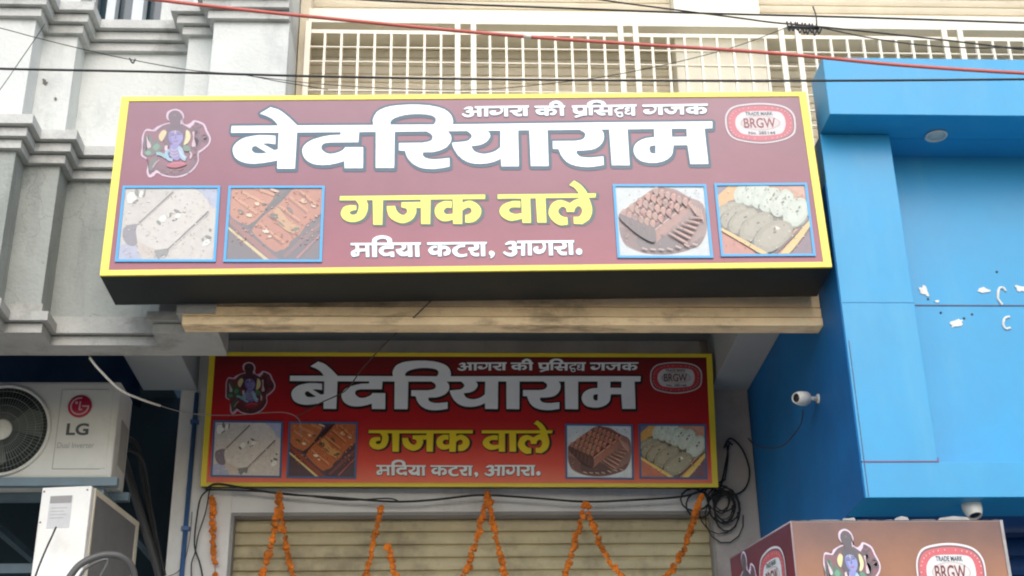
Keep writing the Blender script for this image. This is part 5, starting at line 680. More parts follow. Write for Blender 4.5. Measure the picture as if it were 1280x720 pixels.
PIC['basket_photo'] = [(214,222,222,1,[3289,-222,5270,-244,5261,-1999,3282,-1971]),
(150,112,104,2,[3317,-995,3344,-919,3390,-864,3517,-771,3654,-664,3830,-534,4014,-408,4171,-319,4282,-278,4385,-261,4482,-263,4576,-280,4665,-318,4748,-376,4829,-441,4909,-500,4994,-542,5082,-576,5160,-620,5218,-691,5250,-804,5263,-946,5264,-1092,5258,-1218,5247,-1316,5228,-1403,5201,-1482,5166,-1554,5125,-1619,5077,-1676,5019,-1727,4949,-1774,4862,-1818,4759,-1859,4651,-1893,4544,-1920,4441,-1938,4337,-1949,4232,-1953,4126,-1950,4016,-1941,3903,-1926,3793,-1902,3691,-1867,3596,-1824,3504,-1773,3425,-1706,3365,-1613,3328,-1476,3308,-1303,3305,-1131]),
(120,80,74,3,[3338,-1249,3403,-1262,3500,-1317,3612,-1396,3718,-1478,3811,-1577,3902,-1695,3999,-1803,4107,-1873,4233,-1892,4373,-1878,4516,-1843,4652,-1797,4794,-1725,4940,-1627,5067,-1539,5146,-1497,5166,-1525,5142,-1597,5090,-1682,5026,-1747,4929,-1796,4804,-1840,4669,-1878,4545,-1906,4437,-1925,4333,-1935,4231,-1938,4127,-1934,4017,-1923,3903,-1906,3793,-1881,3693,-1845,3602,-1797,3518,-1738,3445,-1672,3390,-1599,3350,-1506,3322,-1395,3315,-1299]),
(148,82,66,4,[3348,-896,3421,-834,3754,-573,3949,-414,4041,-343,4123,-289,4183,-259,4237,-239,4283,-233,4301,-233,4353,-240,4454,-274,4576,-330,4695,-391,4788,-441,4905,-488,4942,-517,4934,-558,4778,-728,4537,-961,4286,-1185,4098,-1329,4033,-1343,3978,-1312,3923,-1260,3859,-1214,3443,-1008,3344,-953,3335,-942,3334,-926,3338,-910]),
(84,50,50,5,[3345,-939,3444,-983,3588,-1061,3859,-1214,3925,-1238,3989,-1253,4043,-1274,4079,-1315,4097,-1398,4101,-1508,4087,-1609,4054,-1664,3992,-1660,3907,-1618,3811,-1552,3718,-1478,3619,-1388,3513,-1277,3416,-1167,3349,-1081,3329,-1038,3318,-989,3321,-950]),
(92,62,62,6,[3721,-1423,3783,-1450,3967,-1609,4050,-1650,4111,-1622,4163,-1555,4217,-1491,4284,-1472,4394,-1524,4530,-1619,4642,-1722,4677,-1798,4603,-1838,4454,-1863,4280,-1873,4131,-1873,4010,-1862,3894,-1840,3794,-1805,3723,-1757,3687,-1676,3676,-1569,3689,-1472]),
(172,112,94,7,[4098,-1329,4265,-1155,4509,-935,4756,-726,4932,-587,4962,-581,4991,-597,5010,-626,5008,-660,4963,-739,4891,-845,4804,-961,4712,-1069,4609,-1173,4493,-1277,4285,-1458,4221,-1525,4159,-1595,4108,-1645,4074,-1656,4053,-1610,4044,-1523,4056,-1420]),
(70,40,40,8,[4053,-1286,4475,-906,4903,-522,4932,-566,4499,-943,4073,-1316]),
(212,168,148,9,[4078,-1328,4510,-964,4948,-600,4961,-621,4524,-988,4091,-1348]),
(96,52,48,10,[3375,-934,3379,-898,3397,-864,3416,-838,3432,-823,3450,-815,3467,-815,3482,-824,3496,-839,3504,-861,3500,-900,3470,-1037,3457,-1042,3430,-1018,3396,-975]),
(174,116,102,11,[3364,-911,3368,-875,3386,-841,3405,-815,3421,-800,3439,-792,3456,-793,3471,-801,3485,-816,3493,-839,3489,-877,3459,-1014,3446,-1020,3419,-995,3385,-952]),
(214,164,142,12,[3409,-822,3438,-817,3468,-817,3469,-837,3439,-841,3409,-842]),
(96,52,48,13,[3500,-989,3504,-953,3522,-919,3541,-893,3558,-878,3576,-871,3592,-871,3608,-879,3622,-895,3629,-917,3626,-955,3595,-1092,3582,-1098,3555,-1073,3521,-1030]),
(181,122,102,14,[3489,-966,3494,-931,3511,-896,3530,-870,3547,-855,3565,-848,3581,-848,3597,-856,3611,-872,3618,-894,3615,-932,3584,-1069,3572,-1075,3544,-1050,3510,-1008]),
(214,164,142,15,[3534,-878,3564,-873,3594,-873,3594,-892,3564,-897,3534,-897]),
(96,52,48,16,[3626,-1044,3630,-1009,3648,-975,3666,-949,3683,-934,3701,-926,3718,-927,3733,-935,3747,-950,3754,-972,3751,-1011,3720,-1147,3707,-1153,3680,-1128,3646,-1086]),
(166,116,102,17,[3615,-1022,3619,-986,3637,-952,3656,-926,3672,-911,3690,-904,3707,-904,3722,-912,3736,-927,3743,-950,3740,-988,3709,-1125,3697,-1130,3669,-1106,3635,-1063]),
(214,164,142,18,[3659,-933,3689,-929,3719,-928,3719,-948,3689,-952,3659,-953]),
(96,52,48,19,[3750,-1100,3755,-1064,3773,-1030,3792,-1004,3808,-989,3826,-982,3843,-982,3858,-990,3872,-1006,3879,-1028,3876,-1066,3845,-1203,3832,-1208,3805,-1184,3771,-1141]),
(178,125,102,20,[3740,-1077,3744,-1041,3762,-1007,3781,-981,3797,-966,3815,-959,3832,-959,3847,-967,3861,-983,3868,-1005,3865,-1043,3834,-1180,3821,-1185,3794,-1161,3760,-1118]),
(214,164,142,21,[3785,-988,3814,-984,3844,-984,3844,-1003,3815,-1008,3785,-1008]),
(96,52,48,22,[3875,-1155,3880,-1119,3898,-1085,3917,-1059,3933,-1045,3951,-1037,3968,-1037,3983,-1045,3997,-1061,4004,-1083,4001,-1121,3969,-1258,3957,-1263,3929,-1239,3896,-1196]),
(176,132,102,23,[3865,-1132,3869,-1097,3887,-1063,3906,-1037,3922,-1022,3940,-1014,3957,-1015,3972,-1023,3986,-1038,3993,-1060,3990,-1098,3959,-1235,3946,-1240,3919,-1216,3885,-1173]),
(214,164,142,24,[3910,-1044,3939,-1039,3969,-1039,3969,-1059,3940,-1063,3910,-1064]),
(96,52,48,25,[4000,-1210,4004,-1175,4022,-1141,4041,-1115,4058,-1100,4076,-1093,4093,-1093,4108,-1101,4122,-1116,4129,-1138,4125,-1176,4094,-1313,4081,-1318,4054,-1294,4020,-1251]),
(190,125,102,26,[3989,-1187,3994,-1152,4012,-1118,4031,-1092,4047,-1077,4065,-1070,4082,-1070,4097,-1078,4111,-1094,4118,-1116,4115,-1154,4083,-1290,4070,-1295,4043,-1271,4009,-1229]),
(214,164,142,27,[4034,-1099,4064,-1095,4094,-1094,4094,-1114,4064,-1118,4034,-1119]),
(96,52,48,28,[3562,-800,3566,-764,3584,-729,3603,-703,3620,-688,3638,-681,3654,-681,3670,-689,3684,-705,3691,-727,3688,-765,3657,-903,3644,-909,3617,-884,3583,-841]),
(181,129,102,29,[3551,-777,3555,-741,3573,-706,3592,-680,3609,-665,3627,-658,3643,-658,3659,-666,3673,-682,3680,-704,3677,-742,3646,-880,3633,-886,3606,-861,3572,-818]),
(214,164,142,30,[3596,-687,3626,-683,3656,-682,3656,-702,3626,-707,3596,-707]),
(96,52,48,31,[3688,-855,3692,-819,3710,-785,3729,-759,3745,-744,3763,-736,3780,-737,3796,-745,3809,-760,3817,-783,3813,-821,3782,-959,3770,-964,3742,-940,3708,-897]),
(179,129,102,32,[3677,-832,3681,-796,3699,-762,3718,-736,3734,-721,3753,-713,3769,-714,3785,-722,3799,-737,3806,-760,3802,-798,3771,-936,3759,-941,3731,-917,3697,-874]),
(214,164,142,33,[3722,-743,3752,-739,3782,-738,3782,-758,3752,-762,3722,-763]),
(96,52,48,34,[3813,-911,3817,-875,3835,-841,3854,-815,3871,-799,3889,-792,3905,-792,3921,-800,3935,-816,3942,-838,3939,-877,3907,-1014,3895,-1020,3867,-995,3833,-952]),
(181,114,102,35,[3802,-888,3806,-852,3824,-818,3843,-792,3860,-777,3878,-769,3895,-769,3910,-777,3924,-793,3931,-815,3928,-854,3896,-991,3884,-997,3856,-972,3822,-929]),
(214,164,142,36,[3847,-799,3877,-794,3907,-794,3907,-814,3877,-818,3847,-819]),
(96,52,48,37,[3938,-966,3942,-931,3960,-896,3980,-870,3996,-855,4014,-848,4031,-848,4046,-856,4060,-872,4067,-894,4064,-932,4032,-1069,4020,-1075,3992,-1050,3958,-1008]),
(189,132,102,38,[3927,-943,3932,-908,3950,-873,3969,-847,3985,-832,4003,-825,4020,-825,4036,-833,4049,-849,4056,-871,4053,-909,4021,-1047,4009,-1052,3981,-1028,3947,-985]),
(214,164,142,39,[3972,-854,4002,-850,4032,-849,4032,-869,4002,-874,3972,-874]),
(96,52,48,40,[4063,-1022,4067,-986,4086,-952,4105,-926,4121,-911,4139,-903,4156,-904,4171,-912,4185,-927,4192,-950,4189,-988,4157,-1125,4144,-1130,4117,-1106,4083,-1063]),
(175,125,102,41,[4052,-999,4057,-963,4075,-929,4094,-903,4111,-888,4129,-881,4145,-881,4161,-889,4175,-904,4182,-927,4178,-965,4146,-1102,4134,-1107,4106,-1083,4072,-1040]),
(214,164,142,42,[4098,-910,4128,-906,4158,-905,4158,-925,4128,-929,4098,-930]),
(96,52,48,43,[4188,-1077,4192,-1041,4210,-1007,4230,-981,4246,-966,4265,-959,4281,-959,4297,-967,4310,-983,4317,-1005,4314,-1043,4282,-1180,4269,-1185,4242,-1161,4208,-1118]),
(197,125,102,44,[4177,-1054,4182,-1019,4200,-984,4219,-958,4236,-943,4254,-936,4270,-936,4286,-944,4300,-960,4307,-982,4303,-1020,4271,-1157,4258,-1163,4231,-1138,4197,-1096]),
(214,164,142,45,[4223,-966,4253,-961,4283,-961,4283,-980,4253,-985,4223,-985]),
(96,52,48,46,[3750,-665,3754,-629,3772,-594,3791,-568,3808,-553,3826,-545,3843,-546,3858,-554,3872,-569,3879,-592,3876,-630,3845,-769,3832,-774,3804,-750,3770,-707]),
(195,120,102,47,[3739,-642,3743,-606,3761,-571,3780,-545,3797,-530,3815,-522,3832,-522,3847,-531,3861,-546,3869,-569,3865,-607,3834,-746,3821,-751,3794,-727,3759,-684]),
(214,164,142,48,[3784,-552,3814,-548,3844,-547,3844,-567,3814,-572,3784,-572]),
(96,52,48,49,[3876,-721,3880,-685,3898,-650,3917,-624,3934,-609,3952,-601,3969,-602,3984,-610,3998,-625,4005,-648,4002,-686,3970,-825,3957,-830,3930,-805,3896,-762]),
(175,128,102,50,[3865,-698,3869,-662,3887,-627,3906,-601,3923,-586,3941,-578,3958,-578,3973,-587,3987,-602,3994,-625,3991,-663,3959,-802,3947,-807,3919,-782,3885,-739]),
(214,164,142,51,[3910,-608,3940,-604,3970,-603,3970,-623,3940,-628,3910,-628]),
(96,52,48,52,[4001,-776,4005,-741,4024,-706,4043,-680,4059,-665,4078,-657,4094,-657,4110,-666,4124,-681,4131,-704,4127,-742,4095,-880,4083,-886,4055,-861,4021,-818]),
(173,120,102,53,[3990,-753,3995,-718,4013,-683,4032,-657,4049,-642,4067,-634,4083,-634,4099,-643,4113,-658,4120,-681,4116,-719,4085,-857,4072,-863,4044,-838,4011,-795]),
(214,164,142,54,[4036,-664,4066,-659,4096,-659,4096,-679,4066,-683,4036,-684]),
(96,52,48,55,[4126,-832,4131,-796,4149,-762,4168,-736,4185,-721,4203,-713,4220,-713,4235,-721,4249,-737,4256,-760,4253,-798,4220,-936,4208,-941,4180,-917,4147,-874]),
(193,129,102,56,[4116,-809,4120,-773,4138,-739,4158,-713,4174,-698,4192,-690,4209,-690,4225,-698,4238,-714,4245,-737,4242,-775,4210,-913,4197,-918,4170,-894,4136,-851]),
(214,164,142,57,[4161,-720,4191,-715,4221,-715,4221,-735,4191,-739,4161,-740]),
(96,52,48,58,[4252,-888,4256,-852,4274,-818,4294,-791,4310,-776,4329,-769,4345,-769,4361,-777,4375,-793,4381,-815,4378,-854,4345,-991,4333,-997,4305,-972,4272,-929]),
(185,123,102,59,[4241,-865,4245,-829,4264,-795,4283,-768,4300,-753,4318,-746,4334,-746,4350,-754,4364,-770,4371,-792,4367,-831,4335,-968,4322,-974,4295,-949,4261,-906]),
(214,164,142,60,[4287,-776,4317,-771,4347,-771,4347,-791,4317,-795,4287,-796]),
(96,52,48,61,[4377,-943,4381,-908,4400,-873,4419,-847,4436,-832,4454,-825,4470,-825,4486,-833,4500,-849,4507,-871,4503,-909,4470,-1047,4458,-1052,4430,-1028,4397,-985]),
(184,114,102,62,[4366,-920,4371,-885,4389,-850,4408,-824,4425,-809,4443,-802,4460,-802,4475,-810,4489,-826,4496,-848,4492,-886,4460,-1024,4447,-1029,4420,-1005,4386,-962]),
(214,164,142,63,[4412,-831,4442,-827,4472,-826,4472,-846,4442,-851,4412,-851]),
(96,52,48,64,[3939,-529,3943,-493,3961,-459,3980,-432,3997,-417,4015,-409,4032,-410,4048,-418,4062,-434,4069,-456,4065,-495,4033,-634,4021,-639,3993,-615,3959,-571]),
(195,131,102,65,[3928,-506,3932,-470,3950,-435,3970,-409,3986,-394,4005,-386,4021,-386,4037,-395,4051,-410,4058,-433,4054,-472,4023,-611,4010,-616,3982,-592,3948,-548]),
(214,164,142,66,[3973,-416,4003,-412,4034,-411,4034,-431,4004,-436,3973,-436]),
(96,52,48,67,[4064,-585,4069,-549,4087,-515,4106,-488,4123,-473,4141,-466,4158,-466,4174,-474,4188,-490,4195,-512,4191,-551,4159,-690,4146,-695,4119,-671,4085,-627]),
(192,123,102,68,[4054,-562,4058,-526,4076,-492,4096,-465,4112,-450,4131,-442,4147,-443,4163,-451,4177,-467,4184,-489,4180,-528,4148,-667,4136,-672,4108,-648,4074,-604]),
(214,164,142,69,[4099,-472,4130,-468,4160,-467,4160,-487,4130,-492,4099,-492]),
(96,52,48,70,[4190,-641,4195,-605,4213,-571,4232,-544,4249,-529,4267,-522,4284,-522,4299,-530,4313,-546,4320,-568,4317,-607,4284,-746,4272,-751,4244,-726,4210,-683]),
(189,130,102,71,[4179,-618,4184,-582,4202,-548,4221,-521,4238,-506,4257,-499,4273,-499,4289,-507,4303,-523,4310,-545,4306,-584,4274,-723,4261,-728,4233,-703,4200,-660]),
(214,164,142,72,[4225,-528,4255,-524,4286,-523,4286,-544,4255,-548,4225,-549]),
(96,52,48,73,[4316,-697,4320,-661,4339,-627,4358,-600,4375,-585,4393,-578,4410,-578,4425,-586,4439,-602,4446,-624,4442,-663,4410,-801,4397,-807,4370,-782,4336,-739]),
(172,123,102,74,[4305,-674,4309,-638,4328,-604,4347,-577,4364,-562,4382,-555,4399,-555,4414,-563,4428,-579,4435,-601,4432,-640,4399,-778,4386,-784,4359,-759,4325,-716]),
(214,164,142,75,[4351,-585,4381,-580,4411,-580,4411,-600,4381,-604,4351,-605]),
(96,52,48,76,[4441,-753,4446,-717,4464,-683,4483,-656,4500,-641,4519,-634,4535,-634,4551,-642,4565,-658,4571,-680,4568,-719,4535,-857,4522,-863,4495,-838,4461,-795]),
(187,118,102,77,[4430,-730,4435,-694,4453,-660,4473,-633,4490,-618,4508,-611,4524,-611,4540,-619,4554,-635,4561,-657,4557,-696,4524,-834,4512,-840,4484,-815,4450,-772]),
(214,164,142,78,[4476,-641,4507,-636,4537,-636,4537,-656,4507,-660,4476,-661]),
(96,52,48,79,[4566,-809,4571,-773,4589,-739,4609,-712,4626,-697,4644,-690,4661,-690,4676,-698,4690,-714,4697,-736,4693,-775,4660,-913,4647,-918,4620,-894,4586,-851]),
(194,131,102,80,[4556,-786,4560,-750,4579,-716,4598,-689,4615,-674,4633,-667,4650,-667,4665,-675,4679,-691,4686,-713,4682,-752,4649,-890,4637,-895,4609,-871,4576,-828]),
(214,164,142,81,[4602,-697,4632,-692,4662,-692,4662,-711,4632,-716,4602,-716]),
(96,52,48,82,[4128,-393,4133,-357,4151,-322,4170,-296,4187,-280,4206,-273,4222,-273,4238,-281,4252,-297,4259,-320,4255,-359,4223,-498,4210,-504,4183,-479,4149,-435]),
(167,125,102,83,[4117,-370,4122,-334,4140,-299,4160,-272,4176,-257,4195,-249,4211,-250,4227,-258,4241,-274,4248,-296,4244,-335,4212,-475,4199,-481,4172,-456,4138,-412]),
(214,164,142,84,[4163,-280,4194,-275,4224,-275,4224,-295,4194,-299,4163,-300]),
(96,52,48,85,[4254,-450,4259,-413,4277,-379,4297,-352,4313,-337,4332,-329,4348,-329,4364,-338,4378,-353,4385,-376,4381,-415,4349,-554,4336,-560,4308,-535,4274,-492]),
(187,120,102,86,[4243,-426,4248,-390,4266,-355,4286,-329,4303,-313,4321,-306,4338,-306,4353,-314,4367,-330,4374,-353,4371,-392,4338,-531,4325,-537,4298,-512,4264,-469]),
(214,164,142,87,[4290,-336,4320,-331,4350,-331,4350,-351,4320,-356,4289,-356]),
(96,52,48,88,[4380,-506,4385,-470,4403,-435,4423,-408,4439,-393,4458,-386,4474,-386,4490,-394,4504,-410,4511,-432,4507,-471,4474,-610,4462,-616,4434,-591,4400,-548]),
(176,124,102,89,[4369,-483,4374,-446,4392,-412,4412,-385,4429,-370,4447,-362,4464,-363,4479,-371,4493,-387,4500,-409,4496,-448,4464,-587,4451,-593,4423,-568,4390,-525]),
(214,164,142,90,[4416,-392,4446,-388,4476,-387,4476,-407,4446,-412,4416,-413]),
(96,52,48,91,[4506,-562,4510,-526,4529,-491,4548,-465,4565,-449,4584,-442,4600,-442,4616,-450,4630,-466,4637,-489,4633,-527,4600,-666,4587,-672,4560,-647,4526,-604]),
(192,118,102,92,[4495,-539,4500,-503,4518,-468,4538,-441,4555,-426,4573,-419,4590,-419,4605,-427,4619,-443,4626,-465,4622,-504,4589,-643,4576,-649,4549,-624,4515,-581]),
(214,164,142,93,[4541,-449,4572,-444,4602,-444,4602,-464,4572,-468,4541,-469]),
(96,52,48,94,[4631,-618,4636,-582,4655,-547,4674,-521,4691,-506,4709,-498,4726,-498,4742,-506,4756,-522,4762,-545,4758,-584,4725,-722,4712,-728,4685,-703,4651,-660]),
(166,118,102,95,[4621,-595,4625,-559,4644,-524,4664,-498,4680,-482,4699,-475,4715,-475,4731,-483,4745,-499,4752,-522,4748,-560,4715,-699,4702,-705,4674,-680,4641,-637]),
(214,164,142,96,[4667,-505,4698,-500,4728,-500,4728,-520,4697,-524,4667,-525]),
(96,52,48,97,[4757,-674,4762,-638,4780,-603,4800,-577,4817,-562,4835,-554,4852,-555,4867,-563,4881,-578,4888,-601,4884,-640,4850,-778,4838,-784,4810,-759,4777,-716]),
(185,122,102,98,[4746,-651,4751,-615,4770,-580,4789,-554,4806,-539,4824,-531,4841,-531,4857,-539,4870,-555,4877,-578,4873,-617,4840,-755,4827,-761,4800,-736,4766,-693]),
(214,164,142,99,[4793,-561,4823,-557,4853,-556,4853,-576,4823,-581,4793,-581]),
(80,46,46,100,[3345,-939,3444,-983,3588,-1061,3859,-1214,3925,-1238,3989,-1253,4043,-1274,4079,-1315,4097,-1398,4101,-1508,4087,-1609,4054,-1664,3992,-1660,3907,-1618,3811,-1552,3718,-1478,3619,-1388,3513,-1277,3416,-1167,3349,-1081,3329,-1038,3318,-989,3321,-950]),
(120,74,68,101,[3388,-984,3390,-1060,3388,-1137,3371,-1138,3369,-1062,3371,-985]),
(120,74,68,102,[3508,-1043,3506,-1136,3501,-1229,3484,-1229,3486,-1136,3491,-1043]),
(120,74,68,103,[3628,-1101,3623,-1211,3614,-1320,3596,-1320,3602,-1211,3611,-1101]),
(120,74,68,104,[3748,-1159,3738,-1286,3726,-1412,3709,-1411,3718,-1285,3730,-1159]),
(120,74,68,105,[3867,-1217,3854,-1360,3838,-1503,3821,-1502,3834,-1359,3850,-1216]),
(120,74,68,106,[3987,-1275,3970,-1435,3949,-1594,3932,-1592,3949,-1433,3970,-1274]),
(206,150,128,107,[4397,-1413,4598,-1545,4794,-1684,4773,-1720,4572,-1589,4376,-1450]),
(96,58,54,108,[4355,-1416,4555,-1562,4751,-1711,4739,-1730,4540,-1585,4344,-1435]),
(206,150,128,109,[4495,-1338,4684,-1445,4868,-1559,4848,-1596,4660,-1490,4476,-1376]),
(96,58,54,110,[4455,-1341,4641,-1462,4825,-1587,4814,-1606,4628,-1486,4444,-1361]),
(206,150,128,111,[4594,-1263,4770,-1344,4941,-1433,4924,-1472,4749,-1391,4577,-1302]),
(96,58,54,112,[4554,-1266,4728,-1362,4899,-1462,4889,-1482,4716,-1386,4544,-1286]),
(206,150,128,113,[4693,-1188,4855,-1243,5015,-1307,5001,-1347,4838,-1292,4679,-1228]),
(96,58,54,114,[4653,-1191,4814,-1261,4973,-1336,4965,-1357,4804,-1287,4645,-1212]),
(206,150,128,115,[4791,-1112,4941,-1142,5088,-1181,5078,-1222,4928,-1192,4781,-1153]),
(96,58,54,116,[4753,-1116,4901,-1161,5048,-1210,5041,-1232,4893,-1187,4746,-1137]),
(206,150,128,117,[4890,-1036,5026,-1041,5162,-1054,5156,-1096,5020,-1092,4884,-1079]),
(96,58,54,118,[4852,-1040,4988,-1059,5122,-1083,5118,-1106,4982,-1086,4848,-1063]),
(200,166,150,119,[3774,-1791,3835,-1811,3894,-1837,3883,-1869,3822,-1849,3763,-1823]),
(200,166,150,120,[3954,-1817,4015,-1825,4075,-1839,4068,-1872,4007,-1864,3947,-1849]),
(200,166,150,121,[4137,-1821,4199,-1828,4258,-1842,4252,-1874,4191,-1867,4131,-1854]),
(200,166,150,122,[4325,-1803,4386,-1821,4444,-1845,4433,-1876,4373,-1859,4314,-1834]),
(200,166,150,123,[4515,-1748,4575,-1776,4633,-1809,4619,-1840,4558,-1812,4501,-1778]),
(200,166,150,124,[4702,-1712,4763,-1739,4820,-1773,4806,-1803,4746,-1776,4688,-1742]),
(200,166,150,125,[4886,-1699,4947,-1714,5006,-1736,4995,-1768,4935,-1753,4876,-1731]),
(208,160,140,126,[4902,-681,4967,-817,5029,-954,5011,-966,4946,-831,4884,-693]),
(208,160,140,127,[4964,-723,5019,-864,5069,-1006,5051,-1017,4996,-876,4945,-733]),
(208,160,140,128,[5026,-764,5070,-911,5110,-1059,5091,-1067,5047,-921,5007,-773]),
(208,160,140,129,[5087,-806,5121,-958,5150,-1111,5131,-1118,5097,-967,5068,-813]),
(208,160,140,130,[5149,-848,5172,-1005,5191,-1163,5171,-1169,5148,-1012,5129,-853]),
(180,120,100,131,[3797,-394,3790,-383,3793,-364,3802,-358,3806,-369,3806,-384]),
(120,70,62,131,[3773,-585,3767,-571,3774,-554,3791,-553,3798,-570,3788,-587]),
(120,70,62,131,[3572,-484,3570,-466,3580,-456,3592,-463,3599,-479,3587,-489]),
(180,120,100,131,[4422,-971,4425,-953,4441,-938,4456,-936,4455,-954,4438,-968]),
(120,70,62,131,[4063,-518,4054,-517,4045,-508,4052,-496,4063,-498,4067,-509]),
(180,120,100,131,[5049,-1017,5035,-1022,5029,-1009,5038,-995,5053,-990,5057,-1005]),
(120,70,62,131,[4475,-710,4461,-704,4465,-685,4478,-675,4492,-684,4489,-705]),
(180,120,100,131,[5063,-1134,5068,-1120,5081,-1120,5091,-1131,5082,-1146,5069,-1146]),
(120,70,62,131,[5209,-873,5200,-885,5189,-881,5188,-867,5196,-849,5208,-858]),
(120,70,62,131,[4733,-516,4726,-496,4739,-476,4759,-473,4767,-493,4750,-511]),
(120,70,62,131,[3764,-1055,3770,-1039,3783,-1027,3797,-1035,3794,-1052,3778,-1061]),
(180,120,100,131,[4667,-1148,4655,-1147,4644,-1138,4662,-1123,4678,-1127,4679,-1139]),
(120,70,62,131,[3566,-1199,3568,-1183,3580,-1174,3599,-1171,3599,-1194,3579,-1210]),
(180,120,100,131,[4232,-1473,4216,-1462,4224,-1431,4244,-1423,4253,-1443,4251,-1470]),
(180,120,100,131,[3662,-603,3665,-588,3679,-584,3691,-591,3687,-608,3672,-613]),
(180,120,100,131,[3982,-1127,3972,-1117,3968,-1096,3986,-1088,3996,-1101,3994,-1118]),
(120,70,62,131,[3863,-1317,3856,-1329,3839,-1327,3833,-1313,3842,-1298,3859,-1305]),
(180,120,100,131,[5062,-376,5064,-355,5088,-352,5103,-364,5093,-384,5071,-390]),
(180,120,100,131,[4526,-1050,4528,-1036,4542,-1035,4550,-1041,4548,-1053,4536,-1054]),
(180,120,100,131,[4307,-577,4292,-568,4277,-550,4283,-529,4302,-534,4315,-558]),
(120,70,62,131,[4930,-557,4922,-544,4935,-524,4949,-507,4955,-526,4943,-553]),
(120,70,62,131,[4283,-1033,4268,-1025,4264,-1002,4277,-986,4289,-1001,4292,-1017]),
(206,150,130,131,[4786,-1644,4804,-1632,4820,-1626,4831,-1631,4823,-1643,4803,-1651]),
(120,70,62,131,[4295,-584,4282,-593,4263,-583,4257,-569,4269,-561,4287,-570]),
(120,70,62,131,[3737,-1151,3733,-1143,3736,-1127,3748,-1123,3756,-1134,3746,-1148]),
(180,120,100,131,[4282,-1436,4275,-1446,4259,-1442,4249,-1431,4262,-1423,4279,-1424]),
(206,150,130,131,[4359,-622,4353,-635,4337,-635,4335,-618,4344,-609,4359,-606]),
(180,120,100,131,[5001,-1637,4984,-1651,4972,-1635,4968,-1619,4982,-1608,4994,-1619]),
(180,120,100,131,[3647,-1547,3657,-1534,3674,-1521,3689,-1525,3676,-1539,3659,-1554]),
(120,70,62,131,[4593,-690,4577,-684,4571,-665,4577,-648,4591,-653,4598,-670]),
(206,150,130,131,[5137,-713,5143,-690,5156,-675,5168,-678,5169,-691,5157,-712]),
(206,150,130,131,[3444,-1644,3438,-1633,3441,-1617,3450,-1605,3458,-1617,3455,-1639]),
(180,120,100,131,[4481,-717,4460,-720,4464,-703,4477,-688,4496,-693,4491,-708]),
(120,70,62,131,[4803,-512,4792,-519,4779,-509,4780,-496,4790,-490,4802,-498]),
(180,120,100,131,[3887,-939,3877,-942,3865,-933,3860,-920,3872,-918,3886,-926]),
(180,120,100,131,[3916,-525,3916,-513,3924,-497,3939,-493,3935,-511,3927,-530]),
(180,120,100,131,[3545,-874,3528,-868,3529,-852,3538,-842,3554,-841,3554,-858]),
(206,150,130,131,[3425,-1538,3431,-1519,3445,-1510,3456,-1525,3453,-1543,3439,-1548]),
(180,120,100,131,[3470,-1495,3460,-1478,3475,-1466,3490,-1473,3495,-1489,3484,-1506]),
(206,150,130,131,[4148,-503,4142,-484,4150,-470,4168,-477,4178,-497,4164,-502]),
(180,120,100,131,[4239,-520,4240,-507,4262,-490,4273,-497,4267,-510,4249,-525]),
(120,70,62,131,[4079,-719,4067,-709,4077,-698,4092,-694,4100,-710,4094,-725]),
(206,150,130,131,[3937,-893,3925,-905,3908,-907,3902,-887,3917,-877,3931,-877]),
(180,120,100,131,[4187,-1724,4174,-1728,4161,-1715,4162,-1700,4174,-1703,4189,-1709]),
(206,150,130,131,[4265,-629,4252,-622,4249,-593,4259,-585,4269,-589,4273,-615]),
(206,150,130,131,[3700,-927,3703,-906,3716,-886,3733,-895,3740,-916,3719,-932]),
(180,120,100,131,[4706,-1346,4710,-1334,4723,-1328,4729,-1335,4728,-1346,4715,-1350]),
(180,120,100,131,[4532,-819,4530,-803,4535,-790,4543,-785,4547,-793,4544,-811]),
(120,70,62,131,[4179,-1317,4169,-1303,4175,-1284,4187,-1281,4197,-1288,4193,-1307]),
(180,120,100,131,[3464,-1715,3449,-1717,3444,-1702,3458,-1694,3470,-1692,3474,-1704]),
(120,70,62,131,[4607,-794,4611,-783,4624,-775,4636,-776,4632,-788,4615,-801]),
(180,120,100,131,[3548,-1428,3556,-1416,3567,-1416,3574,-1423,3569,-1434,3559,-1435]),
(180,120,100,131,[4383,-696,4362,-692,4360,-666,4369,-654,4382,-654,4394,-676]),
(206,150,130,131,[4727,-1686,4713,-1682,4704,-1663,4710,-1649,4721,-1656,4731,-1671]),
(206,150,130,131,[3694,-985,3679,-990,3664,-970,3666,-953,3681,-956,3697,-969]),
(120,70,62,131,[3472,-1246,3459,-1236,3454,-1217,3459,-1195,3475,-1205,3477,-1228]),
(180,120,100,131,[4856,-389,4839,-388,4826,-377,4827,-354,4848,-351,4858,-369]),
(180,120,100,131,[4814,-1751,4821,-1737,4835,-1731,4846,-1744,4837,-1762,4819,-1771]),
(206,150,130,131,[3802,-777,3782,-774,3766,-755,3771,-729,3794,-728,3810,-753]),
(120,70,62,131,[4502,-1304,4486,-1298,4484,-1279,4498,-1264,4514,-1272,4511,-1289]),
(206,150,130,131,[4236,-896,4220,-905,4217,-889,4223,-872,4237,-874,4245,-883]),
(120,70,62,131,[3427,-1464,3415,-1452,3425,-1438,3442,-1442,3449,-1459,3439,-1472]),
(120,70,62,131,[4044,-578,4036,-596,4024,-592,4022,-577,4025,-555,4038,-561]),
(180,120,100,131,[5127,-475,5120,-464,5129,-447,5141,-433,5146,-450,5140,-473]),
(206,150,130,131,[4398,-424,4385,-431,4367,-432,4359,-416,4373,-405,4388,-412]),
(206,150,130,131,[3770,-1004,3765,-988,3768,-969,3780,-965,3788,-974,3780,-990]),
(120,70,62,131,[4859,-1729,4850,-1741,4834,-1736,4830,-1721,4840,-1707,4860,-1711]),
(180,120,100,131,[3461,-1329,3464,-1307,3481,-1302,3491,-1310,3492,-1326,3478,-1341]),
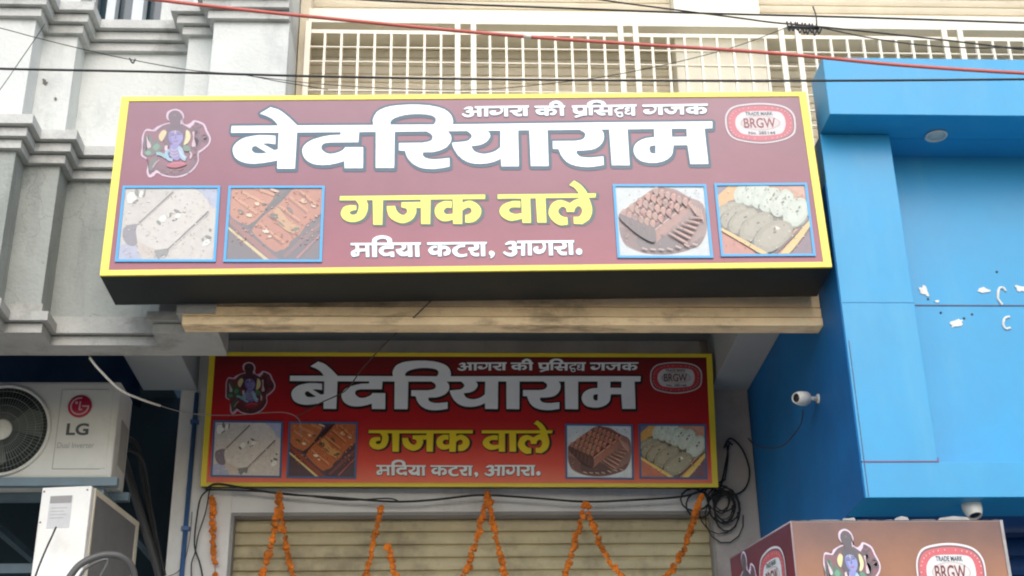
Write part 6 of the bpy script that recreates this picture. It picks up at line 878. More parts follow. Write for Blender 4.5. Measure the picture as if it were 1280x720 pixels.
(206,150,130,131,[4952,-1195,4936,-1187,4937,-1171,4955,-1169,4971,-1174,4964,-1186]),
(180,120,100,131,[3846,-914,3838,-902,3841,-878,3855,-873,3865,-883,3860,-908])]
PIC['tray_photo'] = [(214,150,112,1,[5568,-224,7547,-231,7515,-1978,5548,-1965]),
(228,172,88,2,[6319,-227,6330,-267,6271,-362,6179,-459,6093,-534,6016,-578,5929,-606,5842,-627,5765,-651,5697,-697,5634,-753,5581,-788,5562,-778,5568,-224]),
(120,110,140,3,[5830,-225,5790,-265,5736,-308,5689,-347,5646,-389,5601,-434,5565,-461,5568,-224]),
(220,160,130,4,[7542,-508,7521,-551,7494,-554,7459,-521,7419,-473,7377,-428,7221,-311,7152,-252,7144,-229,7547,-231]),
(204,118,90,5,[5569,-1336,5790,-1422,6111,-1623,6396,-1844,6497,-1971,5548,-1965,5555,-1348]),
(120,84,100,6,[6941,-1974,7013,-1829,7208,-1575,7423,-1344,7528,-1271,7515,-1978]),
(110,92,80,7,[5585,-1158,5636,-1259,5729,-1345,5846,-1428,5967,-1518,6103,-1628,6259,-1749,6407,-1859,6521,-1935,6560,-1955,6599,-1965,6638,-1961,6676,-1937,6800,-1817,6967,-1642,7124,-1454,7220,-1298,7236,-1187,7202,-1094,7135,-1013,7052,-938,6934,-850,6784,-761,6618,-684,6453,-629,6282,-593,6099,-572,5929,-578,5794,-621,5696,-722,5624,-868,5585,-1024]),
(140,152,134,8,[6336,-227,6373,-279,6371,-392,6331,-514,6248,-612,6155,-682,6059,-713,5978,-688,5945,-599,5946,-493,5972,-373,6059,-277,6115,-226]),
(204,214,196,9,[6330,-227,6341,-255,6336,-362,6301,-478,6227,-583,6133,-643,6039,-677,5957,-657,5933,-564,5923,-465,5960,-347,6041,-249,6066,-226]),
(214,222,206,10,[6287,-229,6319,-292,6297,-391,6259,-496,6176,-567,6098,-593,6034,-582,6003,-520,6010,-426,6065,-324,6143,-247,6188,-226,6281,-226]),
(96,108,84,11,[6207,-367,6199,-401,6161,-417,6128,-429,6120,-406,6139,-373,6178,-359]),
(112,120,92,12,[6245,-302,6217,-344,6199,-324,6197,-280,6231,-237,6254,-255]),
(140,152,134,13,[6527,-228,6583,-301,6578,-422,6536,-550,6456,-669,6350,-742,6248,-762,6159,-739,6118,-648,6109,-533,6171,-407,6244,-292,6331,-227]),
(204,214,196,14,[6519,-227,6551,-277,6553,-390,6503,-514,6425,-622,6327,-696,6224,-737,6140,-706,6096,-620,6106,-501,6145,-376,6230,-270,6275,-226]),
(214,222,206,15,[6497,-242,6526,-317,6502,-422,6456,-531,6372,-620,6278,-670,6211,-639,6177,-568,6200,-459,6248,-346,6335,-249,6419,-227,6433,-227]),
(96,108,84,16,[6383,-411,6383,-432,6356,-448,6326,-459,6327,-436,6343,-415,6374,-390]),
(112,120,92,17,[6440,-334,6414,-362,6399,-351,6400,-316,6427,-268,6442,-296]),
(140,152,134,18,[6752,-264,6811,-347,6811,-478,6749,-616,6670,-748,6554,-814,6443,-849,6363,-801,6301,-727,6308,-598,6353,-461,6442,-342,6551,-253,6636,-228,6684,-228]),
(204,214,196,19,[6731,-235,6765,-334,6782,-447,6719,-581,6638,-700,6532,-774,6420,-822,6340,-775,6293,-689,6290,-569,6342,-436,6421,-307,6533,-229,6540,-227,6712,-228]),
(214,222,206,20,[6705,-302,6755,-364,6720,-484,6672,-604,6579,-704,6485,-725,6414,-704,6365,-642,6382,-525,6444,-400,6541,-320,6636,-275]),
(96,108,84,21,[6608,-463,6588,-495,6561,-515,6524,-529,6530,-499,6543,-472,6578,-454]),
(112,120,92,22,[6652,-401,6617,-442,6591,-431,6606,-380,6632,-336,6660,-345]),
(140,152,134,23,[6950,-346,7012,-432,6998,-572,6948,-714,6860,-846,6742,-932,6623,-964,6538,-911,6483,-824,6466,-698,6533,-551,6625,-424,6740,-342,6862,-293]),
(204,214,196,24,[6934,-309,6992,-399,6986,-537,6936,-685,6832,-805,6719,-901,6609,-910,6519,-878,6455,-801,6461,-666,6512,-522,6602,-388,6722,-297,6838,-277]),
(214,222,206,25,[6911,-373,6947,-454,6939,-573,6856,-693,6766,-789,6670,-825,6582,-824,6538,-746,6570,-618,6632,-494,6729,-397,6835,-338]),
(96,108,84,26,[6780,-566,6785,-590,6750,-609,6720,-615,6705,-596,6736,-571,6764,-554]),
(112,120,92,27,[6840,-494,6807,-529,6778,-527,6794,-473,6820,-436,6847,-439]),
(140,152,134,28,[7238,-383,7277,-504,7273,-646,7218,-798,7117,-928,6996,-1019,6871,-1058,6767,-1023,6706,-925,6719,-777,6759,-618,6864,-473,6997,-383,7127,-349]),
(204,214,196,29,[7199,-377,7263,-467,7261,-611,7196,-765,7102,-911,6973,-983,6843,-1043,6749,-991,6705,-883,6700,-749,6752,-595,6857,-463,6979,-375,7109,-319]),
(214,222,206,30,[7171,-446,7230,-514,7200,-652,7136,-794,7025,-909,6906,-960,6820,-925,6793,-824,6794,-700,6882,-566,6985,-471,7101,-388]),
(96,108,84,31,[7035,-645,7041,-669,7006,-698,6970,-699,6959,-675,6989,-647,7020,-631]),
(112,120,92,32,[7090,-570,7062,-608,7048,-587,7047,-551,7077,-509,7089,-536]),
(140,152,134,33,[7537,-615,7540,-621,7533,-1029,7524,-1049,7425,-1209,7283,-1303,7138,-1354,7036,-1290,6984,-1176,6969,-1029,7024,-854,7142,-698,7286,-612,7425,-572]),
(204,214,196,34,[7512,-591,7540,-659,7534,-959,7516,-1022,7398,-1170,7260,-1280,7132,-1282,7018,-1259,6950,-1158,6971,-997,7013,-829,7126,-671,7269,-580,7403,-552]),
(214,222,206,35,[7479,-666,7534,-749,7503,-894,7428,-1042,7313,-1169,7198,-1188,7099,-1179,7055,-1086,7076,-945,7157,-799,7271,-691,7388,-643]),
(96,108,84,36,[7338,-881,7326,-913,7294,-942,7259,-943,7256,-917,7273,-886,7314,-866]),
(112,120,92,37,[7385,-818,7353,-837,7326,-845,7338,-797,7364,-767,7388,-769]),
(98,92,76,38,[5993,-749,6017,-835,5982,-944,5909,-1054,5803,-1145,5685,-1211,5572,-1230,5556,-1226,5561,-799,5610,-752,5730,-685,5849,-659,5948,-677]),
(160,152,124,39,[6023,-719,6040,-807,6013,-913,5924,-1016,5827,-1106,5714,-1164,5607,-1186,5557,-1186,5561,-809,5642,-730,5760,-667,5875,-639,5966,-661]),
(172,164,138,40,[5990,-749,5990,-826,5953,-914,5894,-1012,5786,-1067,5683,-1114,5558,-1079,5560,-946,5582,-893,5647,-798,5752,-725,5860,-685,5949,-692]),
(94,92,60,41,[5833,-814,5818,-852,5771,-866,5754,-845,5758,-814,5800,-804]),
(98,92,76,42,[6179,-815,6184,-920,6139,-1036,6064,-1149,5958,-1251,5832,-1308,5709,-1343,5609,-1322,5556,-1268,5558,-1047,5639,-931,5753,-833,5881,-754,6009,-728,6111,-753]),
(160,152,124,43,[6182,-804,6204,-893,6175,-1005,6093,-1118,5985,-1218,5860,-1277,5735,-1317,5633,-1298,5588,-1222,5565,-1133,5605,-1021,5671,-905,5781,-800,5910,-739,6032,-715,6137,-728]),
(172,164,138,44,[6157,-828,6185,-902,6136,-1008,6041,-1102,5936,-1178,5821,-1228,5733,-1212,5693,-1153,5666,-1084,5723,-985,5800,-893,5899,-798,6009,-779,6101,-781]),
(94,92,60,45,[5987,-904,5967,-944,5921,-956,5885,-943,5914,-910,5947,-900]),
(98,92,76,46,[6387,-921,6396,-1031,6364,-1156,6270,-1282,6148,-1386,6012,-1462,5872,-1504,5779,-1458,5693,-1406,5687,-1295,5721,-1171,5808,-1045,5924,-928,6068,-856,6201,-837,6303,-867]),
(160,152,124,47,[6398,-905,6431,-999,6387,-1126,6300,-1251,6180,-1363,6040,-1437,5915,-1445,5798,-1439,5744,-1362,5732,-1261,5767,-1143,5848,-1023,5959,-908,6096,-850,6230,-810,6346,-824]),
(172,164,138,48,[6359,-937,6389,-1017,6333,-1130,6239,-1236,6120,-1309,6007,-1343,5891,-1363,5823,-1312,5836,-1210,5870,-1104,5967,-1000,6084,-928,6212,-857,6310,-875]),
(94,92,60,49,[6165,-1028,6143,-1061,6104,-1080,6084,-1060,6091,-1028,6134,-1016]),
(98,92,76,50,[6694,-1050,6725,-1163,6659,-1308,6565,-1445,6437,-1574,6278,-1664,6131,-1678,6005,-1659,5943,-1572,5906,-1466,5969,-1324,6044,-1179,6188,-1062,6343,-987,6493,-953,6623,-968]),
(160,152,124,51,[6726,-1019,6737,-1139,6687,-1277,6605,-1420,6460,-1532,6307,-1625,6166,-1635,6050,-1611,5956,-1554,5964,-1427,5985,-1297,6092,-1161,6219,-1035,6374,-960,6527,-916,6652,-940]),
(172,164,138,52,[6677,-1059,6681,-1162,6639,-1284,6526,-1401,6394,-1486,6259,-1540,6159,-1519,6082,-1473,6061,-1378,6105,-1254,6224,-1139,6353,-1033,6490,-997,6599,-1009]),
(94,92,60,53,[6428,-1185,6419,-1215,6379,-1226,6350,-1214,6362,-1179,6412,-1157]),
(98,92,76,54,[7102,-1246,7096,-1393,7071,-1547,6943,-1706,6786,-1836,6613,-1933,6449,-1956,6295,-1952,6210,-1861,6183,-1729,6247,-1566,6353,-1404,6513,-1269,6691,-1164,6862,-1140,7010,-1159]),
(160,152,124,55,[7123,-1222,7145,-1355,7090,-1516,6963,-1670,6811,-1798,6642,-1893,6468,-1943,6340,-1903,6251,-1823,6247,-1688,6276,-1539,6397,-1385,6541,-1238,6721,-1147,6885,-1127,7014,-1159]),
(172,164,138,56,[7071,-1264,7083,-1382,6998,-1526,6888,-1662,6734,-1748,6581,-1816,6468,-1792,6361,-1754,6358,-1633,6433,-1494,6551,-1368,6693,-1268,6842,-1213,6973,-1213]),
(94,92,60,57,[6779,-1422,6761,-1458,6718,-1469,6688,-1457,6702,-1420,6750,-1403]),
(236,230,210,58,[6869,-1344,6830,-1370,6770,-1367,6727,-1333,6741,-1297,6793,-1281,6836,-1310]),
(100,90,64,59,[6767,-1357,6744,-1391,6710,-1401,6714,-1345,6739,-1305,6770,-1308]),
(232,196,110,60,[5555,-1296,5598,-1319,5840,-1487,6092,-1650,6181,-1712,6405,-1870,6506,-1947,6534,-1972,6368,-1971,6310,-1933,6183,-1841,5928,-1650,5617,-1433,5554,-1382]),
(236,200,104,61,[6802,-1973,6834,-1926,6922,-1824,7132,-1592,7365,-1326,7477,-1201,7530,-1149,7528,-1305,7505,-1340,7412,-1467,7312,-1599,7148,-1802,7078,-1884,7013,-1952,6985,-1975]),
(100,66,60,62,[6658,-1964,7097,-1521,7532,-1092,7530,-1154,7128,-1561,6709,-1973,6665,-1973]),
(128,118,90,63,[7303,-611,7307,-593,7327,-587,7345,-594,7331,-612,7313,-623]),
(110,104,78,63,[6702,-353,6702,-337,6709,-317,6724,-328,6726,-344,6717,-360]),
(222,224,206,63,[7046,-1431,7049,-1410,7068,-1391,7079,-1404,7078,-1417,7065,-1429]),
(196,190,160,63,[6112,-1218,6113,-1202,6122,-1192,6131,-1204,6133,-1216,6125,-1229]),
(110,104,78,63,[6465,-496,6454,-494,6454,-477,6466,-473,6474,-478,6474,-490]),
(196,190,160,63,[5929,-1038,5915,-1040,5913,-1023,5919,-1010,5936,-1006,5938,-1026]),
(196,190,160,63,[7107,-592,7098,-602,7086,-601,7086,-589,7091,-580,7102,-580]),
(222,224,206,63,[7344,-1553,7348,-1534,7372,-1530,7376,-1545,7375,-1563,7355,-1561]),
(128,118,90,63,[7094,-824,7083,-821,7076,-805,7085,-795,7094,-800,7100,-813]),
(222,224,206,63,[6859,-764,6851,-751,6854,-736,6867,-730,6873,-742,6872,-756]),
(110,104,78,63,[6172,-1743,6164,-1748,6150,-1748,6148,-1736,6156,-1728,6170,-1733]),
(222,224,206,63,[6665,-824,6670,-802,6687,-796,6704,-801,6695,-818,6683,-825]),
(128,118,90,63,[6023,-1727,6008,-1732,5995,-1713,6004,-1693,6021,-1698,6031,-1713]),
(110,104,78,63,[5813,-1716,5801,-1732,5789,-1722,5787,-1704,5801,-1694,5816,-1696]),
(110,104,78,63,[6209,-347,6208,-332,6220,-317,6233,-331,6234,-351,6219,-356]),
(110,104,78,63,[6168,-1245,6158,-1235,6149,-1213,6155,-1196,6165,-1212,6172,-1230]),
(222,224,206,63,[6365,-1653,6350,-1651,6351,-1633,6360,-1624,6375,-1622,6374,-1641]),
(196,190,160,63,[6368,-526,6359,-534,6351,-532,6346,-522,6354,-509,6365,-515]),
(128,118,90,63,[6000,-1533,5996,-1519,6003,-1500,6014,-1500,6023,-1508,6012,-1525]),
(196,190,160,63,[6503,-1458,6500,-1450,6505,-1440,6514,-1435,6518,-1444,6512,-1457]),
(196,190,160,63,[6830,-1115,6828,-1100,6839,-1091,6850,-1101,6851,-1118,6840,-1128]),
(222,224,206,63,[7103,-1805,7094,-1797,7089,-1782,7106,-1776,7121,-1783,7114,-1798]),
(128,118,90,63,[6126,-1775,6136,-1762,6154,-1755,6170,-1764,6154,-1778,6134,-1789]),
(196,190,160,63,[6334,-342,6340,-335,6350,-331,6357,-341,6351,-355,6337,-353]),
(110,104,78,63,[7189,-639,7182,-632,7176,-619,7189,-612,7198,-619,7201,-632]),
(128,118,90,63,[7170,-543,7155,-555,7141,-554,7137,-535,7151,-518,7167,-521]),
(128,118,90,63,[6241,-542,6222,-540,6225,-515,6238,-504,6249,-512,6257,-531]),
(128,118,90,63,[6953,-1250,6957,-1236,6972,-1231,6981,-1241,6975,-1255,6961,-1258]),
(110,104,78,63,[6371,-1424,6352,-1427,6333,-1418,6329,-1400,6346,-1401,6359,-1407]),
(110,104,78,63,[6892,-1099,6898,-1087,6906,-1085,6914,-1090,6914,-1105,6901,-1108]),
(110,104,78,63,[6880,-584,6859,-588,6841,-582,6843,-562,6858,-552,6879,-560]),
(222,224,206,63,[6774,-605,6776,-586,6799,-575,6806,-592,6807,-611,6784,-620]),
(128,118,90,63,[5707,-1120,5697,-1135,5679,-1131,5678,-1110,5693,-1101,5711,-1101]),
(196,190,160,63,[5984,-1126,5988,-1112,6002,-1107,6013,-1109,6008,-1121,5996,-1130]),
(222,224,206,63,[7100,-1542,7098,-1524,7112,-1514,7126,-1516,7127,-1532,7115,-1543]),
(196,190,160,63,[6985,-822,6990,-805,7009,-801,7014,-816,7006,-827,6995,-829]),
(222,224,206,63,[5826,-392,5815,-407,5801,-398,5803,-381,5814,-369,5830,-374]),
(222,224,206,63,[6793,-539,6782,-544,6768,-528,6765,-517,6775,-512,6787,-527]),
(128,118,90,63,[6502,-1023,6501,-1011,6510,-1000,6522,-992,6523,-1006,6513,-1022]),
(128,118,90,63,[6259,-334,6252,-324,6254,-306,6265,-298,6274,-307,6268,-324]),
(110,104,78,63,[6148,-1047,6143,-1033,6149,-1018,6164,-1015,6175,-1029,6162,-1046]),
(222,224,206,63,[6997,-347,6988,-345,6980,-325,6990,-313,7001,-319,7004,-338]),
(222,224,206,63,[6723,-1827,6717,-1819,6728,-1813,6737,-1811,6739,-1822,6731,-1829]),
(128,118,90,63,[7145,-1567,7153,-1547,7165,-1529,7180,-1529,7181,-1546,7163,-1559]),
(128,118,90,63,[6855,-451,6840,-448,6827,-441,6828,-429,6838,-425,6852,-435]),
(128,118,90,63,[6949,-1605,6931,-1610,6916,-1606,6909,-1595,6921,-1587,6939,-1590]),
(196,190,160,63,[6330,-1121,6326,-1103,6339,-1094,6352,-1107,6348,-1123,6339,-1135]),
(110,104,78,63,[5819,-1641,5811,-1627,5813,-1613,5825,-1600,5836,-1613,5832,-1630]),
(128,118,90,63,[7290,-1004,7280,-997,7277,-984,7286,-969,7302,-975,7297,-992]),
(196,190,160,63,[5752,-1446,5740,-1452,5718,-1442,5715,-1429,5729,-1427,5744,-1435]),
(110,104,78,63,[6526,-1193,6513,-1185,6520,-1167,6535,-1168,6547,-1176,6538,-1189]),
(128,118,90,63,[6422,-1345,6419,-1330,6434,-1320,6442,-1326,6448,-1338,6434,-1351]),
(222,224,206,63,[7371,-1316,7353,-1321,7357,-1306,7364,-1295,7377,-1295,7381,-1305]),
(128,118,90,63,[6039,-1692,6044,-1677,6053,-1669,6062,-1677,6068,-1695,6052,-1696]),
(128,118,90,63,[5767,-1304,5763,-1288,5778,-1271,5791,-1279,5794,-1294,5781,-1304]),
(196,190,160,63,[6377,-1557,6367,-1570,6355,-1566,6353,-1552,6362,-1541,6371,-1546]),
(222,224,206,63,[6717,-1811,6722,-1799,6739,-1799,6751,-1808,6743,-1823,6722,-1822]),
(110,104,78,63,[7504,-1033,7500,-1024,7511,-1009,7521,-1013,7523,-1024,7512,-1039]),
(196,190,160,63,[6853,-893,6845,-880,6858,-870,6870,-874,6875,-888,6864,-898]),
(196,190,160,63,[6653,-435,6644,-441,6636,-434,6640,-422,6650,-415,6656,-425]),
(222,224,206,63,[7469,-733,7461,-716,7476,-700,7489,-708,7494,-721,7484,-731]),
(196,190,160,63,[6911,-534,6894,-532,6890,-513,6895,-495,6908,-503,6916,-516]),
(222,224,206,63,[5841,-745,5827,-738,5834,-726,5844,-722,5857,-726,5855,-739]),
(196,190,160,63,[6599,-1369,6591,-1369,6584,-1360,6588,-1348,6598,-1351,6601,-1361]),
(128,118,90,63,[7087,-495,7078,-492,7078,-479,7088,-472,7099,-477,7095,-490]),
(222,224,206,63,[6646,-1042,6638,-1031,6637,-1012,6649,-999,6660,-1010,6658,-1032]),
(110,104,78,63,[6899,-395,6889,-384,6894,-370,6907,-365,6917,-374,6913,-388]),
(128,118,90,63,[5999,-796,5993,-784,5999,-768,6010,-763,6014,-774,6011,-789]),
(128,118,90,63,[6460,-804,6445,-804,6431,-786,6436,-764,6453,-773,6466,-788]),
(196,190,160,63,[7356,-520,7361,-501,7377,-492,7392,-497,7389,-517,7370,-531]),
(222,224,206,63,[6193,-960,6175,-963,6171,-947,6179,-934,6192,-930,6199,-942]),
(110,104,78,63,[7411,-1755,7402,-1751,7399,-1737,7411,-1727,7421,-1736,7421,-1748]),
(222,224,206,63,[5669,-1005,5678,-993,5694,-986,5700,-1002,5693,-1017,5676,-1018]),
(110,104,78,63,[6302,-1803,6298,-1792,6305,-1779,6312,-1776,6320,-1782,6312,-1797]),
(110,104,78,63,[5732,-778,5725,-760,5729,-737,5738,-730,5748,-734,5744,-764]),
(128,118,90,63,[6979,-740,6973,-725,6984,-708,6996,-719,7007,-733,6991,-741]),
(110,104,78,63,[7169,-1595,7157,-1608,7148,-1605,7138,-1592,7151,-1578,7163,-1580]),
(222,224,206,63,[6179,-1662,6168,-1646,6163,-1627,6180,-1620,6192,-1627,6194,-1646]),
(128,118,90,63,[6965,-1283,6948,-1279,6940,-1257,6948,-1238,6963,-1248,6972,-1264]),
(110,104,78,63,[5943,-833,5937,-840,5921,-842,5917,-830,5924,-818,5943,-820]),
(110,104,78,63,[6706,-879,6698,-888,6681,-889,6679,-877,6686,-868,6703,-868]),
(128,118,90,63,[6847,-991,6836,-984,6831,-963,6843,-955,6852,-962,6859,-981]),
(110,104,78,63,[7139,-862,7144,-848,7158,-845,7171,-846,7162,-859,7149,-871]),
(128,118,90,63,[6676,-1099,6666,-1088,6661,-1076,6664,-1063,6674,-1071,6678,-1083]),
(128,118,90,63,[7469,-497,7453,-510,7441,-498,7450,-481,7464,-468,7475,-479]),
(128,118,90,63,[6004,-595,5996,-580,5990,-561,5998,-552,6008,-555,6009,-578]),
(110,104,78,63,[5723,-974,5731,-956,5750,-941,5766,-954,5756,-973,5737,-985]),
(222,224,206,63,[6585,-1562,6588,-1550,6602,-1545,6609,-1552,6608,-1565,6592,-1574]),
(110,104,78,63,[6373,-1789,6380,-1776,6395,-1770,6400,-1779,6401,-1792,6384,-1797]),
(110,104,78,63,[6647,-619,6645,-605,6649,-590,6661,-574,6664,-593,6658,-610]),
(110,104,78,63,[6577,-800,6577,-783,6583,-761,6598,-757,6597,-775,6591,-791]),
(110,104,78,63,[5618,-1755,5624,-1736,5637,-1740,5644,-1750,5639,-1761,5626,-1771]),
(222,224,206,63,[7207,-1791,7198,-1792,7190,-1783,7197,-1774,7206,-1771,7212,-1781]),
(196,190,160,63,[6412,-1269,6402,-1262,6404,-1239,6415,-1233,6421,-1242,6421,-1258]),
(110,104,78,63,[6039,-1827,6034,-1808,6040,-1790,6059,-1784,6064,-1803,6054,-1816]),
(196,190,160,63,[6337,-1658,6324,-1659,6322,-1646,6335,-1638,6350,-1639,6350,-1653]),
(110,104,78,63,[6486,-744,6470,-753,6448,-747,6444,-730,6461,-725,6478,-729]),
(196,190,160,63,[7169,-924,7180,-910,7198,-909,7210,-914,7199,-924,7180,-933]),
(128,118,90,63,[6752,-1420,6748,-1407,6752,-1389,6764,-1391,6775,-1397,6767,-1418]),
(128,118,90,63,[6659,-334,6643,-326,6648,-302,6667,-303,6678,-313,6677,-335]),
(196,190,160,63,[6588,-1604,6599,-1593,6613,-1589,6621,-1602,6611,-1614,6596,-1617]),
(196,190,160,63,[6719,-437,6715,-423,6727,-408,6742,-401,6746,-417,6732,-437]),
(110,104,78,63,[6648,-672,6653,-658,6663,-651,6671,-655,6673,-667,6660,-678]),
(196,190,160,63,[6981,-399,6980,-385,6991,-374,7004,-375,7005,-391,6994,-398]),
(128,118,90,63,[6652,-1320,6642,-1325,6634,-1318,6634,-1306,6644,-1301,6650,-1310]),
(128,118,90,63,[6333,-1530,6324,-1539,6309,-1542,6306,-1525,6316,-1510,6335,-1512]),
(196,190,160,63,[5806,-832,5797,-848,5774,-843,5773,-821,5788,-809,5808,-815]),
(110,104,78,63,[7005,-591,7004,-572,7019,-564,7036,-561,7032,-581,7021,-595]),
(222,224,206,63,[5933,-1653,5925,-1670,5913,-1662,5909,-1651,5914,-1633,5930,-1635]),
(196,190,160,63,[6265,-901,6251,-902,6232,-897,6234,-881,6247,-873,6261,-886])]
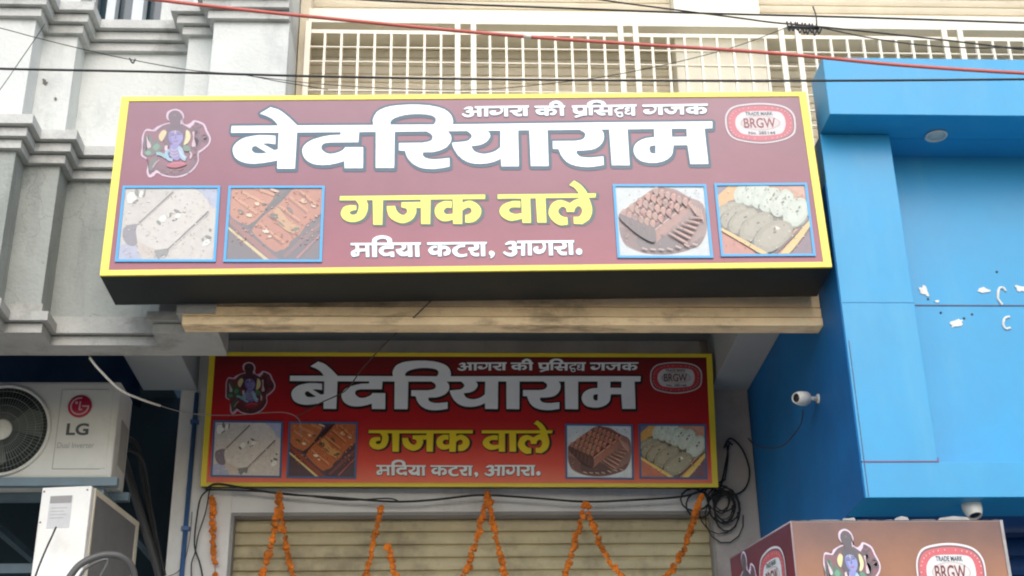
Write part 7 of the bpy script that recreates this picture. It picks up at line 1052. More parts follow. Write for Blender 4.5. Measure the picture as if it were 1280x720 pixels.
PIC['emblem'] = [(226,206,222,1,[-6834,1763,-6835,1794,-6834,1828,-6827,1863,-6810,1892,-6780,1917,-6739,1940,-6693,1956,-6650,1962,-6608,1956,-6564,1940,-6524,1917,-6491,1889,-6466,1855,-6448,1814,-6436,1771,-6430,1731,-6437,1696,-6469,1631,-6472,1603,-6456,1579,-6428,1557,-6396,1540,-6367,1531,-6343,1533,-6321,1543,-6276,1573,-6256,1594,-6238,1620,-6217,1641,-6188,1649,-6139,1640,-6078,1618,-6017,1589,-5969,1557,-5939,1521,-5919,1479,-5885,1386,-5829,1272,-5803,1213,-5786,1159,-5782,1112,-5785,1069,-5795,1029,-5809,991,-5830,953,-5857,918,-5916,852,-5946,824,-5977,800,-6006,775,-6024,742,-6026,700,-6008,600,-6009,548,-6024,493,-6045,436,-6074,380,-6108,329,-6149,281,-6197,236,-6250,197,-6303,166,-6357,146,-6414,134,-6472,129,-6530,128,-6590,132,-6652,142,-6712,156,-6764,171,-6808,193,-6881,245,-6910,255,-6930,245,-6944,221,-6955,194,-6972,174,-6995,158,-7021,144,-7048,137,-7072,142,-7094,164,-7115,198,-7132,240,-7143,285,-7144,337,-7130,455,-7129,504,-7134,536,-7142,564,-7155,589,-7174,615,-7206,640,-7247,664,-7286,691,-7312,727,-7318,774,-7312,831,-7302,891,-7298,949,-7305,1005,-7327,1119,-7331,1173,-7327,1227,-7318,1282,-7305,1331,-7291,1369,-7280,1392,-7266,1409,-7249,1420,-7227,1425,-7194,1421,-7115,1397,-7083,1396,-7064,1410,-7039,1459,-7021,1480,-6982,1502,-6934,1525,-6840,1564,-6740,1594,-6726,1606,-6733,1621,-6783,1658,-6803,1677,-6815,1697,-6825,1717,-6831,1738]),
(112,46,56,2,[-6989,1395,-6944,1425,-6838,1504,-6791,1535,-6755,1555,-6724,1571,-6691,1581,-6654,1585,-6609,1582,-6559,1571,-6508,1556,-6462,1538,-6420,1510,-6345,1443,-6312,1429,-6280,1440,-6250,1468,-6224,1502,-6202,1530,-6192,1552,-6188,1577,-6181,1597,-6166,1604,-6129,1594,-6079,1572,-6029,1543,-5989,1511,-5964,1476,-5947,1435,-5933,1391,-5915,1346,-5837,1204,-5822,1159,-5816,1119,-5819,1080,-5828,1044,-5843,1008,-5868,971,-5901,935,-5968,869,-5996,847,-6023,831,-6045,812,-6060,781,-6058,733,-6046,674,-6034,610,-6037,548,-6057,487,-6089,423,-6127,363,-6167,313,-6209,273,-6256,241,-6304,215,-6351,194,-6396,178,-6439,168,-6484,163,-6533,163,-6590,169,-6652,180,-6713,196,-6768,215,-6816,245,-6898,318,-6935,332,-6971,312,-7003,270,-7032,228,-7055,207,-7073,216,-7085,241,-7093,276,-7100,312,-7103,357,-7101,467,-7105,515,-7112,550,-7121,581,-7135,609,-7153,637,-7181,662,-7217,685,-7251,710,-7274,743,-7280,787,-7276,838,-7268,893,-7266,949,-7272,1004,-7292,1118,-7296,1173,-7294,1229,-7289,1286,-7278,1336,-7259,1369,-7227,1378,-7185,1370,-7141,1356,-7103,1351,-7072,1356,-7045,1365]),
(60,34,40,3,[-6981,1342,-6914,1400,-6887,1422,-6862,1437,-6837,1448,-6807,1456,-6729,1470,-6755,1565,-6831,1540,-6865,1526,-6896,1509,-6926,1487,-6954,1460,-7016,1392]),
(60,34,40,4,[-6498,1473,-6414,1426,-6350,1387,-6225,1296,-6194,1356,-6261,1413,-6320,1460,-6468,1558]),
(88,36,34,5,[-6967,502,-6939,506,-6895,497,-6790,459,-6735,433,-6675,400,-6613,370,-6549,355,-6482,357,-6411,370,-6341,393,-6278,426,-6221,481,-6168,554,-6122,621,-6087,659,-6066,656,-6052,626,-6047,586,-6051,548,-6070,497,-6101,436,-6138,375,-6177,324,-6217,286,-6261,255,-6307,231,-6353,211,-6396,195,-6440,185,-6485,179,-6535,180,-6591,187,-6653,199,-6715,216,-6770,237,-6820,261,-6867,290,-6907,321,-6937,354,-6959,393,-6974,438,-6977,478]),
(54,24,26,6,[-6951,375,-6862,295,-6820,264,-6778,239,-6733,220,-6685,205,-6634,192,-6584,184,-6535,180,-6486,180,-6437,185,-6389,194,-6343,207,-6301,222,-6264,241,-6229,264,-6198,290,-6169,319,-6142,353,-6117,394,-6094,443,-6045,565,-6079,587,-6127,466,-6149,420,-6172,382,-6196,353,-6223,325,-6251,302,-6283,281,-6317,264,-6356,249,-6400,237,-6445,229,-6492,224,-6538,224,-6584,227,-6632,235,-6680,247,-6725,262,-6766,279,-6805,301,-6843,331,-6931,409]),
(54,24,26,7,[-6030,578,-6045,672,-6061,747,-6083,814,-6113,888,-6143,876,-6117,800,-6099,738,-6087,667,-6076,574]),
(52,26,30,8,[-6237,1304,-6205,1345,-6192,1358,-6181,1365,-6150,1370,-6132,1370,-6117,1367,-6109,1363,-6104,1357,-6098,1345,-6093,1330,-6090,1306,-6094,1297,-6105,1282,-6143,1240,-6109,1197,-6069,1240,-6053,1261,-6043,1287,-6042,1315,-6046,1342,-6054,1368,-6067,1392,-6085,1412,-6107,1424,-6131,1429,-6156,1431,-6180,1429,-6202,1423,-6223,1410,-6241,1393,-6276,1349]),
(52,26,30,9,[-6149,1185,-6101,1164,-6086,1155,-6077,1146,-6061,1115,-6054,1095,-6050,1074,-6050,1055,-6053,1033,-6061,1006,-6072,978,-6085,954,-6096,936,-6108,924,-6123,916,-6138,910,-6163,907,-6170,910,-6180,918,-6208,953,-6234,924,-6205,884,-6188,868,-6168,858,-6146,856,-6125,858,-6103,865,-6082,877,-6062,894,-6045,917,-6029,946,-6015,977,-6005,1010,-5998,1042,-5998,1074,-6002,1106,-6011,1135,-6022,1163,-6036,1188,-6057,1210,-6080,1226,-6131,1252]),
(52,26,30,10,[-6068,1106,-5987,1079,-5921,1050,-5897,1043,-5872,1046,-5852,1063,-5840,1086,-5833,1113,-5829,1140,-5830,1167,-5838,1194,-5850,1220,-5865,1245,-5883,1266,-5902,1282,-5924,1288,-5946,1288,-5966,1282,-5985,1274,-6000,1261,-6011,1242,-6015,1219,-6017,1170,-5984,1163,-5981,1209,-5978,1223,-5974,1229,-5953,1241,-5938,1244,-5925,1244,-5916,1241,-5906,1233,-5894,1217,-5882,1198,-5874,1178,-5870,1163,-5870,1148,-5872,1129,-5878,1111,-5885,1098,-5889,1094,-5896,1094,-5912,1099,-5976,1130,-6059,1160]),
(52,26,30,11,[-6248,1468,-6202,1437,-6181,1426,-6158,1419,-6136,1418,-6112,1419,-6067,1429,-6048,1437,-6030,1448,-6015,1462,-5986,1496,-6010,1526,-6038,1493,-6050,1482,-6063,1473,-6098,1462,-6139,1457,-6156,1458,-6173,1464,-6190,1473,-6234,1502]),
(52,26,30,12,[-6081,1546,-6090,1517,-6116,1502,-6149,1507,-6171,1531,-6174,1562,-6155,1586,-6123,1591,-6094,1575]),
(222,200,204,13,[-6210,1326,-6202,1338,-6188,1342,-6173,1338,-6163,1326,-6161,1303,-6168,1231,-6166,1190,-6152,1134,-6112,1004,-6106,960,-6120,936,-6147,926,-6176,931,-6194,950,-6196,991,-6182,1117,-6179,1174,-6185,1220,-6206,1300]),
(30,92,62,14,[-7208,1228,-7202,1251,-7187,1268,-7169,1276,-7151,1272,-7136,1252,-7121,1219,-7093,1143,-7082,1102,-7066,1018,-7057,1002,-7047,1023,-7024,1117,-7009,1142,-6987,1135,-6962,1109,-6936,1075,-6855,965,-6833,925,-6828,889,-6844,857,-6878,827,-6957,773,-7031,718,-7069,696,-7107,686,-7147,692,-7190,710,-7227,734,-7253,759,-7262,789,-7259,823,-7249,856,-7236,881,-7215,891,-7186,890,-7159,893,-7146,914,-7154,979,-7197,1162]),
(58,156,108,15,[-7054,947,-7042,970,-7023,995,-7000,1016,-6979,1024,-6958,1016,-6935,996,-6916,970,-6907,945,-6912,919,-6926,889,-6945,862,-6963,845,-6980,841,-6999,846,-7016,856,-7030,868,-7042,884,-7051,904,-7056,926]),
(64,160,116,16,[-7224,803,-7208,817,-7180,830,-7149,837,-7125,836,-7108,822,-7092,798,-7084,772,-7085,752,-7101,739,-7130,729,-7160,723,-7184,725,-7202,739,-7217,761,-7225,785]),
(214,198,202,17,[-7227,1228,-7220,1219,-7179,1115,-7165,1091,-7135,1047,-7124,1025,-7107,975,-7103,951,-7106,933,-7119,918,-7140,906,-7162,901,-7178,909,-7188,934,-7193,972,-7202,1060,-7226,1205]),
(40,70,60,18,[-7278,1231,-7279,1138,-7276,1061,-7267,983,-7251,891,-7214,894,-7230,986,-7239,1060,-7241,1133,-7241,1226]),
(36,96,66,19,[-7105,498,-7094,532,-7077,562,-7035,613,-6987,663,-6964,678,-6948,673,-6939,642,-6936,590,-6939,531,-6948,475,-6967,418,-6994,357,-7023,305,-7045,273,-7058,270,-7070,285,-7080,309,-7088,333,-7096,368,-7104,412,-7108,458]),
(206,170,176,20,[-7004,386,-6979,447,-6955,493,-6924,533,-6881,579,-6898,600,-6959,533,-6974,511,-6987,488,-7025,400]),
(34,26,44,21,[-6825,1337,-6814,1379,-6800,1415,-6782,1445,-6762,1472,-6738,1499,-6711,1523,-6682,1541,-6651,1551,-6617,1550,-6579,1541,-6541,1526,-6506,1504,-6473,1478,-6440,1446,-6411,1407,-6386,1362,-6366,1304,-6350,1236,-6340,1167,-6338,1108,-6340,1057,-6348,1010,-6366,972,-6399,946,-6468,928,-6561,919,-6656,920,-6729,932,-6770,958,-6799,998,-6818,1047,-6832,1098,-6839,1155,-6839,1220,-6833,1283]),
(40,26,32,22,[-6476,1743,-6479,1690,-6498,1643,-6529,1605,-6570,1581,-6618,1573,-6666,1582,-6712,1607,-6749,1645,-6776,1693,-6788,1746,-6785,1799,-6767,1846,-6735,1884,-6694,1908,-6647,1916,-6598,1908,-6552,1883,-6514,1844,-6488,1796]),
(26,18,26,23,[-6522,1726,-6528,1674,-6555,1633,-6597,1610,-6645,1611,-6690,1634,-6724,1676,-6739,1728,-6733,1780,-6706,1822,-6665,1845,-6616,1844,-6571,1821,-6537,1779]),
(96,56,56,24,[-6604,1779,-6613,1754,-6639,1744,-6667,1755,-6680,1779,-6671,1803,-6645,1813,-6617,1803]),
(40,26,32,25,[-6730,1648,-6690,1663,-6626,1667,-6562,1662,-6518,1646,-6500,1615,-6497,1568,-6506,1522,-6524,1490,-6555,1476,-6601,1471,-6648,1477,-6684,1492,-6709,1523,-6730,1570,-6739,1617]),
(228,218,150,26,[-6949,1254,-6936,1289,-6916,1327,-6893,1360,-6871,1380,-6849,1384,-6826,1377,-6806,1361,-6793,1343,-6788,1319,-6790,1290,-6806,1224,-6833,1141,-6851,1102,-6868,1079,-6885,1077,-6903,1091,-6920,1112,-6933,1136,-6943,1161,-6950,1190,-6953,1222]),
(236,228,164,27,[-6354,1367,-6339,1379,-6317,1372,-6294,1352,-6275,1327,-6261,1294,-6249,1251,-6240,1205,-6239,1163,-6246,1123,-6261,1082,-6279,1045,-6298,1018,-6319,999,-6344,986,-6367,982,-6379,990,-6378,1013,-6353,1090,-6344,1136,-6346,1194,-6357,1326]),
(128,140,206,28,[-6738,1252,-6732,1282,-6721,1308,-6705,1330,-6685,1347,-6659,1358,-6628,1364,-6595,1366,-6565,1363,-6537,1357,-6509,1346,-6484,1331,-6462,1311,-6444,1286,-6429,1256,-6417,1224,-6410,1193,-6407,1163,-6408,1133,-6414,1104,-6424,1075,-6440,1043,-6461,1010,-6484,982,-6508,964,-6531,958,-6554,962,-6579,972,-6603,987,-6630,1007,-6658,1032,-6685,1062,-6706,1094,-6721,1132,-6731,1174,-6737,1216]),
(104,112,186,29,[-6736,1224,-6731,1254,-6720,1285,-6707,1306,-6696,1308,-6688,1283,-6673,1185,-6663,1139,-6645,1096,-6605,1016,-6599,998,-6614,1003,-6641,1026,-6672,1057,-6696,1089,-6712,1120,-6724,1156,-6732,1192]),
(24,20,50,30,[-6703,1261,-6676,1276,-6656,1282,-6635,1276,-6606,1260,-6601,1275,-6631,1291,-6645,1297,-6658,1299,-6670,1297,-6683,1292,-6710,1276]),
(24,20,50,31,[-6560,1288,-6531,1303,-6509,1309,-6487,1301,-6458,1281,-6452,1296,-6483,1316,-6496,1323,-6510,1326,-6523,1324,-6537,1319,-6567,1303]),
(24,20,50,32,[-6679,1217,-6660,1228,-6647,1233,-6634,1229,-6613,1219,-6607,1243,-6639,1257,-6650,1258,-6660,1256,-6690,1240]),
(24,20,50,33,[-6546,1244,-6522,1255,-6504,1260,-6488,1255,-6465,1243,-6459,1267,-6495,1283,-6507,1285,-6518,1283,-6556,1268]),
(92,98,170,34,[-6588,1260,-6575,1206,-6571,1174,-6572,1169,-6576,1165,-6592,1159,-6585,1140,-6566,1148,-6559,1156,-6554,1170,-6555,1187,-6559,1208,-6572,1263]),
(160,58,92,35,[-6608,1070,-6582,1061,-6569,1058,-6556,1058,-6531,1069,-6504,1087,-6516,1109,-6542,1091,-6561,1083,-6579,1085,-6605,1094]),
(232,206,130,36,[-6607,1363,-6596,1289,-6577,1291,-6588,1364]),
(118,128,198,37,[-6650,987,-6617,997,-6574,1001,-6530,998,-6496,986,-6474,963,-6460,930,-6438,857,-6411,789,-6401,754,-6399,718,-6408,675,-6424,629,-6446,588,-6470,563,-6497,560,-6528,571,-6560,591,-6590,614,-6620,642,-6650,676,-6677,713,-6694,748,-6700,784,-6697,820,-6683,887,-6675,946,-6667,970]),
(206,190,150,38,[-6664,879,-6621,841,-6601,827,-6580,821,-6558,824,-6536,834,-6482,865,-6491,883,-6543,852,-6564,843,-6581,840,-6596,845,-6613,857,-6655,895]),
(206,190,150,39,[-6657,796,-6614,757,-6594,744,-6573,737,-6551,741,-6529,750,-6475,782,-6484,800,-6536,768,-6557,760,-6574,757,-6589,762,-6606,773,-6648,811]),
(206,190,150,40,[-6650,713,-6607,674,-6587,661,-6566,654,-6544,658,-6522,667,-6468,699,-6477,716,-6529,685,-6550,676,-6567,674,-6582,679,-6599,690,-6641,728]),
(150,200,222,41,[-6522,883,-6490,839,-6472,806,-6466,784,-6450,711,-6438,670,-6420,627,-6392,592,-6363,569,-6310,540,-6274,672,-6318,689,-6331,697,-6337,709,-6346,738,-6367,814,-6381,852,-6400,885,-6418,911,-6458,955]),
(190,228,238,42,[-6481,819,-6440,755,-6406,706,-6371,663,-6328,615,-6307,642,-6349,689,-6383,730,-6456,840]),
(140,196,220,43,[-6739,887,-6769,824,-6780,791,-6784,752,-6777,713,-6766,676,-6750,641,-6732,608,-6709,578,-6680,557,-6650,546,-6589,535,-6584,617,-6640,628,-6656,634,-6665,641,-6674,655,-6686,678,-6697,704,-6705,729,-6707,746,-6706,758,-6699,777,-6669,832]),
(120,196,200,44,[-6951,700,-6914,708,-6895,702,-6861,685,-6827,664,-6796,641,-6757,609,-6716,690,-6777,734,-6836,768,-6879,788,-6901,794,-6924,796,-6943,792,-6975,780]),
(44,130,90,45,[-6382,963,-6361,971,-6326,968,-6288,956,-6259,939,-6235,914,-6214,879,-6201,845,-6203,821,-6227,808,-6269,800,-6313,800,-6346,812,-6366,842,-6381,888,-6387,933]),
(222,210,212,46,[-6237,789,-6209,745,-6200,728,-6196,715,-6197,698,-6200,676,-6215,618,-6184,603,-6168,664,-6164,690,-6164,717,-6171,742,-6182,764,-6211,810]),
(222,208,208,47,[-6791,944,-6780,958,-6764,967,-6748,969,-6736,960,-6730,935,-6726,897,-6726,858,-6730,832,-6739,821,-6754,817,-6770,822,-6781,833,-6788,855,-6792,887,-6794,920]),
(178,46,62,48,[-6672,494,-6639,509,-6592,522,-6496,539,-6456,543,-6417,544,-6382,542,-6351,535,-6320,521,-6289,501,-6269,478,-6271,457,-6303,433,-6358,407,-6422,384,-6481,371,-6539,370,-6599,378,-6652,391,-6688,406,-6701,425,-6700,450,-6690,475]),
(214,110,116,49,[-6624,450,-6552,474,-6521,482,-6491,486,-6458,486,-6421,482,-6329,468,-6328,490,-6421,504,-6459,508,-6494,508,-6526,504,-6558,496,-6631,471]),
(122,56,50,50,[-6395,304,-6411,312,-6407,325,-6393,327,-6379,320,-6379,305]),
(150,96,70,50,[-6590,281,-6608,290,-6613,312,-6608,333,-6592,319,-6582,300]),
(150,96,70,50,[-6346,327,-6358,318,-6370,326,-6373,344,-6360,353,-6349,345]),
(150,96,70,50,[-6410,309,-6422,315,-6433,329,-6429,339,-6419,343,-6407,324]),
(150,96,70,50,[-6751,331,-6757,327,-6768,330,-6768,340,-6762,344,-6754,341]),
(122,56,50,50,[-6354,337,-6363,345,-6352,363,-6344,367,-6336,359,-6346,340]),
(150,96,70,50,[-6237,252,-6231,268,-6209,270,-6203,256,-6204,242,-6223,241]),
(150,96,70,50,[-6697,226,-6711,239,-6712,258,-6694,255,-6680,248,-6681,230]),
(150,96,70,50,[-6252,259,-6256,266,-6253,277,-6246,277,-6238,271,-6243,258]),
(150,96,70,50,[-6730,294,-6737,299,-6736,311,-6729,317,-6721,310,-6723,297]),
(150,96,70,50,[-6829,239,-6838,248,-6834,265,-6824,270,-6817,259,-6818,241]),
(122,56,50,50,[-6425,246,-6436,241,-6443,252,-6444,266,-6432,268,-6423,259]),
(122,56,50,50,[-6547,238,-6541,248,-6521,246,-6506,238,-6520,231,-6540,227]),
(122,56,50,50,[-6531,324,-6530,336,-6519,347,-6505,349,-6509,333,-6520,322]),
(122,56,50,50,[-6815,254,-6817,267,-6815,276,-6806,281,-6804,269,-6803,256]),
(150,96,70,50,[-6803,351,-6797,363,-6788,368,-6779,358,-6783,346,-6792,339]),
(150,96,70,50,[-6208,247,-6218,256,-6225,270,-6217,278,-6207,275,-6203,259]),
(150,96,70,50,[-6588,267,-6597,256,-6608,255,-6618,270,-6609,286,-6596,282]),
(120,60,50,51,[-6129,671,-6143,672,-6149,688,-6143,701,-6131,696,-6123,684]),
(120,60,50,51,[-6131,711,-6133,734,-6118,753,-6101,747,-6099,728,-6113,716]),
(120,60,50,51,[-6123,731,-6132,736,-6132,750,-6127,757,-6119,754,-6116,738]),
(120,60,50,51,[-6092,619,-6098,632,-6087,647,-6077,655,-6073,641,-6081,624]),
(120,60,50,51,[-6110,646,-6126,659,-6116,671,-6102,668,-6093,656,-6096,642]),
(120,60,50,51,[-6120,859,-6124,874,-6110,880,-6096,874,-6099,858,-6110,849]),
(120,60,50,51,[-6121,614,-6115,628,-6100,630,-6092,624,-6095,614,-6107,611]),
(120,60,50,51,[-6085,722,-6097,724,-6106,731,-6107,746,-6095,743,-6085,737])]
PIC['badge'] = [(232,226,226,1,[5922,1500,5927,1558,5935,1614,5948,1668,5969,1719,5996,1769,6030,1817,6071,1861,6121,1898,6183,1926,6254,1947,6333,1963,6417,1977,6509,1989,6609,1998,6712,2003,6811,2004,6908,1999,7006,1990,7098,1977,7180,1961,7247,1944,7307,1923,7360,1899,7407,1868,7450,1830,7486,1787,7516,1738,7539,1686,7552,1631,7557,1571,7556,1509,7547,1381,7539,1312,7526,1247,7505,1189,7475,1141,7438,1101,7394,1065,7343,1033,7284,1003,7217,978,7143,956,7064,937,6977,920,6883,905,6786,895,6690,892,6593,897,6494,909,6398,925,6311,944,6235,964,6166,985,6106,1011,6054,1044,6013,1086,5982,1134,5958,1186,5940,1242,5927,1303,5921,1370,5920,1437]),
(86,40,44,2,[5959,1496,5963,1550,5970,1603,5983,1652,6003,1700,6028,1746,6060,1791,6100,1832,6148,1866,6207,1892,6275,1912,6350,1926,6518,1950,6613,1959,6711,1964,6806,1964,6898,1960,6992,1951,7080,1939,7158,1924,7222,1908,7279,1890,7330,1867,7375,1838,7416,1803,7451,1762,7480,1717,7501,1669,7514,1618,7519,1562,7518,1504,7511,1385,7503,1321,7491,1260,7471,1207,7442,1162,7408,1125,7366,1091,7317,1061,7260,1034,7196,1010,7126,990,7050,972,6967,956,6878,943,6785,933,6694,930,6601,935,6506,946,6414,961,6331,979,6259,997,6193,1017,6135,1042,6085,1072,6046,1111,6016,1155,5993,1204,5976,1256,5963,1313,5957,1375,5956,1437]),
(206,58,66,3,[5991,1493,5995,1543,6002,1592,6014,1638,6032,1682,6057,1725,6087,1767,6125,1805,6171,1837,6227,1861,6293,1879,6364,1893,6525,1915,6617,1923,6710,1927,6801,1928,6890,1924,6979,1915,7064,1904,7138,1890,7200,1875,7255,1858,7303,1837,7347,1810,7386,1778,7420,1740,7447,1698,7468,1653,7480,1605,7485,1554,7485,1500,7478,1389,7471,1330,7459,1273,7440,1223,7413,1182,7380,1147,7340,1116,7294,1088,7239,1062,7178,1040,7111,1021,7038,1005,6959,990,6873,977,6785,968,6697,966,6608,970,6516,981,6429,995,6279,1028,6216,1047,6160,1070,6113,1098,6076,1134,6047,1175,6025,1221,6008,1270,5996,1323,5990,1380,5989,1438]),
(228,232,230,4,[6156,1478,6162,1520,6173,1561,6190,1601,6214,1637,6245,1672,6282,1706,6327,1735,6378,1756,6456,1770,6550,1778,6753,1783,6858,1782,6971,1779,7075,1771,7157,1760,7198,1747,7232,1727,7260,1701,7282,1668,7299,1626,7311,1575,7317,1521,7318,1468,7314,1417,7303,1364,7289,1314,7270,1270,7249,1232,7224,1198,7194,1170,7155,1153,7060,1134,6934,1120,6801,1110,6680,1108,6572,1112,6468,1122,6375,1139,6300,1160,6257,1185,6225,1219,6200,1259,6180,1299,6165,1342,6157,1388,6154,1434]),
(196,190,180,5,[7202,1445,7183,1396,7138,1350,7069,1310,6981,1278,6879,1255,6768,1244,6656,1245,6548,1258,6450,1282,6370,1316,6310,1357,6275,1404,6266,1453,6285,1503,6329,1549,6398,1590,6486,1622,6588,1644,6699,1656,6813,1655,6921,1642,7019,1618,7100,1584,7160,1542,7194,1495]),
(226,214,208,6,[7159,1446,7139,1400,7092,1357,7020,1321,6929,1293,6825,1276,6715,1271,6606,1278,6506,1297,6421,1326,6357,1363,6320,1407,6310,1453,6329,1499,6376,1542,6447,1579,6538,1606,6642,1623,6753,1629,6863,1622,6963,1603,7048,1574,7112,1536,7149,1492]),
(238,196,190,7,[7446,1437,7438,1425,7424,1432,7420,1447,7443,1454]),
(238,196,190,8,[7425,1310,7412,1304,7401,1310,7399,1325,7422,1328]),
(238,196,190,9,[7386,1231,7375,1225,7364,1235,7366,1251,7384,1244]),
(238,196,190,10,[7336,1166,7322,1155,7309,1175,7318,1194,7338,1183]),
(238,196,190,11,[7274,1105,7256,1113,7251,1126,7256,1141,7271,1128]),
(238,196,190,12,[7187,1065,7169,1067,7168,1090,7178,1096,7188,1085]),
(238,196,190,13,[7085,1037,7073,1045,7072,1061,7082,1076,7096,1054]),
(238,196,190,14,[6964,1016,6953,1026,6951,1049,6965,1049,6975,1031]),
(238,196,190,15,[6810,1008,6798,1017,6803,1044,6818,1041,6819,1021]),
(238,196,190,16,[6555,1004,6545,1022,6556,1043,6568,1041,6570,1019]),
(238,196,190,17,[6404,1020,6402,1038,6409,1061,6421,1050,6420,1029]),
(238,196,190,18,[6286,1039,6288,1061,6299,1075,6315,1074,6302,1052]),
(238,196,190,19,[6197,1081,6194,1095,6211,1111,6221,1100,6211,1077]),
(238,196,190,20,[6119,1120,6125,1137,6141,1151,6147,1138,6135,1119]),
(238,196,190,21,[6067,1177,6071,1191,6090,1204,6096,1186,6078,1167]),
(238,196,190,22,[6022,1239,6033,1259,6056,1264,6052,1246,6040,1236]),
(238,196,190,23,[6009,1322,6016,1339,6041,1340,6041,1319,6020,1315]),
(238,196,190,24,[6009,1450,6022,1465,6042,1458,6039,1441,6021,1437]),
(238,196,190,25,[6028,1578,6046,1587,6065,1579,6058,1564,6038,1560]),
(238,196,190,26,[6068,1658,6082,1665,6098,1654,6090,1638,6072,1642]),
(238,196,190,27,[6119,1724,6133,1729,6145,1713,6136,1702,6117,1705]),
(238,196,190,28,[6187,1778,6201,1780,6208,1762,6200,1747,6187,1762]),
(238,196,190,29,[6270,1822,6284,1818,6293,1797,6279,1788,6269,1805]),
(238,196,190,30,[6371,1857,6384,1846,6386,1828,6375,1823,6367,1837]),
(238,196,190,31,[6493,1879,6503,1864,6506,1842,6490,1835,6482,1860]),
(238,196,190,32,[6649,1888,6660,1874,6654,1853,6642,1853,6636,1872]),
(238,196,190,33,[6906,1883,6915,1870,6906,1851,6891,1847,6894,1871]),
(238,196,190,34,[7062,1878,7061,1855,7054,1830,7038,1836,7046,1862]),
(238,196,190,35,[7179,1852,7181,1831,7166,1813,7152,1819,7160,1845]),
(238,196,190,36,[7273,1816,7272,1796,7257,1785,7243,1790,7256,1811]),
(238,196,190,37,[7348,1771,7345,1751,7326,1740,7322,1754,7331,1772]),
(238,196,190,38,[7403,1715,7396,1697,7381,1694,7371,1703,7388,1718]),
(238,196,190,39,[7438,1647,7434,1627,7410,1625,7411,1643,7427,1657]),
(238,196,190,40,[7457,1566,7448,1548,7429,1553,7426,1568,7444,1574])]
RECT['slab_photo']=[(-1.5132, -0.028), (-1.1072, -0.0326), (-1.1017, -0.3909), (-1.5093, -0.3851)]
RECT['block_photo']=[(-1.0482, -0.0333), (-0.6467, -0.0378), (-0.646, -0.3975), (-1.0468, -0.3917)]
RECT['basket_photo']=[(0.6578, -0.0444), (1.054, -0.0488), (1.0522, -0.3998), (0.6564, -0.3942)]
RECT['tray_photo']=[(1.1136, -0.0448), (1.5095, -0.0462), (1.503, -0.3956), (1.1095, -0.393)]
TXT['TRADE MARK']=[1.2823, 0.3321, 1.4088, 0.3511]
TXT['BRGW']=[1.2704, 0.2631, 1.4163, 0.3172]
TXT['No. 285144']=[1.2865, 0.2276, 1.4089, 0.2444]


# ------------------------------------------------------------------ materials
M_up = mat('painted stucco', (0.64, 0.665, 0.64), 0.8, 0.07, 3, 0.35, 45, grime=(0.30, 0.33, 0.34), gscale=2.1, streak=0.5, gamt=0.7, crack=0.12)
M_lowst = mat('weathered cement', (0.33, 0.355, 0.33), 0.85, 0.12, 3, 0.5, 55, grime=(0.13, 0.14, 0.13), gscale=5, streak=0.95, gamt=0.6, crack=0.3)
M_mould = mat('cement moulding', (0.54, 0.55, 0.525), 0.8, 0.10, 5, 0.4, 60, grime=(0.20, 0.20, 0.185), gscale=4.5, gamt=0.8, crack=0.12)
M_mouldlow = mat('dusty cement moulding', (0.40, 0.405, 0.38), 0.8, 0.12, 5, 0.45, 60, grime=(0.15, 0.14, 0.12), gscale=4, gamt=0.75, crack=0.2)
M_ledge = mat('cream ledge paint', (0.95, 0.72, 0.43), 0.7, 0.28, 2.2, 0.3, 50, grime=(0.13, 0.075, 0.04), gscale=5.2, gamt=1.0, hstreak=0.8)
M_soffit = mat('grey white ceiling paint', (0.36, 0.39, 0.40), 0.85, 0.06, 2, 0.2, 40)
M_pier = mat('shop white wash', (0.80, 0.79, 0.75), 0.8, 0.08, 3, 0.3, 45, grime=(0.44, 0.40, 0.35), gscale=2.2, streak=0.6, gamt=0.55)
M_cream = mat('cream wall paint', (0.84, 0.80, 0.67), 0.7, 0.05, 3, 0.15, 40)
M_creamfr = mat('cream enamel', (0.80, 0.75, 0.62), 0.45, 0.04, 5)
M_creamedge = mat('beige render', (0.66, 0.58, 0.44), 0.8, 0.06, 3, 0.3, 50)
M_shutter_up = mat('beige shutter enamel', (0.93, 0.87, 0.72), 0.5, 0.06, 3, grime=(0.74, 0.66, 0.51), gscale=2, gamt=0.5)
M_shutter = mat('dusty tan shutter steel', (0.84, 0.72, 0.47), 0.5, 0.14, 4, 0.25, 9, grime=(0.25, 0.17, 0.10), gscale=3.2, gamt=0.65)
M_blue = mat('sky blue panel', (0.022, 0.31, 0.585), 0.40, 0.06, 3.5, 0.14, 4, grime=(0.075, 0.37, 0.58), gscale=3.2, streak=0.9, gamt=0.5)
M_blueshade = mat('blue side paint', (0.010, 0.17, 0.46), 0.6, 0.08, 2.5, 0.08, 6, spec=0.25, grime=(0.008, 0.09, 0.27), gscale=1.6, gamt=0.5)  # deeper than the front panels; recess shade put into the blue
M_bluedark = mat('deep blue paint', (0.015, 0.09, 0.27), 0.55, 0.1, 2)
M_seam = mat('seam sealant', (0.08, 0.08, 0.15), 0.7)
M_seamred = mat('red marker line', (0.22, 0.08, 0.16), 0.7)
M_dark = mat('shade dark plaster', (0.022, 0.045, 0.06), 0.9, 0.2, 3, 0.3, 30)  # gloom of the recess put into a near-black teal base
M_black = mat('black rubber', (0.015, 0.016, 0.018), 0.55)
M_blackbox = mat('sign casing sheet', (0.010, 0.016, 0.019), 0.5, 0.25, 3, spec=0.3, grime=(0.035, 0.033, 0.03), gscale=4, gamt=0.5)
M_red = mat('red cable sheath', (0.55, 0.13, 0.10), 0.5)
M_white = mat('white plastic', (0.76, 0.74, 0.66), 0.35, 0.03, 8)
M_acw = mat('aged white enamel', (0.74, 0.73, 0.66), 0.4, 0.05, 5, grime=(0.42, 0.38, 0.31), gscale=3.2, gamt=0.45)
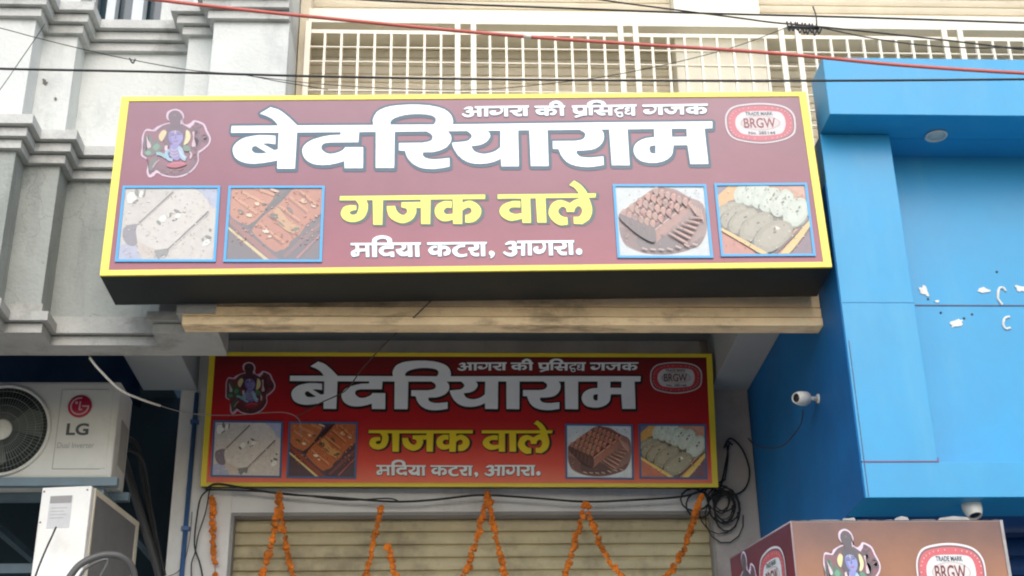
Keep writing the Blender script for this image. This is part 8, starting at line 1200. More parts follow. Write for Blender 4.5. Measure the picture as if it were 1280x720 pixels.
M_acw2 = mat('clean white enamel', (0.86, 0.86, 0.82), 0.4, 0.04, 5, grime=(0.55, 0.48, 0.36), gscale=5, gamt=0.4)
M_fin = mat('grey condenser fins', (0.17, 0.17, 0.17), 0.6, 0.1, 10)
M_grey = mat('grey plastic pipe', (0.10, 0.10, 0.10), 0.5)
M_steel = mat('blue grey angle steel', (0.16, 0.23, 0.27), 0.5, 0.15, 6)
M_glass = mat('window glass', (0.02, 0.05, 0.07), 0.06, 0.0, 2, spec=0.8)
M_alu = mat('pale aluminium', (0.55, 0.60, 0.62), 0.4)
M_flower = mat('marigold petals', (0.78, 0.22, 0.018), 0.75, 0.6, 16, 0.6, 140)
M_pipe = mat('blue conduit', (0.05, 0.13, 0.30), 0.45)
M_tape = mat('torn foam tape', (0.75, 0.74, 0.70), 0.8, 0.12, 40)
M_lens = mat('dark lens', (0.01, 0.01, 0.012), 0.08)
M_ink = mat('grey lettering ink', (0.09, 0.10, 0.10), 0.5)
M_inkpale = mat('pale grey lettering ink', (0.42, 0.42, 0.39), 0.5)
M_logored = mat('logo red', (0.42, 0.01, 0.05), 0.35)
M_lbl = mat('paper label', (0.62, 0.63, 0.64), 0.6)
M_lblhead = mat('label heading grey', (0.32, 0.31, 0.31), 0.6)
M_asph = mat('dusty asphalt', (0.17, 0.16, 0.145), 0.9, 0.2, 5, 0.5, 80)
M_pave = mat('concrete paving', (0.42, 0.40, 0.36), 0.85, 0.15, 2, 0.4, 60)
M_tarp = mat('blue tarpaulin', (0.02, 0.07, 0.17), 0.5, 0.2, 4, 0.5, 9)
M_opp = mat('ochre house paint', (0.70, 0.64, 0.54), 0.85, 0.1, 1.5, 0.2, 30)

# ------------------------------------------------------------------ ground
bm = NB()
v = [bm.verts.new(p) for p in ((-150, -150, 0), (150, -150, 0), (150, 150, 0), (-150, 150, 0))]; bm.faces.new(v)
obj('street', bm, M_asph, kind='structure')
obj('pavement', box(NB(), -14, 14, 3.2, 9.5, 0.004, 0.13, 0.01), M_pave, kind='structure')

# ------------------------------------------------------------------ unseen house across the street, added to shape low sky light and bounce
t = thing('house', 'unseen ochre house across the street, added to shape the light', 'building', (0, -9.5, 0))
obj('wall', box(NB(), -13, 13, -16, -9.5, 0, 3.7), M_opp, t)
for k in range(7):
    x = -11 + k * 3.4
    for z in (1.2,):
        f = obj('window', box(NB(), x, x + 1.3, -9.49, -9.42, z, z + 1.2), M_creamfr, t)
        obj('pane', box(NB(), x + 0.09, x + 1.21, -9.41, -9.405, z + 0.09, z + 1.11), M_glass, f)
obj('parapet', box(NB(), -13.2, 13.2, -16.2, -9.3, 3.7, 3.95), M_opp, t)

# ------------------------------------------------------------------ left building: white stucco with stepped pilasters
XL = -5.5
lb = thing('stucco_building', 'white stucco building with stepped pilasters and triple mouldings at the left', 'building', (-2.5, 6.5, 0))
# plan of the facade: flat panel between two double-stepped pilasters
x1, x2, x3, x4, x5 = -2.03, -1.862, -1.312, -1.164, -0.795
LV = [(XL, x1, 5.68), (x1, x2, 5.82), (x2, x3, 5.97), (x3, x4, 5.82), (x4, x5, 5.68)]
ZB, ZM, ZT = 4.02, 4.895, 5.64
def facade(name, z0, z1, m, lv=LV):
    bm = NB(); pts = [(lv[0][0], lv[0][2])]
    for a, b, y in lv: pts += [(a, y), (b, y)]
    pts = pts[1:] + [(lv[-1][1], 6.07), (lv[0][0], 6.07)]
    plan(bm, pts, z0, z1); return obj(name, bm, m, lb)
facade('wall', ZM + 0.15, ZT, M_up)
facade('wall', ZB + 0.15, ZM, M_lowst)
def moulding(z, m, prof, lv=LV):
    bm = NB()
    for za, zb, p in prof:
        pts = []
        for i, (a, b, y) in enumerate(lv):
            yl = lv[i - 1][2] if i else y; yr = lv[i + 1][2] if i + 1 < len(lv) else 7
            pts.append((a - (p if yl > y else (-p if yl < y else 0)), y - p))
            pts.append((b + (0.0 if i + 1 == len(lv) else (p if yr > y else -p)), y - p))
        pts += [(lv[-1][1], 6.07), (lv[0][0], 6.07)]
        plan(bm, pts, z + za, z + zb)
    return obj('moulding', bm, m, lb)
PR = [(0, 0.044, 0.028), (0.044, 0.050, 0.016), (0.050, 0.094, 0.055), (0.094, 0.100, 0.04), (0.100, 0.150, 0.085)]
moulding(ZM, M_mould, PR)
moulding(ZT, M_mould, PR)
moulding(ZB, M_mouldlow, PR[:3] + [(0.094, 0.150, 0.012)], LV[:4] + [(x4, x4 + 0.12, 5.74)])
# upper storey: pilasters go on, the panel holds a window
UP = ZT + 0.15
facade('wall', UP, 7.9, M_up, [(XL, x1, 5.70), (x1, x2 - 0.02, 5.84), (x2 - 0.02, x2, 6.03)])
facade('wall', UP, 7.9, M_up, [(-1.515, x3, 6.02), (x3, x4, 5.84), (x4, x5, 5.70)])
wf = NB()
box(wf, x2 + 0.06, x2 + 0.105, 6.03, 6.10, UP, 7.6); box(wf, -1.66, -1.605, 6.0, 6.08, UP, 7.6)
box(wf, -1.605, -1.512, 6.03, 6.1, UP, UP + 0.05); box(wf, x2 + 0.105, -1.66, 6.03, 6.1, UP, UP + 0.03)
win = obj('window', wf, M_alu, lb)
obj('pane', box(NB(), x2, -1.51, 6.115, 6.12, UP, 7.7), M_glass, win)
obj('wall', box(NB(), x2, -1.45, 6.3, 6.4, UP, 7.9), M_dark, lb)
obj('roof_slab', box(NB(), XL, x5, 5.9, 11, 7.9, 8.1), M_mould, lb)
# beam underside, side walls of the ground-floor recess
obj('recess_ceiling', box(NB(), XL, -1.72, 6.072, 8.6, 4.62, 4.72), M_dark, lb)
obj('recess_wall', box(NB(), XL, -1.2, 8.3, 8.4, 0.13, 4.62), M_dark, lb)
obj('cross_beam', box(NB(), -1.705, -1.405, 6.074, 7.296, 4.30, 4.62, 0.004), M_soffit, lb)
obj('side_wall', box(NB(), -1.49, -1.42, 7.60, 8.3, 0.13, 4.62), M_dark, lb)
# ------------------------------------------------------------------ centre: shop with shutter, ledge, grilled balcony above
sb = thing('shop_building', 'cream shop building with rolling shutter below and grilled balcony above', 'building', (0.2, 7.3, 0))
XB = 1.705
obj('ceiling', box(NB(), -1.402, XB - 0.006, 5.78, 7.62, 4.61, 4.70), M_soffit, sb)
obj('cross_beam', box(NB(), 1.485, XB - 0.006, 5.78, 7.296, 4.30, 4.608, 0.004), M_soffit, sb)
bm = NB()
L0, L1 = -1.19, 1.699
box(bm, L0, L1, 5.683, 5.775, 4.0165, 4.056, 0.003); box(bm, L0, L1, 5.692, 5.775, 4.062, 4.108, 0.003); box(bm, L0, L1, 5.70, 5.775, 4.114, 4.70, 0.003)
box(bm, L0 + 0.004, L1 - 0.004, 5.71, 5.77, 4.04, 4.69)
obj('ledge', bm, M_ledge, sb)
ZS = 3.572
bm = NB(); box(bm, -1.497, -1.172, 7.30, 7.62, 0.13, 4.608, 0.006); obj('pier', bm, M_pier, sb)
bm = NB(); box(bm, 1.447, XB - 0.006, 7.30, 7.62, 0.13, 4.608, 0.006); obj('pier', bm, mat('brown stained wash', (0.52, 0.46, 0.41), 0.8, 0.1, 3, 0.3, 45, grime=(0.26, 0.20, 0.17), gscale=1.8, gamt=0.7), sb)
bm = NB(); box(bm, -1.172, 1.447, 7.302, 7.62, ZS + 0.03, 4.608, 0.004); obj('lintel', bm, M_pier, sb)
bm = NB(); box(bm, -1.172, -1.155, 7.31, 7.60, 0.13, ZS + 0.03); box(bm, 1.432, 1.447, 7.31, 7.60, 0.13, ZS + 0.03); box(bm, -1.172, 1.447, 7.306, 7.60, ZS + 0.012, ZS + 0.03); obj('door_frame', bm, mat('frame grey paint', (0.30, 0.29, 0.27), 0.7), sb)
def slats(xa, xb, Y, za, zb, pitch, depth):
    bm = NB(); n = int((zb - za) / pitch) + 1; prof = []
    for i in range(n):
        z = za + i * pitch
        for k, (fz, fy) in enumerate(((0, 0.9), (0.05, 0.9), (0.07, -0.35), (0.12, -0.5), (0.3, -0.85), (0.5, -1.0), (0.7, -0.85), (0.9, -0.4), (0.97, 0.1))):
            if z + fz * pitch <= zb: prof.append((Y + fy * depth, z + fz * pitch))
    from mathutils import noise as mn
    nx = max(2, int((xb - xa) / 0.09)); cols = []
    for i in range(nx + 1):
        x = xa + (xb - xa) * i / nx; c = []
        for y, z in prof:
            sl_ = round((z - za) / pitch - 0.5)
            d = mn.noise(Vector((x * 1.6, sl_ * 3.7, Y))) * 0.25 + mn.noise(Vector((x * 5, z * 6, Y + 3))) * 0.3
            c.append(bm.verts.new((x, y + d * depth * 0.55, z + d * 0.0022)))
        cols.append(c)
    for A, B in zip(cols, cols[1:]):
        for i in range(len(prof) - 1): bm.faces.new((A[i], B[i], B[i + 1], A[i + 1]))
    bmesh.ops.solidify(bm, geom=bm.faces[:], thickness=-0.0012)
    return bm
obj('roller_shutter', slats(-1.155, 1.432, 7.40, 0.13, ZS + 0.02, 0.0705, 0.014), M_shutter, sb, fix=False)
# upper storey behind the big sign
XR = 4.6
obj('upper_wall', box(NB(), -0.795, XR, 6.2, 6.5, 4.705, 7.6), M_cream, sb)
obj('floor_slab', box(NB(), -0.79, XR, 5.78, 6.4, 4.702, 4.80, 0.004), M_cream, sb)
bm = NB(); box(bm, -0.79, -0.735, 6.02, 6.2, 4.60, 7.6, 0.003); obj('edge_post', bm, M_creamedge, sb)
bm = NB(); box(bm, -0.735, XR, 5.95, 6.2, 5.835, 5.922, 0.004); obj('beam', bm, M_cream, sb)
bm = NB(); box(bm, 1.19, 1.665, 6.04, 6.2, 4.60, 5.835, 0.004); box(bm, 1.205, 1.67, 6.07, 6.2, 5.922, 7.6, 0.004); obj('column', bm, M_cream, sb)
for a, b in ((-0.735, 1.188), (1.667, XR)):
    obj('roller_shutter', slats(a, b, 6.16, 4.72, 5.83, 0.052, 0.006), M_shutter_up, sb, fix=False)
    obj('roller_shutter', slats(a, b if b > 2 else 1.2, 6.16, 5.925, 7.4, 0.052, 0.006), M_shutter_up, sb, fix=False)
gr = NB()
for z, h in ((5.780, 0.022), (5.686, 0.006), (5.597, 0.006), (5.505, 0.006), (5.423, 0.006), (5.33, 0.006), (5.24, 0.006), (4.70, 0.016)):
    box(gr, -0.735, XR - 0.2, 5.952, 5.966, z - h / 2, z + h / 2)
prs = [-0.732, 0.038, 0.120, 0.888, 0.967, 1.736, 1.824, 2.607, 2.692, 3.465, 3.548, 4.32]
for i in range(0, len(prs) - 1):
    a, b = prs[i], prs[i + 1]
    if b - a < 0.2: continue
    for k in range(1, 9):
        x = a + (b - a) * k / 9
        box(gr, x - 0.006, x + 0.006, 5.950, 5.9515, 4.70, 5.775); box(gr, x - 0.006, x + 0.006, 5.9665, 5.97, 4.70, 5.775)
rail = obj('railing', gr, M_creamfr, sb)
for x in prs:
    obj('post', box(NB(), x - 0.014, x + 0.014, 5.935, 5.949, 4.60, 5.833), M_creamfr, rail)

# ------------------------------------------------------------------ right: blue clad building
bb = thing('blue_building', 'bright blue panel clad building with projecting top canopy at the right', 'building', (3.4, 6.5, 0))
YF, YO, YP = 5.40, 5.23, 5.60
ZU = 3.132; ZO = 4.858; ZOT = 5.162; ZJ = 3.283
XRR = 6.0
obj('canopy', box(NB(), XB + 0.002, XRR, YO, 5.44, ZO, ZOT, 0.003), M_blue, bb)
bm = NB(); box(bm, XB, 2.028, YF, YP + 0.06, ZJ + 0.003, ZO - 0.002, 0.003); obj('pilaster', bm, M_blue, bb)
bm = NB(); box(bm, 2.028, XRR, YP, YP + 0.08, ZJ, ZO + 0.25); box(bm, 1.9, XRR, 5.442, YP + 0.08, ZO + 0.001, ZO + 0.25); obj('recessed_panel', bm, M_blue, bb)
bm = NB(); box(bm, XB, XRR, YF, YP + 0.1, ZU, ZJ, 0.003); obj('lower_band', bm, M_blue, bb)
bm = NB(); box(bm, XB - 0.004, XB - 0.0005, YF + 0.006, YP + 0.16, ZU + 0.002, 4.60); box(bm, XB - 0.004, XB + 0.08, YP + 0.16, 7.62, 0.13, 4.60); obj('side_wall', bm, M_blueshade, bb)
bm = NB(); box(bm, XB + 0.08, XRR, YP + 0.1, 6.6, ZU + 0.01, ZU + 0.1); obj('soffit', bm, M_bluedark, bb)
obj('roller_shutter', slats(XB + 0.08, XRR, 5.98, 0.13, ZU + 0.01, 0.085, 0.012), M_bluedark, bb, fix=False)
# panel seams
bm = NB(); box(bm, 2.029, XRR - 0.01, YP - 0.0025, YP + 0.01, 4.078, 4.084); obj('seam', bm, M_seam, bb)
bm = NB()
zz = ZU + 0.005
while zz < 3.80:
    h = random.uniform(0.05, 0.16); box(bm, XB + 0.0100, XB + 0.0125, YF - 0.0025, YF + 0.01, zz, zz + h); zz += h + random.uniform(0.001, 0.006)
obj('seam', bm, M_seam, bb)
bm = NB(); box(bm, XB + 0.004, 2.03, YF - 0.0022, YF + 0.01, ZJ - 0.001, ZJ + 0.004); box(bm, 2.026, 2.03, YF - 0.0024, YF + 0.01, ZJ + 0.004, ZJ + 0.02); obj('seam', bm, M_seamred, bb)
bm = NB(); box(bm, XB + 0.004, 2.026, YF - 0.0018, YF + 0.01, 4.005, 4.0075); obj('seam', bm, mat('faint panel joint', (0.03, 0.25, 0.52), 0.6), bb)
# torn glue patches and screw holes on the panel
def blob(bm, c, rx, rz, rot, j=0.35, n=14):
    vs = []; cr, sr = math.cos(rot), math.sin(rot)
    for k in range(n):
        a = 2 * math.pi * k / n; m = 1 + random.uniform(-j, j); x = rx * m * math.cos(a); z = rz * m * math.sin(a)
        vs.append((c.x + x * cr - z * sr, c.z + x * sr + z * cr))
    prism(bm, vs, c.y - 0.004, c.y - 0.0005)
for px, py, rr in ((57, 104, 3.0), (55, 100, 1.6), (69, 124, 1.6)):
    bm = NB(); k = 6.4 / F_PX; blob(bm, atY(px, py, 5.818), rr * k, rr * 1.2 * k, 0.4, 0.5, 11); obj('wall_scar', bm, mat('chipped plaster', (0.16, 0.15, 0.14), 0.9), lb)
for px, py, rx, rz, rot in ((1155, 364, 5, 8, 30), (1171, 377, 3, 2, 0), (1196, 404, 9, 5, 25), (1228, 363, 8, 4, 0), (1276, 361, 8, 4, -10), (1304, 380, 9, 5, 0)):
    bm = NB(); k = 5.9 / F_PX; blob(bm, atY(px, py, YP), rx * k, rz * k, R(rot)); obj('glue_patch', bm, M_tape, bb)
for pts in ([(1247, 372), (1249, 361), (1254, 360), (1257, 364)], [(1248, 362), (1247, 372), (1251, 379), (1253, 381)], [(1262, 396), (1256, 398), (1254, 405), (1257, 411), (1263, 410)]):
    bm = NB(); tube(bm, [atY(a, b, YP - 0.002) for a, b in pts], 0.006, 6); obj('glue_patch', bm, M_tape, bb)
for px, py in ((1160, 374), (1176, 391), (1205, 398), (1215, 393), (1246, 340)):
    bm = NB(); lathe(bm, [(0.006, 0), (0.005, 0.003)], Matrix.Translation(atY(px, py, YP)) @ Matrix.Rotation(R(90), 4, 'X'), 10); obj('screw_hole', bm, M_black, bb)

# ------------------------------------------------------------------ round downlight in the blue canopy
c = atZ(1170, 169, ZO)
dl = thing('downlight', 'round recessed downlight under the blue canopy', 'light', c); dl.scale = (0.85, 0.85, 1)
bm = NB(); lathe(bm, [(0.055, -0.001), (0.062, -0.004), (0.058, -0.010), (0.048, -0.008), (0.046, -0.001)], None, 28); obj('trim_ring', bm, M_white, dl, world=False)
bm = NB(); lathe(bm, [(0.0455, -0.0015), (0.040, -0.006), (0.02, -0.0085), (0.002, -0.009)], None, 24); obj('lens', bm, mat('frosted lens', (0.62, 0.60, 0.52), 0.3), dl, world=False)

# ------------------------------------------------------------------ small white cameras on the blue building
def bullet(label, loc, aim, mount, sc=1.0):
    t = thing('security_camera', label, 'camera', loc, (0, 0, 0), 'white security cameras on the blue building')
    q = Vector(aim).normalized().to_track_quat('Z', 'Y').to_matrix().to_4x4() @ Matrix.Scale(sc, 4)
    bm = NB(); lathe(bm, [(0.038, -0.05), (0.043, -0.045), (0.043, 0.0), (0.040, 0.02), (0.031, 0.045), (0.028, 0.048), (0.0265, 0.040), (0.001, 0.039)], q, 26); obj('body', bm, M_white, t, world=False)
    bm = NB(); lathe(bm, [(0.0255, 0.0405), (0.018, 0.044), (0.001, 0.045)], q, 20); obj('lens', bm, M_lens, t, world=False)
    bm = NB(); p = Vector(mount); lathe(bm, [(0.022, 0), (0.022, 0.008), (0.012, 0.012), (0.010, 0.014)], Matrix.Translation(p) @ (-p).to_track_quat('Z', 'Y').to_matrix().to_4x4(), 20)
    tube(bm, [p * 0.9, p * 0.25], 0.010, 10); obj('bracket', bm, M_white, t, world=False)
    return t
c = atX(1001, 498, 1.61)
bullet('white bullet camera on the shaded blue side wall', c, (-0.80, -0.58, -0.16), Vector((XB - c.x, 0.03, 0.01)), 0.78)
c = atY(1215, 634, 5.50)
bullet('white camera hanging below the blue front, lens down', c, (0.05, -0.35, -1.0), Vector((0.0, 0.02, ZU - c.z)), 0.95)

# ------------------------------------------------------------------ the two signboards
SW, SH = 3.159, 0.9223
EM_C = (-1.3143, 0.2052); BD_C = (1.3460, 0.2887)
MESH = {k: art_mesh(k, v, 0.0) for k, v in ART.items()}
PMESH = {k: pic_mesh(k, v, 0.0) for k, v in PIC.items() if k not in ('emblem', 'badge')}
EMB = pic_mesh('emblem', PIC['emblem'], 0, 0.0001, EM_C); BDG = pic_mesh('badge', PIC['badge'], 0, 0.0001, BD_C)
TXM = {k: text_mesh(k, k, [v[0] - BD_C[0], v[1] - BD_C[1], v[2] - BD_C[0], v[3] - BD_C[1]], 0.0, 0.012 if k == 'BRGW' else 0.02) for k, v in TXT.items()}
def badge(parent, loc, scl, pm, ink1, ink2, rot=0):
    b = put('trademark_badge', BDG, pm, parent, loc); b.scale = scl
    for k in TXM:
        o = put('lettering', TXM[k], ink1 if k == 'BRGW' else ink2, b, (0, -0.0016, 0))
    return b
def signboard(label, loc, yaw, tilt, roll, W_, H_, depth, mats, group=None):
    kx, kz = W_ / SW, H_ / SH
    t = thing('signboard', label, 'sign', loc); t.rotation_mode = 'XYZ'
    t.matrix_basis = Matrix.Translation(loc) @ (Matrix.Rotation(yaw, 4, 'Z') @ Matrix.Rotation(tilt, 4, 'X') @ Matrix.Rotation(roll, 4, 'Y'))
    bm = NB(); box(bm, -W_ / 2, W_ / 2, 0.012, depth, -H_ / 2, H_ / 2, 0.004); obj('casing', bm, M_blackbox, t, world=False)
    bw = 0.036 * kx; bh = 0.026 * kz
    bm = NB()
    for a in ((-W_ / 2, -W_ / 2 + bw, -H_ / 2, H_ / 2), (W_ / 2 - bw, W_ / 2, -H_ / 2, H_ / 2), (-W_ / 2 + bw, W_ / 2 - bw, H_ / 2 - bh, H_ / 2), (-W_ / 2 + bw, W_ / 2 - bw, -H_ / 2, -H_ / 2 + bh)):
        box(bm, a[0], a[1], 0.0, 0.0115, a[2], a[3], 0.002)
    obj('frame', bm, mats['border'], t, world=False)
    bm = NB(); nx = 40
    vs = [[bm.verts.new((-W_ / 2 + bw + (W_ - 2 * bw) * i / nx, 0.004, s * (H_ / 2 - bh))) for i in range(nx + 1)] for s in (-1, 1)]
    for i in range(nx): bm.faces.new((vs[0][i], vs[0][i + 1], vs[1][i + 1], vs[1][i]))
    obj('face_panel', bm, mats['bg'], t, world=False, fix=False)
    def piece(nm, key, m, y, parent=None, lab=None):
        o = put(nm, MESH[key], m, parent or t, (0, y, 0), lab)
        if parent is None: o.scale = (kx, 1, kz)
        return o
    for nm, key, m in (('headline_lettering', 'title', 'white'), ('subtitle_lettering', 'yellow', 'yellow'), ('address_lettering', 'address', 'white'), ('tagline_lettering', 'tagline', 'white')):
        a = piece(nm, key, mats[m], 0.001)
        piece('letter_outline', key + '_edge', mats['halo'] if key != 'yellow' else mats['halo2'], 0.0015, a)
    for k in ('slab_photo', 'block_photo', 'basket_photo', 'tray_photo'):
        p = put('photo_print', PMESH[k], mats['print'], t, (0, 0.0025, 0)); p.scale = (kx, 1, kz)
        p['label'] = {'slab_photo': 'photo of pale sesame slabs', 'block_photo': 'photo of orange brittle blocks in a tray', 'basket_photo': 'photo of brown brittle slices in a basket', 'tray_photo': 'photo of pale green slices in a tray'}[k]
        bm = frame_bm(RECT[k], 0.0115, -0.0055, 0.0005); q = obj('photo_border', bm, mats['cyan'], p, world=False)
    e = put('emblem', EMB, mats['mark'], t, (EM_C[0] * kx, 0.0025, EM_C[1] * kz)); e.scale = (kx, 1, kz)
    badge(t, (BD_C[0] * kx, 0.0025, BD_C[1] * kz), (kx, 1, kz), mats['mark'], mats['ink1'], mats['ink2'])
    return t
def flat(name, rgb, rough=0.42, spec=0.5):
    return mat(name, s2l([c / 255 for c in rgb]), rough, 0.04, 9, spec=spec)
m1 = dict(border=flat('hazed yellow frame', (238, 224, 92), 0.4), cyan=flat('cyan photo edge', (70, 160, 214)), white=flat('white vinyl', (246, 250, 250)), yellow=flat('pale yellow vinyl', (240, 236, 110)),  # haze and sky reflection put into these washed-out, partly faded colours
          halo=flat('hazed blue grey outline', (64, 92, 110)), halo2=flat('hazed grey green outline', (78, 96, 100)), ink1=flat('hazed maroon ink', (128, 70, 80)), ink2=flat('hazed slate ink', (80, 96, 104)),
          print=print_mat('hazed print', (0.38, 0.42, 0.44), 0.36, gain=0.92),
          mark=print_mat('hazed mark print', (0.36, 0.28, 0.34), 0.45),
          bg=grad_mat('hazed maroon flex', [(0.0, s2l((0.60, 0.35, 0.40))), (0.35, s2l((0.53, 0.33, 0.39))), (1.0, s2l((0.54, 0.40, 0.45)))], -0.46, 0.46, 0.38, 0.5, 0.06, 0.06))
m2 = dict(border=flat('yellow frame', (236, 212, 50), 0.4), cyan=flat('blue photo edge', (60, 110, 158)), white=flat('white print ink', (246, 250, 250)), yellow=flat('yellow print ink', (250, 222, 36)),
          halo=flat('black outline ink', (18, 12, 14)), halo2=flat('dark brown outline ink', (34, 14, 12)), ink1=flat('dark slate ink', (60, 52, 60)), ink2=flat('slate ink', (70, 74, 82)),
          print=print_mat('fresh print', (0.3, 0.3, 0.3), 0.0, gain=1.25),
          mark=print_mat('fresh mark print', (0.2, 0.04, 0.06), 0.25),
          bg=grad_mat('deep red flex', [(0.0, s2l((0.97, 0.50, 0.37))), (0.18, s2l((0.93, 0.28, 0.22))), (0.5, s2l((0.76, 0.05, 0.10))), (1.0, s2l((0.33, 0.02, 0.07)))], -0.38, 0.38, 0.4, 0.5, 0.06, 0.06))  # printed gradient, its top stop darkened further with the ledge's shade
KS = 5.38 / 5.5
big = signboard('large hazy maroon shop signboard with yellow frame above the cream ledge', Vector((0.0827 * KS, 5.38, 1.6 + 3.0586 * KS)), -0.0167, -0.0397, -0.0097, SW, SH, 0.29, m1)
small = signboard('deep red shop signboard tilted forward above the rolling shutter', Vector((0.0641, 7.15, 4.0809)), -0.0301, 0.1082, 0.0134, 2.7949, 0.7498, 0.06, m2)
# steel arms that carry the big sign
for x in (-0.9, 0.2, 1.2):
    bm = NB(); box(bm, x - 0.02, x + 0.02, 5.668, 5.80, 4.42, 4.46); obj('bracket', bm, M_steel, big)
bm = NB(); box(bm, -1.0, -0.97, 7.215, 7.30, 4.30, 4.33); box(bm, 1.1, 1.13, 7.19, 7.30, 4.30, 4.33); obj('bracket', bm, M_steel, small)

# ------------------------------------------------------------------ boxed kiosk sign at the lower right
zt = 2.796
kA = atY(988, 650, 4.5); kB = atY(1252, 652, 4.5); kC = atZ(913, 697, zt)
kz0 = zt - 0.78
ks = thing('kiosk_sign', 'orange brown boxed sign on posts standing before the blue building', 'sign', (kA.x + 0.3, 4.8, 0.13))
D2 = (kB.x - 0.02, kC.y)
bm = NB(); plan(bm, [(kA.x, 4.5), (kB.x, 4.5), D2, (kC.x, kC.y)], kz0, zt)
obj('casing', bm, mat('box edging', (0.30, 0.24, 0.22), 0.5), ks)
w_f = kB.x - kA.x
fr = NB(); vv = [fr.verts.new(p) for p in ((kA.x + 0.004, 4.4985, kz0), (kB.x - 0.003, 4.4985, kz0), (kB.x - 0.003, 4.4985, zt - 0.004), (kA.x + 0.004, 4.4985, zt - 0.004))]; fr.faces.new(vv)
gm = grad_mat('orange brown printed flex', [(0.0, s2l((0.70, 0.48, 0.31))), (0.62, s2l((0.67, 0.46, 0.32))), (0.86, s2l((0.57, 0.40, 0.31))), (1.0, s2l((0.43, 0.32, 0.30)))], kz0, zt, 0.45, 0.5, 0.30, 0.12)
fp = obj('front_panel', fr, gm, None, fix=False); fp.parent = ks; fp.location = -ks.location
sl = (Vector((kC.x, kC.y, 0)) - Vector((kA.x, 4.5, 0))); sl_n = sl.normalized(); nrm = Vector((-sl_n.y, sl_n.x, 0)); nrm = nrm if nrm.x < 0 else -nrm
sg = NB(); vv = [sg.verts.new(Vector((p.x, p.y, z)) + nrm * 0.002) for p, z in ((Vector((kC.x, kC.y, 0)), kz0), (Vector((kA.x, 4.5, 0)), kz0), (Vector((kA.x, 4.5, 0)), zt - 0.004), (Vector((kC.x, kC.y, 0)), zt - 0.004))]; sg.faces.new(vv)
sm_ = grad_mat('maroon side flex', [(0.0, s2l((0.62, 0.16, 0.16))), (0.7, s2l((0.52, 0.19, 0.21))), (1.0, s2l((0.40, 0.22, 0.27)))], kz0, zt, 0.4, 0.5, 0.2, 0.15)  # side face darker and redder than the front
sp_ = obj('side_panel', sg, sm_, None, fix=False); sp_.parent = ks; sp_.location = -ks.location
# torn silver tape along the top edges
bm = NB(); x = kA.x
while x < kB.x - 0.02:
    w = random.uniform(0.04, 0.12); h = random.choice((0.002, 0.003, 0.008, 0.011))
    prism(bm, [(x, zt + 0.001), (min(x + w, kB.x), zt + 0.001), (min(x + w * 0.9, kB.x), zt + h), (x + w * 0.5, zt + h * random.uniform(0.3, 1.4)), (x + w * 0.1, zt + h * 0.8)], 4.497, 4.507); x += w * 1.03
prism(bm, [(kB.x - 0.012, kz0), (kB.x + 0.002, kz0), (kB.x + 0.002, zt), (kB.x - 0.008, zt)], 4.4955, 4.4975)
obj('tape_edge', bm, mat('peeling silver tape', (0.34, 0.33, 0.32), 0.5, 0.2, 30), ks)
bm = NB(); tube(bm, [Vector((kA.x, 4.5, zt - 0.003)), Vector((kC.x, kC.y, zt - 0.003))], 0.004, 6, False); tube(bm, [Vector((kA.x, 4.499, kz0)), Vector((kA.x, 4.499, zt))], 0.0025, 6, False); obj('corner_trim', bm, mat('grey corner strip', (0.34, 0.26, 0.27), 0.5), ks)
pm3 = print_mat('kiosk print', (0.6, 0.58, 0.62), 0.16)
i1, i2 = flat('kiosk maroon ink', (110, 40, 48)), flat('kiosk slate ink', (70, 74, 84))
def kloc(p): return p - Vector(ks.location)
e = put('emblem', EMB, pm3, ks, kloc(atY(1065, 712, 4.496))); e.scale = (0.62, 1, 0.74)
b = badge(ks, kloc(atY(1189, 716, 4.496)), (0.72, 1, 0.90), pm3, i1, i2)
rz = math.atan2(-sl_n.y, -sl_n.x)
def side_pt(f, z): return Vector((kA.x, 4.5, 0)) + sl * f + nrm * 0.004 + Vector((0, 0, z))
e = put('emblem', EMB, pm3, ks, kloc(side_pt(0.74, zt - 0.175))); e.scale = (0.62, 1, 0.90); e.rotation_euler.z = rz
b = badge(ks, kloc(side_pt(0.33, zt - 0.155)), (0.66, 1, 0.94), pm3, i1, i2); b.rotation_euler.z = rz
for (x, y) in ((kA.x + 0.03, 4.53), (kB.x - 0.04, 4.53), (D2[0] - 0.03, D2[1] - 0.03), (kC.x + 0.04, kC.y - 0.03)):
    obj('post', box(NB(), x - 0.015, x + 0.015, y - 0.015, y + 0.015, 0.13, kz0), M_steel, ks)
obj('counter', box(NB(), kA.x - 0.02, kB.x + 0.02, 4.46, kC.y + 0.05, 0.95, 1.0, 0.005), M_steel, ks)

# ------------------------------------------------------------------ big outdoor unit of an air conditioner, in the recess
AY = 6.7
a0 = atY(137, 598, AY); a1 = atY(150, 480, AY)
AX1 = -1.682; AX0 = AX1 - 0.80; AZ0 = a0.z; AZ1 = AZ0 + 0.515
ac = thing('air_conditioner', 'white outdoor unit with round fan grille and red logo, on steel brackets', 'air conditioner', ((AX0 + AX1) / 2, AY + 0.15, AZ0), (0, 0, 0), 'air conditioner units left of the shop')
bm = NB(); box(bm, AX0, AX1, AY, AY + 0.29, AZ0, AZ1, 0.016); obj('body', bm, M_acw, ac)
fc = Vector((-2.25, AY, (AZ0 + AZ1) / 2 - 0.005)); FR = 0.228
RX = Matrix.Translation(fc) @ Matrix.Rotation(R(90), 4, 'X')
bm = NB(); lathe(bm, [(FR, 0.001), (0.001, 0.0015)], RX, 48); obj('fan_opening', bm, mat('dark fan well', (0.07, 0.085, 0.08), 0.7), ac)
bm = NB()
